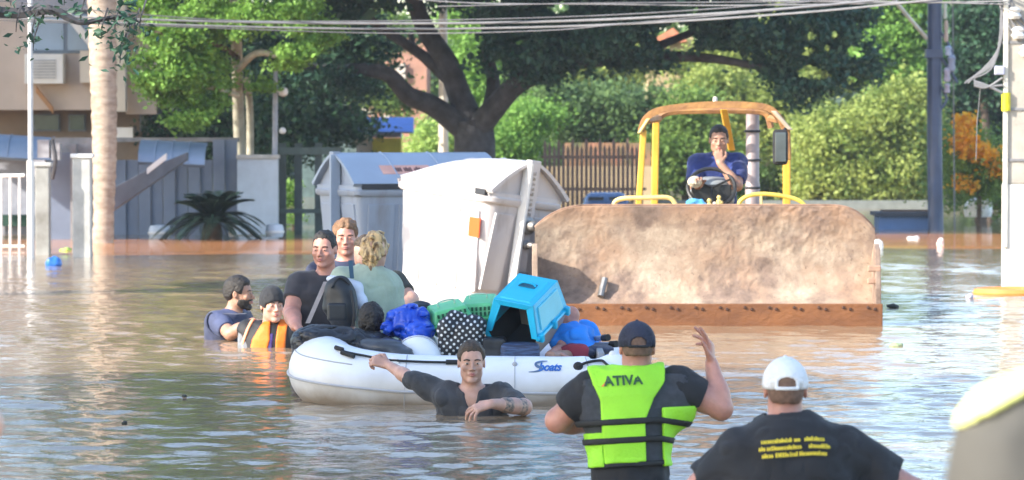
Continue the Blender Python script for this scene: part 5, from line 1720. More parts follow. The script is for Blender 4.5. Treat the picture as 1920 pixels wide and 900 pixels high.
fs += [(3, 2, 1, 0), (4 * n_ - 4, 4 * n_ - 3, 4 * n_ - 2, 4 * n_ - 1)]
MB().add(vs, fs).build("roll_bar", YELR, lo_, True)
def leg(name, a, b_, w_, m):
    a, b_ = np.asarray(a), np.asarray(b_)
    ax = norm(b_ - a)
    MB().prism([(-w_ / 2, 0), (w_ / 2, 0), (w_ / 2, 1), (-w_ / 2, 1)], a, (1, 0, 0), b_ - a, (0, 1, 0), .085).build(name, m, lo_, bevel=.010)
leg("post", at(1197, 392, df), at(1207, 244, df), .052, YELP)
leg("post", at(1227, 392, db), at(1230, 226, db), .060, YELP)
leg("post", at(1475, 392, df), at(1475, 300, df), .062, YELP)
leg("post", at(1475, 300, df), at(1473, 240, df), .075, YELR)
leg("rear_brace", at(1372, 282, db + .2), at(1357, 205, db - .2), .062, YELP)
for xa, xb in ((1212, 1236), (1463, 1444)):
    MB().tube([at(xa, 226, df + .1), at(xb, 222, db)], .032, 6).build("roof_rail", YELR, lo_, True)
MB().tube(spline([at(1230, 228, db), at(1250, 212, db), at(1300, 208, db), at(1400, 208, db), at(1436, 214, db), at(1446, 240, db)], 4), .030, 6).build("rear_hoop", YELR, lo_, True)
# canopy edge sheets at the corners
leg("corner_sheet", at(1198, 250, df - .05), at(1216, 222, df - .05), .03, YELL)
leg("corner_sheet", at(1482, 244, df - .06), at(1450, 208, df - .06), .045, mat("sheet_beige", (.55, .45, .33), rough=.6))
MB().lathe(at(1341, 190, df + .1), [(.02, -.02), (.02, .03), (.012, .04)], 8).build("beacon", cream, lo_, True)
# handrails
MB().tube(spline([at(1150, 392, 32.4), at(1154, 378, 32.4), at(1172, 372, 32.4), at(1215, 371, 32.4), at(1248, 370, 32.4), at(1262, 376, 32.4), at(1270, 392, 32.4)], 5), .020, 8).build("handrail", YELL, lo_, True)
MB().tube(spline([at(1384, 392, 32.4), at(1389, 376, 32.4), at(1408, 366, 32.4), at(1440, 364, 32.4), at(1480, 370, 32.4), at(1500, 377, 32.4), at(1512, 388, 32.4)], 5), .018, 8).build("handrail", mat("paint_lemon", (.78, .60, .10), rough=.45), lo_, True)
MB().tube([at(1427, 366, 32.4), at(1428, 392, 32.4)], .012, 6).build("handrail_stanchion", YELL, lo_, True)
# exhaust stack
EX = mat("exhaust_grey", (.34, .28, .28), rough=.55, var=.12, vscale=5, metal=.3)
MB().lathe(at(1411, 392, 34.3), [(.066, -.1), (.066, .22), (.060, .24), (.060, .86), (.066, .865), (.066, .875)], 16).build("exhaust_stack", EX, lo_, True)
for y in (246, 300, 352):
    c = at(1411, y, 34.3)
    MB().lathe(c, [(.070, -.010), (.074, 0), (.070, .010)], 16).build("exhaust_clamp", DARKM, lo_, True)
# mirror
mc = at(1463, 276, 32.5)
MB().box(mc, (.13, .07, .30)).build("mirror", tyre_m, lo_, bevel=.03)
MB().box(mc + np.array([0, -.04, 0]), (.095, .012, .25)).build("mirror_glass", mat("mirror_dark", (.07, .09, .10), rough=.12), lo_, bevel=.015)
MB().tube([at(1475, 238, df), mc + np.array([.03, .03, .14])], .012, 6).build("mirror_arm", DARKM, lo_, True)
# steering column, wheel, console, seat
wc = at(1334, 352, 32.62)
ax_ = norm([0, -.80, .60])
e1 = np.array([1, 0, 0]); e2 = np.cross(ax_, e1)
MB().tube([wc + .20 * (e1 * math.cos(a) + e2 * math.sin(a)) for a in np.linspace(0, 2 * math.pi, 33)], .017, 8, cap=False).build("steering_wheel", mat("plastic_black", ()), lo_, True)
for a in (.5, 2.6, 4.7):
    MB().tube([wc, wc + .19 * (e1 * math.cos(a) + e2 * math.sin(a))], .010, 6).build("spoke", mat("plastic_black", ()), lo_, True)
F_ = Field(at(1285, 395, 32.4) - np.array([0, .0, .15]), at(1385, 325, 32.95) + np.array([0, .3, 0]), .012)
F_.put(rbox(at(1334, 368, 32.85), (.19, .16, .085), .05), .02)
F_.put(ell(at(1334, 344, 32.9), (.20, .14, .06)), .03)
link("console", F_.mesh("console", mat("console_grey", (.30, .32, .33), rough=.4, var=.1, vscale=4)), lo_)
pl("console_face", 1296, 346, 1372, 378, 32.66, .02, mat("plastic_black", ()), .02)
pl("seat", 1312, 380, 1380, 400, 33.0, .5, mat("seat_black", (.03, .03, .035), rough=.8), .03)
pl("seat_back", 1318, 318, 1378, 385, 33.42, .10, mat("seat_black", ()), .03)
for x, y, c_ in ((1330, 380, YELL), (1348, 374, YELL), (1352, 384, YELL), (1340, 386, cream)):
    MB().lathe(at(x, y, 32.5), [(.02, -.06), (.022, -.01), (.012, 0), (.020, .02), (.01, .035)], 8).build("lever", c_, lo_, True)
F_ = Field(at(1280, 392, 32.5) - .06, at(1328, 366, 32.5) + .08, .008)
F_.put(ell(at(1303, 379, 32.5), (.075, .04, .035)), .02); F_.put(ell(at(1312, 386, 32.5), (.06, .04, .03)), .02); F_.wrinkle(.012, 30, 2)
o = link("rag", F_.mesh("rag", mat("rag_blue", (.10, .38, .72), rough=.9, var=.15)))
c_ = Vector(tuple(at(1303, 392, 32.5))); o.data.transform(Matrix.Translation(-c_)); o.location = c_
tag(o, "crumpled light blue rag on the loader's sill below the steering wheel", "rag")

# ------------------------------------------------------------------ the dinghy
bt = empty("inflatable_boat", P(860, 775, 22.6), "white inflatable dinghy heaped with pet carriers and bags, blue lettering on its side", "boat")
def boat_mat():
    m = bpy.data.materials.new("boat_pvc_white")
    m.use_nodes = True
    n, l = m.node_tree.nodes, m.node_tree.links
    b = n["Principled BSDF"]
    tc = n.new("ShaderNodeTexCoord")
    sep = n.new("ShaderNodeSeparateXYZ"); l.new(tc.outputs["Object"], sep.inputs[0])
    nz = n.new("ShaderNodeTexNoise"); nz.inputs["Scale"].default_value = 6; nz.inputs["Detail"].default_value = 6
    l.new(tc.outputs["Object"], nz.inputs["Vector"])
    a = n.new("ShaderNodeMath"); a.operation = 'MULTIPLY_ADD'; a.inputs[1].default_value = .16; l.new(nz.outputs["Fac"], a.inputs[0]); l.new(sep.outputs[2], a.inputs[2])
    rp = n.new("ShaderNodeValToRGB")
    e = rp.color_ramp.elements
    e[0].position = .09; e[0].color = (.30, .25, .20, 1)            # silt line left by the water
    e[1].position = .30; e[1].color = (.78, .79, .82, 1)
    e2_ = rp.color_ramp.elements.new(.17); e2_.color = (.56, .54, .52, 1)
    l.new(a.outputs[0], rp.inputs[0]); l.new(rp.outputs[0], b.inputs["Base Color"])
    b.inputs["Roughness"].default_value = .38
    n2 = n.new("ShaderNodeTexNoise"); n2.inputs["Scale"].default_value = 5; l.new(tc.outputs["Object"], n2.inputs["Vector"])
    bp = n.new("ShaderNodeBump"); bp.inputs["Strength"].default_value = .25; bp.inputs["Distance"].default_value = .03
    l.new(n2.outputs["Fac"], bp.inputs["Height"]); l.new(bp.outputs[0], b.inputs["Normal"])
    return m
PVC = boat_mat()
near_y = 22.30
def bx(px, d=near_y): return P(px, 700, d)[0]
path = [(bx(1176), near_y + .02, .265, .035), (bx(1160), near_y + .01, .215, .095), (bx(1130), near_y, .125, .165), (bx(1080), near_y, .085, .188), (bx(980), near_y, .082, .192), (bx(850), near_y, .085, .193),
        (bx(750), near_y, .092, .195), (bx(670), near_y + .02, .118, .200), (bx(625), near_y + .10, .145, .208), (bx(606), near_y + .26, .165, .212), (bx(602), near_y + .55, .175, .212), (bx(606), near_y + .88, .17, .208), (bx(632), near_y + 1.12, .15, .20),
        (bx(700), near_y + 1.25, .11, .195), (bx(850), near_y + 1.28, .09, .19), (bx(1000), near_y + 1.28, .09, .19), (bx(1100), near_y + 1.28, .10, .185), (bx(1150), near_y + 1.28, .16, .13), (bx(1180), near_y + 1.28, .24, .05)]
pc = spline([p[:3] for p in path], 8)
prr = [float(v[0]) for v in spline([np.array([p[3]]) for p in path], 8)]
vs, fs = [], []
N_ = 32
for i, p in enumerate(pc):
    tg = norm(pc[min(i + 1, len(pc) - 1)] - pc[max(i - 1, 0)])
    out_ = norm(np.cross(tg, [0, 0, 1])); up_ = np.cross(out_, tg)
    for k in range(N_):
        a = 2 * math.pi * k / N_
        vs.append(p + (out_ * math.cos(a) + up_ * math.sin(a)) * prr[i])
for i in range(len(pc) - 1):
    for k in range(N_):
        fs.append((i * N_ + k, i * N_ + (k + 1) % N_, (i + 1) * N_ + (k + 1) % N_, (i + 1) * N_ + k))
fs += [tuple(range(N_))[::-1], tuple((len(pc) - 1) * N_ + k for k in range(N_))]
tb = MB().add(vs, fs).build("tube", PVC, bt, True)
tb.data.transform(Matrix.Translation(Vector(bt.location))); tb.location = tuple(-Vector(bt.location))
def tube_pt(i, ang, off=0.0):
    p = pc[i]; tg = norm(pc[min(i + 1, len(pc) - 1)] - pc[max(i - 1, 0)])
    out_ = norm(np.cross(tg, [0, 0, 1])); up_ = np.cross(out_, tg)
    if out_[1] > 0 and i < 60: pass
    return p + (out_ * math.cos(ang) + up_ * math.sin(ang)) * (prr[i] + off)
sgo = 1 if norm(np.cross(norm(pc[25] - pc[23]), [0, 0, 1]))[1] < 0 else -1     # outward points to the camera on the near side
def side_pt(i, ang, off=0.0):
    return tube_pt(i, ang if sgo > 0 else math.pi - ang, off)
seam = mat("seam_grey", (.42, .42, .44), rough=.5, var=.05)
MB().tube([side_pt(i, -.06, .004) for i in range(4, len(pc) - 4)], .0085, 6).build("rub_strake", seam, bt, True)
MB().tube([side_pt(i, .62, .001) for i in range(56, 76)], .004, 5).build("welt", seam, bt, True)
for i in (19, 33, 47):
    MB().tube([side_pt(i, a, .0008) for a in np.linspace(-1.2, 1.4, 16)], .0030, 5).build("panel_joint", seam, bt, True)
# floor and transom
fl = [(bx(1150), near_y + .1), (bx(650), near_y + .12), (bx(615), near_y + .5), (bx(650), near_y + 1.15), (bx(1150), near_y + 1.2)]
MB().prism([(x, y) for x, y in fl], (0, 0, .02), (1, 0, 0), (0, 1, 0), (0, 0, 1), .03).build("floor", mat("floor_grey", (.12, .12, .13), rough=.7, var=.1), bt)
MB().box((bx(1128), near_y + .64, .16), (.04, 1.1, .26)).build("transom", mat("transom_grey", (.25, .26, .28), rough=.6), bt, bevel=.008)
# white round end of the inflated seat
sc_ = P(783, 676, near_y + .22)
MB().lathe(sc_, [(.03, -.02), (.10, .0), (.132, .03), (.142, .08), (.142, .8)], 28, Matrix.Rotation(R(-90), 3, 'X')).build("inflated_seat", PVC if False else mat("pvc_plain", (.76, .77, .80), rough=.4, var=.04, vscale=3), bt, True)
MB().tube([sc_ + np.array([.139 * math.cos(a), .055, .139 * math.sin(a)]) for a in np.linspace(0, 2 * math.pi, 33)], .004, 5, cap=False).build("seat_seam", seam, bt, True)
def surf(px, py, off=.006):
    """point on the near side of the tube seen at a photo pixel"""
    best, bp2 = 1e9, None
    for i in range(6, 76):
        for a in np.linspace(-1.2, 1.5, 55):
            q = side_pt(i, a, off)
            dx, dz = q[0], q[2] - CAM_H
            yy = q[1]
            c_, s2 = math.cos(PITCH), math.sin(PITCH)
            f = yy * c_ - dz * s2; u_ = yy * s2 + dz * c_
            X_, Y_ = 960 + F_PX * dx / f, 450 - F_PX * u_ / f
            e = (X_ - px) ** 2 + (Y_ - py) ** 2
            if e < best: best, bp2 = e, q
    return bp2
ROPE = mat("rope_black", (.015, .015, .017), rough=.7)
rp_ = [surf(*q, .012) for q in ((628, 653), (650, 659), (690, 668), (722, 675), (745, 676), (800, 678), (850, 679), (880, 680))]
MB().tube(spline(rp_, 4), .0075, 6).build("grab_rope", ROPE, bt, True)
for q in ((628, 652, 645, 658), (640, 660, 664, 668)):
    MB().tube([surf(q[0], q[1], .014), surf(q[2], q[3], .016)], .013, 8).build("rope_grip", ROPE, bt, True)
MB().tube([surf(835, 678, .014), surf(868, 680, .014)], .014, 8).build("rope_grip", ROPE, bt, True)
rp_ = [surf(*q, .016) for q in ((1086, 687), (1098, 681), (1114, 677), (1128, 677), (1136, 681), (1144, 688))]
MB().tube(spline(rp_, 4), .0085, 6).build("grab_handle", ROPE, bt, True)
for (a_, b_, r_, m) in ((1086, 688, .030, ROPE), (735, 677, .030, whitep), (968, 683, .016, seam), (1150, 662, .022, whitep)):
    c = surf(a_, b_, .002)
    MB().lathe(c, [(r_, -.004), (r_ * .9, .006), (r_ * .4, .012)], 14, Vector((0, -1, .35)).to_track_quat('Z', 'Y').to_matrix()).build("patch", m, bt, True)
MB().lathe(surf(564, 638, .0), [(.008, 0), (.008, .006)], 8, Vector((0, -1, .6)).to_track_quat('Z', 'Y').to_matrix()).build("grommet", ROPE, bt, True)
# lettering, wrapped on the tube
def wrap(me, px0, py0, nm, m):
    o0 = surf(px0, py0, .004)
    ids = range(10, 40)
    cen = pc[22]; r_ = prr[22] + .004
    for v in me.vertices:
        x = o0[0] + v.co.x; z = o0[2] + v.co.y
        dz = max(-r_ * .98, min(r_ * .98, z - cen[2]))
        v.co = (x, cen[1] - math.sqrt(r_ * r_ - dz * dz), z)
    me.materials.clear(); me.materials.append(m)
    return link(nm, me, bt)
BLU = mat("print_blue", (.02, .13, .45), rough=.5, var=.05)
wrap(text_mesh("boats", .062, shear=.35, bold=.002, space=.95), 1010, 694, "lettering", BLU)
mm = MB()
sp = spline([np.array(q) for q in ((.055, .052, 0), (.02, .050, 0), (-.012, .040, 0), (-.008, .026, 0), (.018, .014, 0), (.012, .002, 0), (-.02, -.006, 0), (-.055, -.008, 0))], 5)
vs = []
for i, p in enumerate(sp):
    w_ = .0065 * math.sin(math.pi * (i + .3) / len(sp)) + .0015
    tg = norm(sp[min(i + 1, len(sp) - 1)] - sp[max(i - 1, 0)]); nn = np.array([-tg[1], tg[0], 0])
    vs += [tuple(p + nn * w_), tuple(p - nn * w_)]
mm.add(vs, [(2 * i, 2 * i + 1, 2 * i + 3, 2 * i + 2) for i in range(len(sp) - 1)])
me = bpy.data.meshes.new("emblem"); me.from_pydata(mm.v, [], mm.f)
wrap(me, 1006, 694, "emblem", mat("print_blue_grey", (.10, .17, .28), rough=.5))

# ------------------------------------------------------------------ the load
def blob(name, prims, wr, m, label, cat, base, h=.008, k=.03, amps=None, sm=True):
    los = np.min([p[1] for p in prims], 0) - .05; his = np.max([p[2] for p in prims], 0) + .05
    F_ = Field(los, his, h)
    for p in prims: F_.put(p, k)
    for (a, s_, sd) in wr: (F_.crease if sd < 0 else F_.wrinkle)(a, s_, abs(sd))
    o = link(name, F_.mesh(name, m))
    c = Vector(tuple(float(x) for x in base)); o.data.transform(Matrix.Translation(-c)); o.location = c
    return tag(o, label, cat)
dB = 22.75
blob("tarpaulin", [ell(P(600, 634, dB), (.15, .24, .085)), ell(P(640, 634, dB), (.16, .22, .075)), ell(P(690, 642, dB), (.16, .2, .07)), ell(P(575, 640, dB), (.09, .2, .07)), ell(P(725, 655, dB - .05), (.13, .15, .075)), ell(P(650, 652, dB), (.3, .2, .05))],
     [(.016, (9, 7, 18), 1), (.026, (10, 8, 22), -3), (.010, (22, 18, 44), -2)], mat("tarp_black", (.018, .018, .022), rough=.42, var=.2), "crumpled black tarpaulin over the dinghy's left end", "tarpaulin", P(650, 665, dB))
blob("folded_cover", [ell(P(720, 652, dB - .25), (.13, .12, .05)), ell(P(745, 664, dB - .28), (.10, .1, .05)), ell(P(690, 644, dB - .2), (.06, .1, .03))], [(.012, (9, 8, 45), 3)],
     mat("vinyl_dark_grey", (.05, .053, .062), rough=.38, var=.2), "dark grey vinyl cover folded beside the white round seat", "cover", P(720, 670, dB - .25))
blob("blue_bag", [ell(P(757, 604, dB + .15), (.115, .16, .10)), ell(P(775, 592, dB + .15), (.10, .13, .075)), ell(P(735, 614, dB + .1), (.07, .12, .06)), ell(P(780, 622, dB + .05), (.11, .13, .075))],
     [(.014, (12, 10, 14), 4), (.034, (11, 9, 15), -5), (.014, (26, 20, 34), -6)], mat("bag_blue_film", (.015, .09, .62), col2=(.01, .05, .40), rough=.28, vscale=5), "crumpled bright blue plastic sack between the child's head and the green crates", "bag", P(760, 640, dB + .1), h=.007)
bg_ = blob("backpack", [ell(P(639, 572, 23.25), (.105, .09, .14)), ell(P(636, 545, 23.25), (.085, .08, .09)), ell(P(652, 585, 23.2), (.06, .05, .09))],
     [(.010, (14, 14, 18), 7)], mat("nylon_black", (.016, .018, .022), rough=.5, var=.2, vscale=14), "black nylon backpack worn on the blonde woman's back", "backpack", P(640, 612, 23.25))
def child(o_, name, prims, m, wr=(), h=.006):
    los = np.min([p[1] for p in prims], 0) - .03; his = np.max([p[2] for p in prims], 0) + .03
    F_ = Field(los, his, h)
    for p in prims: F_.put(p, .01)
    for (a, s_, sd) in wr: F_.wrinkle(a, s_, sd)
    return link(name, F_.mesh(name, m), o_)
child(bg_, "pocket", [rbox(P(632, 585, 23.15), (.06, .02, .055), .018)], mat("nylon_black", ()))
MB().tube(spline([P(622, 540, 23.17), P(632, 524, 23.2), (P(642, 522, 23.2)), P(656, 534, 23.2)], 4), .007, 6).build("haul_loop", ROPE, bg_, True)
MB().tube(spline([P(658, 545, 23.15), P(664, 580, 23.1), P(662, 612, 23.1)], 4), .010, 6).build("side_strap", ROPE, bg_, True)
MB().prism([(-.014, 0), (.014, 0), (.014, 1), (-.014, 1)], P(577, 606, 23.1), (1, 0, 0), P(611, 528, 23.3) - P(577, 606, 23.1), (0, 1, 0), .008).build("strap", mat("webbing_tan", (.34, .29, .27), rough=.8), bg_)
MB().prism([(-.013, 0), (.013, 0), (.013, 1), (-.013, 1)], P(660, 522, 23.28), (1, 0, 0), P(657, 488, 23.36) - P(660, 522, 23.28), (0, 1, 0), .008).build("strap", mat("webbing_teal", (.03, .08, .13), rough=.8), bg_)
blob("white_bag", [ell(P(664, 543, 23.34), (.06, .06, .055)), ell(P(676, 566, 23.32), (.045, .05, .055)), ell(P(645, 528, 23.36), (.06, .05, .03)), ell(P(625, 524, 23.4), (.04, .04, .02))], [(.008, (16, 16, 20), 3)],
     mat("cloth_white_blue", (.62, .65, .74), rough=.7, var=.06), "white cloth bag showing behind the black backpack", "bag", P(668, 590, 23.3))
blob("dark_bag", [ell(P(790, 574, dB + .35), (.06, .06, .03)), ell(P(775, 580, dB + .3), (.05, .05, .03))], [(.008, 30, 2)], mat("tarp_black", ()), "small black bag on top of the blue sack", "bag", P(785, 585, dB + .3))
# polka dot bag
def dots_mat():
    m = bpy.data.materials.new("polka_dot_cloth"); m.use_nodes = True
    n, l = m.node_tree.nodes, m.node_tree.links
    b = n["Principled BSDF"]
    tc = n.new("ShaderNodeTexCoord"); mp = n.new("ShaderNodeMapping")
    l.new(tc.outputs["Object"], mp.inputs[0])
    mp.inputs["Rotation"].default_value = (0, R(38), 0)
    mp.inputs["Scale"].default_value = (34, 0.001, 34)
    vo = n.new("ShaderNodeTexVoronoi"); vo.inputs["Scale"].default_value = 1.0; vo.inputs["Randomness"].default_value = .12
    l.new(mp.outputs[0], vo.inputs["Vector"])
    rp = n.new("ShaderNodeValToRGB")
    rp.color_ramp.elements[0].position = .22; rp.color_ramp.elements[1].position = .30
    rp.color_ramp.elements[0].color = (.62, .63, .62, 1); rp.color_ramp.elements[1].color = (.012, .012, .015, 1)
    l.new(vo.outputs["Distance"], rp.inputs[0]); l.new(rp.outputs[0], b.inputs["Base Color"])
    b.inputs["Roughness"].default_value = .6
    return m
blob("polka_dot_bag", [rbox(P(864, 634, dB - .08), (.135, .10, .105), .05), ell(P(852, 598, dB - .05), (.06, .08, .055)), ell(P(890, 606, dB - .05), (.07, .08, .05)), ell(P(835, 620, dB - .1), (.05, .08, .08)), ell(P(872, 602, dB - .05), (.06, .07, .045)), ell(P(846, 586, dB - .04), (.022, .04, .022))],
     [(.010, (9, 8, 7), 2), (.016, (13, 10, 9), -3)], dots_mat(), "black shopping bag with white polka dots behind the young man's head", "bag", P(862, 672, dB - .08), h=.007)

# pet carriers ---------------------------------------------------------------
def frustum(o_, ax, ay, az, b_, t_, hgt, sh=(0, 0)):
    """b_/t_: (half x, half y) at bottom/top; axes; returns verts"""
    o_, ax, ay, az = [np.asarray(v, float) for v in (o_, ax, ay, az)]
    vs = []
    for (hx_, hy_), z, s_ in ((b_, 0, (0, 0)), (t_, hgt, sh)):
        for x, y in ((-1, -1), (1, -1), (1, 1), (-1, 1)):
            vs.append(o_ + ax * (x * hx_ + s_[0]) + ay * (y * hy_ + s_[1]) + az * z)
    return vs
BOXF = [(0, 3, 2, 1), (4, 5, 6, 7), (0, 1, 5, 4), (1, 2, 6, 5), (2, 3, 7, 6), (3, 0, 4, 7)]
CY = mat("plastic_cyan", (.015, .48, .74), rough=.35, var=.05, vscale=5)
CYL = mat("plastic_cyan_pale", (.16, .60, .72), rough=.4, var=.05, vscale=5)
BEI = mat("plastic_beige_grey", (.36, .31, .27), rough=.5, var=.1)
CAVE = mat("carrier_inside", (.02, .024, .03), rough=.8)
def carrier_frame(E, o_):
    M = Euler([R(a) for a in E]).to_matrix()
    return [np.array(M @ Vector(v)) for v in ((1, 0, 0), (0, 1, 0), (0, 0, 1))]
pcr = empty("pet_carrier", P(975, 668, 22.75), "large cyan pet carrier with dark open front tipped on top of the load", "pet carrier", "pet carriers heaped in the dinghy")
X_, Y_, Z_ = carrier_frame((24, 9, -24), None)
# local: x across, y from front (-) to back (+), z up; origin at the rim plane centre
oc = P(988, 598, 22.85)
def C(x, y, z): return oc + X_ * x + Y_ * y + Z_ * z
HW, HL, TH = .170, .215, .20
TW, TL = .128, .175
def slab4(q, th, nrm):
    nrm = np.asarray(nrm)
    return MB().add(list(q) + [np.asarray(p) - nrm * th for p in q], [(0, 1, 2, 3), (7, 6, 5, 4), (0, 4, 5, 1), (1, 5, 6, 2), (2, 6, 7, 3), (3, 7, 4, 0)])
top4 = [C(-TW, -TL, TH), C(TW, -TL, TH), C(TW, TL, TH), C(-TW, TL, TH)]
rim4 = [C(-HW, -HL, 0), C(HW, -HL, 0), C(HW, HL, 0), C(-HW, HL, 0)]
# roof with a raised frame and a handle recess
slab4(top4, .012, Z_).build("roof", CY, pcr, bevel=.004)
MB().add(frustum(C(0, -.01, TH - .002), X_, Y_, Z_, (TW * .80, TL * .82), (TW * .74, TL * .76), .010), BOXF).build("roof_panel", CY, pcr, bevel=.003)
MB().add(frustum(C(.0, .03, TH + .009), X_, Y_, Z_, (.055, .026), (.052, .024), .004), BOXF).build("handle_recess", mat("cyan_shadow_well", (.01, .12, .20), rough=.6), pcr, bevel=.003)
MB().tube(spline([C(-.052, .03, TH + .013), C(-.03, .03, TH + .028), C(.03, .03, TH + .028), C(.052, .03, TH + .013)], 4), .007, 6).build("handle", CY, pcr, True)
slab4([rim4[1], rim4[2], top4[2], top4[1]], .010, X_).build("side", CY, pcr, bevel=.003)
q = [lerp(lerp(rim4[1], rim4[2], a), lerp(top4[1], top4[2], a), b_) + X_ * .010 for a, b_ in ((.14, .16), (.86, .16), (.86, .84), (.14, .84))]
slab4(q, .012, X_).build("side_panel", CYL, pcr, bevel=.003)
slab4([rim4[3], rim4[0], top4[0], top4[3]], .010, -X_).build("side", CY, pcr, bevel=.003)
slab4([rim4[2], rim4[3], top4[3], top4[2]], .010, Y_).build("back", CY, pcr, bevel=.003)
# front frame round the doorway: jambs and lintel
FN = -Y_
def fq(x0, x1, z0, z1):
    def pt(x, z):
        k = z / TH
        return C(x, -HL + (HL - TL) * k - .004, z)
    return [pt(x0, z0), pt(x1, z0), pt(x1, z1), pt(x0, z1)]
slab4([fq(-HW, -HW + .045, 0, 0)[0], fq(-HW + .040, -HW + .045, 0, 0)[0], C(-TW + .045, -TL, TH - .035), C(-TW, -TL, TH)], .018, FN).build("door_jamb", CY, pcr, bevel=.003)
slab4([C(HW - .040, -HL, 0), C(HW, -HL, 0), C(TW, -TL, TH), C(TW - .045, -TL, TH - .035)], .018, FN).build("door_jamb", CY, pcr, bevel=.003)
slab4([C(-TW + .045, -TL - .003, TH - .035), C(TW - .045, -TL - .003, TH - .035), C(TW, -TL - .003, TH), C(-TW, -TL - .003, TH)], .018, FN).build("door_lintel", CY, pcr, bevel=.003)
# rim flange
for a_, b_, ow in ((0, 1, -Y_), (1, 2, X_), (2, 3, Y_), (3, 0, -X_)):
    if a_ == 0: continue
    p, q2 = rim4[a_], rim4[b_]
    MB().tube([p + Z_ * .002, q2 + Z_ * .002], .013, 6).build("flange", CY, pcr, True)
for s_ in (.08, .5, .92):
    c = lerp(rim4[1], rim4[2], s_)
    MB().box(c + X_ * .012, (.03, .03, .05), Matrix([X_, Y_, Z_]).transposed()).build("latch", CY, pcr, bevel=.004)
# lower half, beige, mirror of the upper
BH = .15
bot4 = [C(-TW, -TL, -BH), C(TW, -TL, -BH), C(TW, TL, -BH), C(-TW, TL, -BH)]
slab4([bot4[1], bot4[2], rim4[2], rim4[1]], .010, X_).build("lower_side", BEI, pcr, bevel=.003)
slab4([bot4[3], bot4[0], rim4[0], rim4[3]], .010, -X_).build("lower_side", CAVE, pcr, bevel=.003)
slab4([bot4[2], bot4[3], rim4[3], rim4[2]], .010, Y_).build("lower_back", BEI, pcr, bevel=.003)
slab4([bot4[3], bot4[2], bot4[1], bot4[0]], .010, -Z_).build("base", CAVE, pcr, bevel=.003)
MB().tube([rim4[0] - Z_ * .0, lerp(rim4[0], bot4[0], .45)], .016, 6).build("door_jamb", CY, pcr, True)
# green crates
def green_crate(px, py, d_, E, hw, hl, hh, label):
    t_ = empty("pet_carrier", P(px, py + 20, d_), label, "pet carrier", "pet carriers heaped in the dinghy")
    X_, Y_, Z_ = carrier_frame(E, None); oc = P(px, py, d_)
    GR = mat("plastic_green_crate", (.03, .38, .16), rough=.38, var=.10, vscale=6)
    GR2 = mat("plastic_green_light", (.12, .52, .22), rough=.38, var=.08, vscale=6)
    MB().add(frustum(oc - Z_ * hh, X_, Y_, Z_, (hw * .86, hl * .86), (hw, hl), hh), BOXF).build("lower_half", GR, t_, bevel=.010)
    MB().add(frustum(oc + Z_ * .002, X_, Y_, Z_, (hw, hl), (hw * .80, hl * .80), hh * .95), BOXF).build("upper_half", GR2, t_, bevel=.014)
    MB().add(frustum(oc - Z_ * .008, X_, Y_, Z_, (hw + .010, hl + .010), (hw + .010, hl + .010), .014), BOXF).build("rim", GR2, t_, bevel=.004)
    sl_ = mat("slot_dark_green", (.02, .13, .06), rough=.6)
    for k in range(7):
        x = -hw * .66 + k * hw * .22
        for (zz_, hh_) in ((hh * .18, hh * .26), (hh * .54, hh * .24), (-hh * .45, hh * .26), (-hh * .82, hh * .26)):
            fy = -hl * (1 - .2 * (zz_ / hh) if zz_ > 0 else 1 + .14 * zz_ / hh) - .0
            MB().add(frustum(oc + X_ * x + Y_ * (fy + .004) + Z_ * zz_, X_, Y_, Z_, (.006, .010), (.006, .010), hh_), BOXF).build("vent_slot", sl_, t_)
    MB().tube(spline([oc + X_ * a_ + Z_ * z_ for a_, z_ in ((-.05, hh * .95), (-.045, hh * .95 + .03), (.045, hh * .95 + .03), (.05, hh * .95))], 4), .005, 6).build("carry_handle", mat("wire_pale_green", (.45, .62, .5), rough=.4), t_, True)
    return t_
green_crate(842, 597, 22.98, (10, -13, 12), .125, .13, .085, "green pet crate leaning left beside the blue sack")
green_crate(900, 585, 23.15, (14, -4, -8), .115, .14, .085, "lighter green pet crate half hidden behind the cyan carrier")
blob("pet_basket", [rbox(P(975, 660, 22.62), (.115, .10, .055), .03)], [(.004, 20, 3)], mat("mesh_navy_stripe", (.05, .09, .19), col2=(.015, .02, .05), rough=.6, vscale=9, stretch=(1, 1, 9), thr=(.42, .58)), "navy striped soft basket under the cyan carrier", "basket", P(975, 680, 22.62))
blob("dark_crate", [rbox(P(925, 655, 22.72), (.075, .10, .075), .02)], [(.004, 20, 3)], mat("tarp_black", ()), "black crate wedged under the cyan carrier's left corner", "crate", P(925, 680, 22.72))
for i, (x0, y0, x1, y1) in enumerate(((1085, 637, 1139, 633), (1090, 648, 1155, 645))):
    t_ = empty("oar", P(x0, y0, 23.2), ("upper grey oar shaft with black end cap at the dinghy's right end", "lower grey oar shaft with black end cap at the dinghy's right end")[i], "oar", "oars lying across the dinghy's right end")
    a, b_ = P(x0, y0, 23.25), P(x1, y1, 22.95)
    MB().tube([lerp(a, b_, -1.0), b_], .016, 10).build("shaft", mat("alu_grey", (.45, .47, .50), rough=.35, metal=.5), t_, True)
    MB().tube([lerp(a, b_, .86), lerp(a, b_, 1.02)], .021, 10).build("end_cap", ROPE, t_, True)
blob("dark_bundle", [ell(P(1125, 655, 22.95), (.09, .10, .035)), ell(P(1105, 662, 22.9), (.06, .1, .04))], [(.008, 22, 4)], mat("cloth_navy", ()), "dark navy bundle under the oar ends", "bundle", P(1120, 675, 22.95))
# ------------------------------------------------------------------ the people of the photograph
GZ = -1.05                                   # the drowned street
def ground(v):
    return (v[0], v[1], GZ)
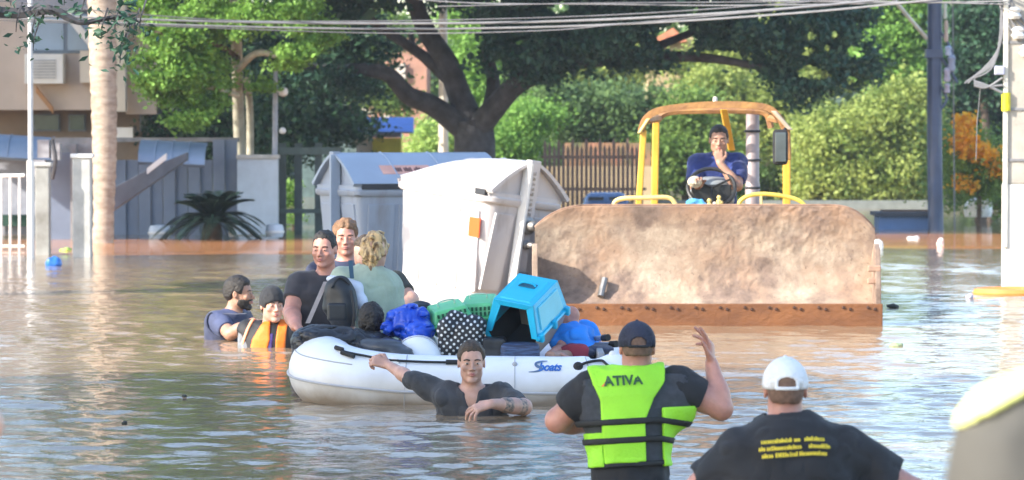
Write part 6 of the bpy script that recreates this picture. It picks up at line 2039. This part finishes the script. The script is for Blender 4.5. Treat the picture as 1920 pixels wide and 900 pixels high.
# --- young man in front of the boat, one arm on its rope
d = 21.4
ym = Person("young man in charcoal V-neck shirt neck-deep before the white dinghy, arm stretched to its rope", ground(P(889, 780, d)),
            neck=P(885, 728, d), pel=P(890, 905, d + .12), sa=P(833, 741, d + .02), sb=P(937, 741, d),
            head=P(884, 682, d - .04), face=(0.06, -1, -0.04), build=0.92, hs=0.93)
ym.arm('a', P(772, 712, d + .15), P(727, 684, d + .38), (0.052, 0.043, 0.040, 0.026))
ym.arm('b', P(982, 763, d - .22), P(922, 757, d - .42), (0.054, 0.046, 0.045, 0.028))
ym.make_body(SKIN, hands=[hand(P(727, 684, d + .38), (-1.0, .25, .35), (0, .8, -.6), thumb=-1, curl=(.9, .9, .95, 1.0), size=.95),
                          hand(P(922, 757, d - .42), (-.95, -.15, -.28), (-.1, .35, -1), thumb=-1, curl=(.45, .5, .55, .6), size=1.05, spread=.8)])
ym.make_face(brow=HAIR_DK, lids=0.8, smile=-.004)
ym.make_hair(HAIR_BR, t=0.016, line=0.072, back=-0.03, side=0.005)
ym.make_top(CH, up_a=1.12, up_b=0.98, vneck=0.085, neck_r=0.072, amp=0.014, h=0.008)
# sleeve tattoo as a thin skin-hugging layer on the forearm
F_ = Field(*ym.bounds([ym.limbs[1][2], ym.limbs[1][3]], .07), 0.006)
sh_, el_, wr_ = ym.limbs[1][1:4]
F_.put(cone(lerp(el_, wr_, .06), lerp(el_, wr_, .60), .0478, .0422), .003)
TAT = mat("tattoo_ink", (0.42, 0.27, 0.20), col2=(0.07, 0.075, 0.075), rough=0.5, vscale=55, thr=(.38, .60), detail=6)
link("tattoo", F_.mesh("tattoo", TAT), ym.root)

# --- man in the neon green life vest, back to the camera
d = 17.0
gv = Person("man seen from behind in neon green life vest and navy cap, raising his right-side arm", ground(P(1188, 900, d)),
            neck=P(1192, 701, d), pel=P(1184, 925, d - .05), sa=P(1109, 731, d - .02), sb=P(1270, 722, d + .02),
            head=P(1194, 655, d + .02), face=(-0.05, 1, -0.05), build=0.93, hs=0.95)
gv.arm('a', P(1046, 788, d + .05), P(1116, 797, d + .34), (0.066, 0.056, 0.056, 0.036))
gv.arm('b', P(1352, 766, d + .05), P(1334, 681, d + .10), (0.066, 0.053, 0.053, 0.030))
gv.make_body(SKIN_RED, hands=[hand(P(1334, 681, d + .10), (-.05, .1, 1.0), (-.95, .25, .1), thumb=1, curl=((.15, .12), (.5, .12), (.85, .12), (1.2, .12)), spread=.7, size=1.0, tcurl=-.1)], jaw=1.1)
gv.make_hair(HAIR_CROP, t=0.003, line=0.04, back=-0.03, amp=0.001)
cap_navy = mat("cap_navy", (0.022, 0.026, 0.05), rough=0.8, var=0.15, vscale=20, bump=0.3, bscale=200)
gv.cap(cap_navy, strap=BLK)
gv.make_top(BLK, up_a=0.66, up_b=0.52, t=0.019, amp=0.012, h=0.009)
GRN = mat("vest_neon_green", (0.34, 0.78, 0.03), rough=0.65, var=0.06, vscale=5, bump=0.25, bscale=90)
VDK = mat("vest_dark_mesh", (0.045, 0.05, 0.062), rough=0.8, var=0.15, vscale=30, bump=0.4, bscale=300)
WEB = mat("webbing_black", (0.012, 0.013, 0.014), rough=0.7, var=0.1)
vest = empty("life_vest", tuple(gv.pel), None, None)
vest.parent = gv.root
vest.location = tuple(Vector(tuple(gv.pel)) - Vector(gv.root.location))
backside = lambda f: f          # front coordinate, negative behind
def side_w(u):                  # half-width of the green back panel by height
    return np.interp(u, [0, .25, .6, .78, .92, 1.1], [.092, .092, .096, .118, .160, .175]).astype(np.float32)
gv.shell("side_panel", VDK, 0.034, lambda a, f, u: np.maximum(0.23 - u, np.maximum(-0.3 - f, u - .98)), parent=None, h=0.008, hole=.082)
gv.shell("back_panel", GRN, 0.048, lambda a, f, u: np.maximum(np.maximum(np.abs(a + .035 - .04 * np.clip((u - .6) / .3, 0, 1)) - side_w(u), 0.255 - u), f - 0.0), h=0.007, hole=0, neckhole=.078)
gv.shell("hip_panel", GRN, 0.050, lambda a, f, u: np.maximum(np.maximum(.118 - a - f * .2, 0.21 - u), u - .70), h=0.007, hole=0, amp=.008)
gv.shell("hip_panel", GRN, 0.046, lambda a, f, u: np.maximum(np.maximum(.15 + a + f * .2, 0.23 - u), u - .52), h=0.007, hole=0, amp=.006)
for u0 in (.60, .445):
    gv.shell("strap", WEB, 0.056, lambda a, f, u, u0=u0: np.abs(u - u0 - .02 * np.clip(a, -1, .1) * 0 + .35 * np.maximum(0, a - .12)) - .026, h=0.006, hole=0, amp=.001)
gv.shell("hem", WEB, 0.044, lambda a, f, u: np.abs(u - .245) - .022, h=0.006, hole=0)
bpy.data.objects.remove(vest)
def on_back(pp, x, z, t):
    """point on the back of person pp at lateral x, height fraction z of the torso, lifted t"""
    fn = pp.torso(t)[0]
    base = pp.pel + pp.lat * x + pp.upv * z * pp.H
    lo_, hi_ = 0.0, 0.45
    for _ in range(24):
        mid = (lo_ + hi_) / 2
        q = base - pp.dep * pp.front * mid
        v = float(np.asarray(fn(np.array([[[q[0]]]]), np.array([[[q[1]]]]), np.array([[[q[2]]]]))).ravel()[0])
        if v < 0: lo_ = mid
        else: hi_ = mid
    return base - pp.dep * pp.front * hi_
def back_lettering(pp, me, x0, z0, t, m, name="lettering", parent=None):
    sgn = -1.0 if pp.lat @ np.array([1, 0, 0]) < 0 else 1.0
    co = np.array([v.co[:] for v in me.vertices])
    out = []
    for c in co:
        out.append(on_back(pp, x0 + sgn * c[0], z0 + c[1] / pp.H, t))
    for v, c in zip(me.vertices, out):
        v.co = tuple(c)
    me.materials.clear(); me.materials.append(m)
    return link(name, me, parent or pp.root)
INK = mat("print_dark_green", (0.03, 0.09, 0.03), rough=0.6, var=0.05)
back_lettering(gv, text_mesh("ATIVA", 0.060, bold=0.0022), -0.108, 0.905, 0.060, INK)
OR = mat("print_orange", (0.85, 0.22, 0.05), rough=0.6, var=0.05)
mm = MB()
mm.add([(0.017 * math.cos(t) , 0.024 * math.sin(t), 0) for t in np.linspace(0, 2 * math.pi, 14)[:-1]], [tuple(range(13))]).v
me = bpy.data.meshes.new("emblem"); me.from_pydata(mm.v, [], mm.f)
back_lettering(gv, me, -0.116, 0.945, 0.058, OR, "emblem")

# --- man in the white cap, nearest, back to the camera
d = 14.0
cm = Person("man seen from behind in white cap and black T-shirt with yellow print, nearest the camera", ground(P(1480, 900, d)),
            neck=P(1474, 792, d), pel=P(1484, 1050, d - .05), sa=P(1388, 856, d - .02), sb=P(1580, 852, d),
            head=P(1472, 734, d + .02), face=(0.0, 1, -0.04), build=1.27, hs=0.95)
cm.arm('a', P(1282, 945, d + .05), P(1330, 1020, d + .25), (0.058, 0.052, 0.052, 0.034))
cm.arm('b', P(1718, 930, d + .05), P(1690, 1010, d + .25), (0.058, 0.052, 0.052, 0.034))
cm.make_body(SKIN_RED, zmin=-0.2)
cm.make_hair(HAIR_CROP, t=0.003, line=0.04, back=-0.045, amp=0.001)
cap_white = mat("cap_white", (0.78, 0.79, 0.80), rough=0.75, var=0.03, vscale=20, bump=0.3, bscale=200)
cm.cap(cap_white)
cm.make_top(BLK, up_a=0.62, up_b=0.66, t=0.024, amp=0.013, h=0.009, neck_r=.066)
YEL = mat("print_yellow", (0.72, 0.56, 0.03), rough=0.6, var=0.05)
rr = random.Random(4)
mm = MB()
for row, (y0, segs) in enumerate(((0.052, ((0, .030), (.032, .108), (.118, .142), (.156, .232))),
                                  (0.026, ((-.010, .016), (.018, .108), (.112, .142), (.170, .246))),
                                  (0.0, ((0, .042), (.048, .094), (.100, .128), (.134, .238))))):
    for a_, b_ in segs:                       # print too far off to read: short strokes the size of its letters
        x = a_
        while x < b_ - .004:
            w = rr.uniform(.0045, .0065)
            h_ = rr.choice((.0125, .0125, .0165))
            yy = y0 + .05 * x - .22 * max(0, x - .18) ** 1.0 * .5
            mm.add([(x, yy, 0), (x + w, yy, 0), (x + w, yy + h_, 0), (x, yy + h_, 0)], [(0, 1, 2, 3)])
            if rr.random() < .6:
                mm.add([(x + w, yy + h_ * .3, 0), (x + w + .0025, yy + h_ * .3, 0), (x + w + .0025, yy + h_ * .62, 0), (x + w, yy + h_ * .62, 0)], [(0, 1, 2, 3)])
            x += w + .0025
me = bpy.data.meshes.new("lettering"); me.from_pydata(mm.v, [], mm.f)
back_lettering(cm, me, -0.118, 0.735, 0.038, YEL)

# --- man in the black beanie and orange vest
d = 28.0
bm = Person("man in black beanie and orange life vest, neck-deep left of the dinghy", ground(P(500, 650, d)),
            neck=P(506, 612, d), pel=P(500, 745, d), sa=P(466, 622, d + .03), sb=P(542, 626, d - .02),
            head=P(511, 574, d - .05), face=(0.38, -1, -0.03), build=0.98, hs=1.03)
bm.arm('a', P(462, 668, d - .05), P(500, 700, d - .2))
bm.arm('b', P(556, 664, d - .05), P(540, 700, d - .2))
bm.make_body(SKIN, h=0.007, zmin=-0.25)
bm.make_face(brow=HAIR_DK, lids=.55, smile=.004)
bm.make_hair(BLK, t=0.020, line=0.040, back=-0.045, side=-0.012, amp=0.002, name="beanie", side_y=-.04)
bm.make_top(mat("cloth_grey_marl", (0.19, 0.20, 0.22), rough=.9, var=.15, vscale=30), up_a=1.2, up_b=1.2, t=.014)
ORG = mat("vest_orange", (0.85, 0.19, 0.01), rough=0.6, var=0.08, vscale=6, bump=.2)
ORP = mat("vest_piping", (0.85, 0.38, 0.2), rough=0.6, var=0.05)
bm.shell("vest", mat("vest_black", (0.014, 0.014, 0.017), rough=.7, var=.1), .030, lambda a, f, u: u - 1.2, hole=.066, neckhole=.055)
bm.shell("vest_panel", ORG, .044, lambda a, f, u: np.maximum(np.maximum(np.abs(a + .05 - .10 * (u - .6)) - .066 * np.clip(1.25 - np.abs(u - .72) * 2.4, .2, 1), u - 1.2), -f), hole=0, neckhole=.055)
bm.shell("vest_panel", ORG, .044, lambda a, f, u: np.maximum(np.maximum(np.abs(a - .115) - .034, u - 1.2), -f), hole=0, neckhole=.055)
bm.shell("vest_panel", ORP, .040, lambda a, f, u: np.maximum(np.abs(a + .178 - .16 * np.clip(u - .72, 0, 1)) - .012, u - 1.2), hole=0, neckhole=.055, lo=-.25)
bm.shell("zip_panel", mat("vest_purple", (.05, .03, .16), rough=.6), .036, lambda a, f, u: np.maximum(np.maximum(np.abs(a - .04) - .020, u - .92), -f), hole=0, neckhole=.06)

# --- man in the navy vest at far left, looking right
d = 29.1
nm = Person("dark-haired bearded man in navy vest farthest left, profile to the right, hand on his neighbour", ground(P(425, 635, d)),
            neck=P(436, 583, d), pel=P(424, 715, d + .02), sa=P(410, 602, d - .10), sb=P(452, 598, d + .14),
            head=P(449, 552, d - .02), face=(1.0, -0.22, -0.02), build=1.02, hs=1.03)
nm.dep = norm(np.cross(nm.upv, nm.lat)); nm.front = 1.0 if nm.dep @ np.array([1, .6, 0]) > 0 else -1.0
nm.arm('a', P(432, 626, d - .32), P(474, 603, d - .42), (0.058, 0.048, 0.046, 0.03))
nm.arm('b', P(470, 625, d + .2), P(500, 640, d + .1))
nm.make_body(SKIN_TAN, h=0.007, hands=[hand(P(474, 603, d - .42), (1, -.1, .0), (0, .1, -1), curl=(.2, .25, .3, .3))])
nm.make_face(brow=HAIR_DK)
nm.make_hair(HAIR_DK, t=0.018, line=0.058, back=-0.05, side=-0.01)
s_ = nm
F_ = Field(*s_.bounds([s_.head], .16), .0045)
F_.put(s_.hell((0, -.022, -.032), (.065, .0715, .0775)), .01)
F_.put(s_.hcone((-.044, -.004, -.062), (-.012, -.066, -.094), .019, .018), .02)
F_.put(s_.hcone((.044, -.004, -.062), (.012, -.066, -.094), .019, .018), .02)
F_.put(s_.hell((0, -.074, -.094), (.025, .022, .020)), .015)
F_.put(s_.hcone((-.022, -.090, -.038), (.022, -.090, -.038), .008, .008), .006)
def _keep(X, Y, Z):
    p = [X - nm.head[0], Y - nm.head[1], Z - nm.head[2]]
    y = sum(p[i] * nm.HR[1, i] for i in range(3)); z = sum(p[i] * nm.HR[2, i] for i in range(3))
    return np.maximum(z + .034, y - .004 + .25 * (z + .08))
F_.cut(_keep, .004)
link("beard", F_.mesh("beard", HAIR_DK), nm.root)
nm.make_top(mat("cloth_slate_blue", (0.06, 0.075, 0.15), rough=.85, var=.15, vscale=12), up_a=.72, up_b=.8, t=.014)
nm.shell("vest", NAVY, .034, lambda a, f, u: u - .99, hole=.078, neckhole=.07, amp=.008)

# --- man in the dark shirt at the bow
d = 24.4
bs = Person("smiling man in black T-shirt standing behind the dinghy's left end", ground(P(600, 640, d)),
            neck=P(613, 515, d), pel=P(606, 668, d + .05), sa=P(563, 535, d - .02), sb=P(658, 535, d + .04),
            head=P(608, 469, d - .06), face=(-0.28, -1, -0.08), build=1.15, hs=.95)
bs.arm('a', P(546, 585, d - .12), P(555, 612, d - .34), (0.058, 0.047, 0.050, 0.034))
bs.arm('b', P(664, 600, d - .10), P(640, 630, d - .25))
bs.make_body(SKIN_RED, h=0.0065, jaw=1.12, zmin=-0.1, hands=[hand(P(555, 612, d - .34), (.5, -.6, -.4), (0, -.3, -1), curl=(.3, .3, .3, .3))])
bs.make_face(brow=HAIR_DK, lids=.35, smile=.006)
bs.make_hair(HAIR_DK, t=0.009, line=0.068, back=-0.04, side=0.0, amp=.004)
bs.make_top(mat("cloth_black_cotton", (0.028, 0.026, 0.034), rough=.85, var=.15, vscale=10, sheen=.2), up_a=.58, up_b=.6, t=.016, zmin=-.1)

# --- ginger-haired man behind him
d = 25.5
gm = Person("ginger-haired man in navy shirt looking out from behind the smiling man", ground(P(648, 640, d)),
            neck=P(649, 492, d), pel=P(650, 650, d), sa=P(597, 512, d), sb=P(702, 514, d),
            head=P(648, 447, d - .04), face=(0.05, -1, -0.08), build=1.08, hs=.96)
gm.arm('a', P(580, 565, d + .02), P(590, 640, d - .1)); gm.arm('b', P(722, 570, d), P(715, 640, d - .1))
gm.make_body(SKIN_RED, h=0.007, jaw=1.08, zmin=-0.05)
gm.make_face(brow=HAIR_BR, lids=.4, smile=-.004)
gm.make_hair(mat("hair_ginger", (0.22, 0.115, 0.055), rough=.6, var=.3, vscale=50, bump=.5, bscale=80), t=0.017, line=0.060, back=-0.03, side=-0.005, amp=.008, sc=45)
gm.make_top(NAVY, up_a=.7, up_b=.7, t=.016, zmin=-.05)

# --- person in the olive sleeve, mostly hidden
d = 24.7
op = Person("person in dark olive top half hidden behind the blonde woman, elbow out to the right", ground(P(700, 640, d)),
            neck=P(695, 515, d), pel=P(700, 655, d), sa=P(660, 530, d), sb=P(738, 532, d - .02),
            head=P(686, 478, d - .02), face=(-0.8, -0.6, -0.1), build=1.0, hs=.92)
op.arm('a', P(655, 590, d + .02), P(670, 640, d)); op.arm('b', P(770, 562, d - .15), P(738, 598, d - .32), (0.058, 0.050, 0.046, 0.03))
op.make_body(SKIN, h=0.008, detail=False, zmin=0, hands=[hand(P(738, 598, d - .32), (-.8, -.4, -.3), (0, -.2, -1))])
op.make_hair(HAIR_BR, t=0.018, line=0.055, back=-0.06, side=-0.03)
op.make_top(OLIVE, up_a=.6, up_b=.70, t=.018, zmin=0)

# --- blonde woman seen from behind
d = 23.5
wm = Person("blonde woman in sage green top seen from behind inside the dinghy", tuple(P(690, 648, d)),
            neck=P(694, 506, d), pel=P(688, 655, d - .02), sa=P(642, 527, d - .05), sb=P(727, 535, d + .05),
            head=P(704, 474, d + .02), face=(0.35, 1, -0.15), build=1.0, hs=.92)
wm.arm('a', P(636, 578, d - .1), P(652, 606, d - .22), (0.05, 0.042, 0.042, 0.027)); wm.arm('b', P(742, 590, d + .1), P(735, 625, d + .2))
wm.make_body(SKIN, h=0.008, detail=False, zmin=0.0, hands=[hand(P(650, 603, d - .22), (.6, -.4, -.5), (0, -.4, -1), size=.9)])
BLOND = mat("hair_blonde", (0.62, 0.42, 0.20), col2=(0.16, 0.09, 0.04), rough=.5, vscale=35, bump=.7, bscale=60, stretch=(1, 1, .35), thr=(.38, .58))
wm.make_hair(BLOND, t=0.020, line=0.03, back=-0.085, side=-0.03, amp=0.014, sc=38)
F_ = Field(*wm.bounds([wm.head], .2), .006)
F_.put(wm.hell((0.02, .088, -.02), (.058, .045, .062)), .02)
F_.put(wm.hell((-.01, .075, -.085), (.035, .03, .035)), .02)
F_.put(wm.hell((.05, .10, .045), (.03, .03, .02)), .02)
F_.put(wm.hell((.015, .085, -.12), (.03, .026, .05)), .02)
F_.put(wm.hell((-.045, .06, -.04), (.03, .03, .05)), .02)
F_.wrinkle(.014, 55, 8.0)
link("hair_bun", F_.mesh("hair_bun", BLOND), wm.root)
wm.make_top(SAGE, up_a=.9, up_b=.9, t=.022, zmin=0.0, amp=.010, neck_r=.06)

# --- child with dark hair low in the boat
d = 22.95
ch = Person("child's dark head just showing above the black cover in the dinghy", tuple(P(695, 690, d)),
            neck=P(697, 633, d), pel=P(697, 690, d + .02), sa=P(672, 645, d), sb=P(722, 645, d),
            head=P(696, 606, d), face=(0.1, 1, -0.1), build=.62, hs=.88)
ch.arm('a', P(664, 668, d), P(672, 690, d + .1), (.03, .03, .028, .02)); ch.arm('b', P(730, 668, d), P(722, 690, d + .1), (.03, .03, .028, .02))
ch.make_body(SKIN, h=0.008, detail=False, zmin=0.08)
ch.make_hair(HAIR_DK, t=0.020, line=0.05, back=-0.09, side=-0.03, amp=.005)
ch.make_top(BLK, up_a=.9, up_b=.9, zmin=.08)

# --- person reclining at the right end of the boat
d = 23.1
bp_ = Person("person in bright blue shirt and maroon shorts slumped at the dinghy's right end", tuple(P(1080, 668, d)),
             neck=P(1073, 622, d), pel=P(1092, 668, d - .1), sa=P(1058, 632, d - .12), sb=P(1094, 628, d + .14),
             head=P(1068, 598, d + .05), face=(-.9, .35, -.25), build=.86, hs=.62)
bp_.arm('a', P(1052, 655, d - .22), P(1030, 664, d - .4), (.036, .034, .032, .022)); bp_.arm('b', P(1115, 650, d + .12), P(1128, 655, d))
bp_.make_body(SKIN_RED, h=0.007, detail=False, zmin=0.1, hands=[hand(P(1034, 664, d - .4), (1, -.1, 0), (0, 0, -1), size=.8)])
bp_.make_top(mat("cloth_bright_blue", (0.012, 0.22, 0.72), rough=.7, var=.1, vscale=8), up_a=.55, up_b=.95, t=.022, zmin=.1, amp=.018, neck_r=.04)
F_ = Field(P(1015, 700, d) - .3, P(1135, 640, d) + .3, .008)
F_.put(cone(P(1096, 668, d - .1), P(1060, 668, d - .32), .078, .062), .03)
F_.put(cone(P(1100, 670, d - .05), P(1080, 664, d - .35), .075, .062), .03)
F_.wrinkle(.012, 20, 4)
link("shorts", F_.mesh("shorts", mat("cloth_maroon", (0.28, 0.035, 0.06), rough=.85, var=.15)), bp_.root)
F_ = Field(P(1000, 690, d) - .5, P(1070, 650, d) + .3, .008)
F_.put(cone(P(1062, 668, d - .30), P(1030, 668, d - .5), .038, .03), .02)
link("shin", F_.mesh("shin", SKIN_TAN), bp_.root)

# --- driver of the loader
d = 33.0
dr = Person("driver in royal blue T-shirt seated in the loader, one hand at his chin", tuple(P(1345, 400, d + .3)),
            neck=P(1350, 292, d), pel=P(1342, 402, d + .12), sa=P(1309, 306, d), sb=P(1384, 305, d + .02),
            head=P(1348, 264, d - .08), face=(-0.05, -1, -0.10), build=1.04, hs=1.02)
dr.arm('a', P(1299, 352, d - .12), P(1312, 346, d - .42), (0.056, 0.048, 0.046, 0.03))
dr.arm('b', P(1382, 348, d - .28), P(1350, 306, d - .26), (0.056, 0.046, 0.044, 0.03))
dr.make_body(SKIN_TAN, h=0.0075, zmin=0.55, jaw=1.08, hands=[hand(P(1350, 306, d - .26), (-.18, .12, 1), (0, 1, .1), thumb=-1, curl=(.9, 1.0, 1.0, 1.1), size=1.0),
                                                  hand(P(1312, 346, d - .42), (-.2, -.7, .5), (0, -.8, -.6), size=1.0)])
dr.make_face(brow=HAIR_DK, lids=.35)
dr.make_hair(HAIR_DK, t=0.010, line=0.066, back=-0.03)
dr.make_top(ROYAL, up_a=.75, up_b=.80, t=.018, zmin=.55)
F_ = Field(P(1290, 360, d - .8), P(1325, 318, d - .1), .007)
dr_g = P(1303, 341, d - .48)
F_.put(ell(dr_g, (.062, .05, .05)), .01)
for k in range(4):
    F_.put(cone(dr_g + np.array([-.035 + k * .022, -.03, .02]), dr_g + np.array([-.045 + k * .026, -.065, -.012]), .015, .012), .006)
link("glove", F_.mesh("glove", mat("glove_pale", (.62, .55, .42), rough=.85, var=.2, vscale=20)), dr.root)

# --- blurred person at the right edge, very near
d = 5.2
rp = Person("blurred grey-shirted person with neon yellow vest at the right edge, very near the camera", ground(P(2200, 900, d)),
            neck=P(2260, 600, d), pel=P(2260, 1300, d), sa=P(1915, 838, d - .02), sb=P(2580, 820, d),
            head=P(2270, 420, d), face=(-.3, 1, 0), build=1.0, hs=.95)
rp.arm('a', P(1878, 1110, d - .03), P(1900, 1300, d + .2), (.062, .05, .05, .03)); rp.arm('b', P(2650, 1200, d), P(2600, 1400, d + .2))
rp.make_body(SKIN_TAN, h=0.010, detail=False, zmin=-.2)
rp.make_hair(HAIR_DK, h=.008)
rp.make_top(mat("cloth_grey", (0.075, 0.072, 0.064), rough=.85, var=.06, vscale=4), up_a=1.0, up_b=1.0, t=.02, h=.012, amp=.012)
F_ = Field(rp.sa - .25, rp.neck + .15, .010)
rp.put_torso(F_, .035, -.2)
A_, B_ = P(1810, 790, d), P(1930, 722, d)
F_.cut(lambda X, Y, Z: (A_[2] + (X - A_[0]) * (B_[2] - A_[2]) / (B_[0] - A_[0])) - Z, .01)
link("vest", F_.mesh("vest", mat("vest_neon_yellow", (0.80, 0.86, 0.30), rough=.6, var=.04)), rp.root)

# --- blurred elbow at the left edge
d = 7.6
lp = Person("blurred bare elbow of a person at the left edge, very near the camera", ground(P(-240, 900, d)),
            neck=P(-275, 560, d), pel=P(-270, 1050, d), sa=P(-430, 620, d), sb=P(-190, 640, d),
            head=P(-275, 450, d), face=(.3, 1, 0), build=1.0, hs=.95)
lp.arm('b', P(-38, 797, d), P(-170, 850, d + .2)); lp.arm('a', P(-460, 850, d), P(-430, 1000, d + .2))
lp.make_body(SKIN, h=0.010, detail=False, zmin=-.2)
lp.make_hair(HAIR_BR, h=.008)
lp.make_top(BLK, up_a=.6, up_b=.6, t=.02, h=.012)

# ------------------------------------------------------------------ damp morning air
hm = bpy.data.materials.new("haze"); hm.use_nodes = True
n, l = hm.node_tree.nodes, hm.node_tree.links
n.remove(n["Principled BSDF"])
pv = n.new("ShaderNodeVolumePrincipled")
pv.inputs["Color"].default_value = (.80, .88, 1.0, 1)
pv.inputs["Density"].default_value = 0.0004
l.new(pv.outputs[0], n["Material Output"].inputs["Volume"])
hz = MB().box((0, 60, 7.5), (320, 240, 19)).build("haze", hm, None, loc=(0, 0, 0))
tag(hz, "thin pale haze over the flooded street", kind='stuff')
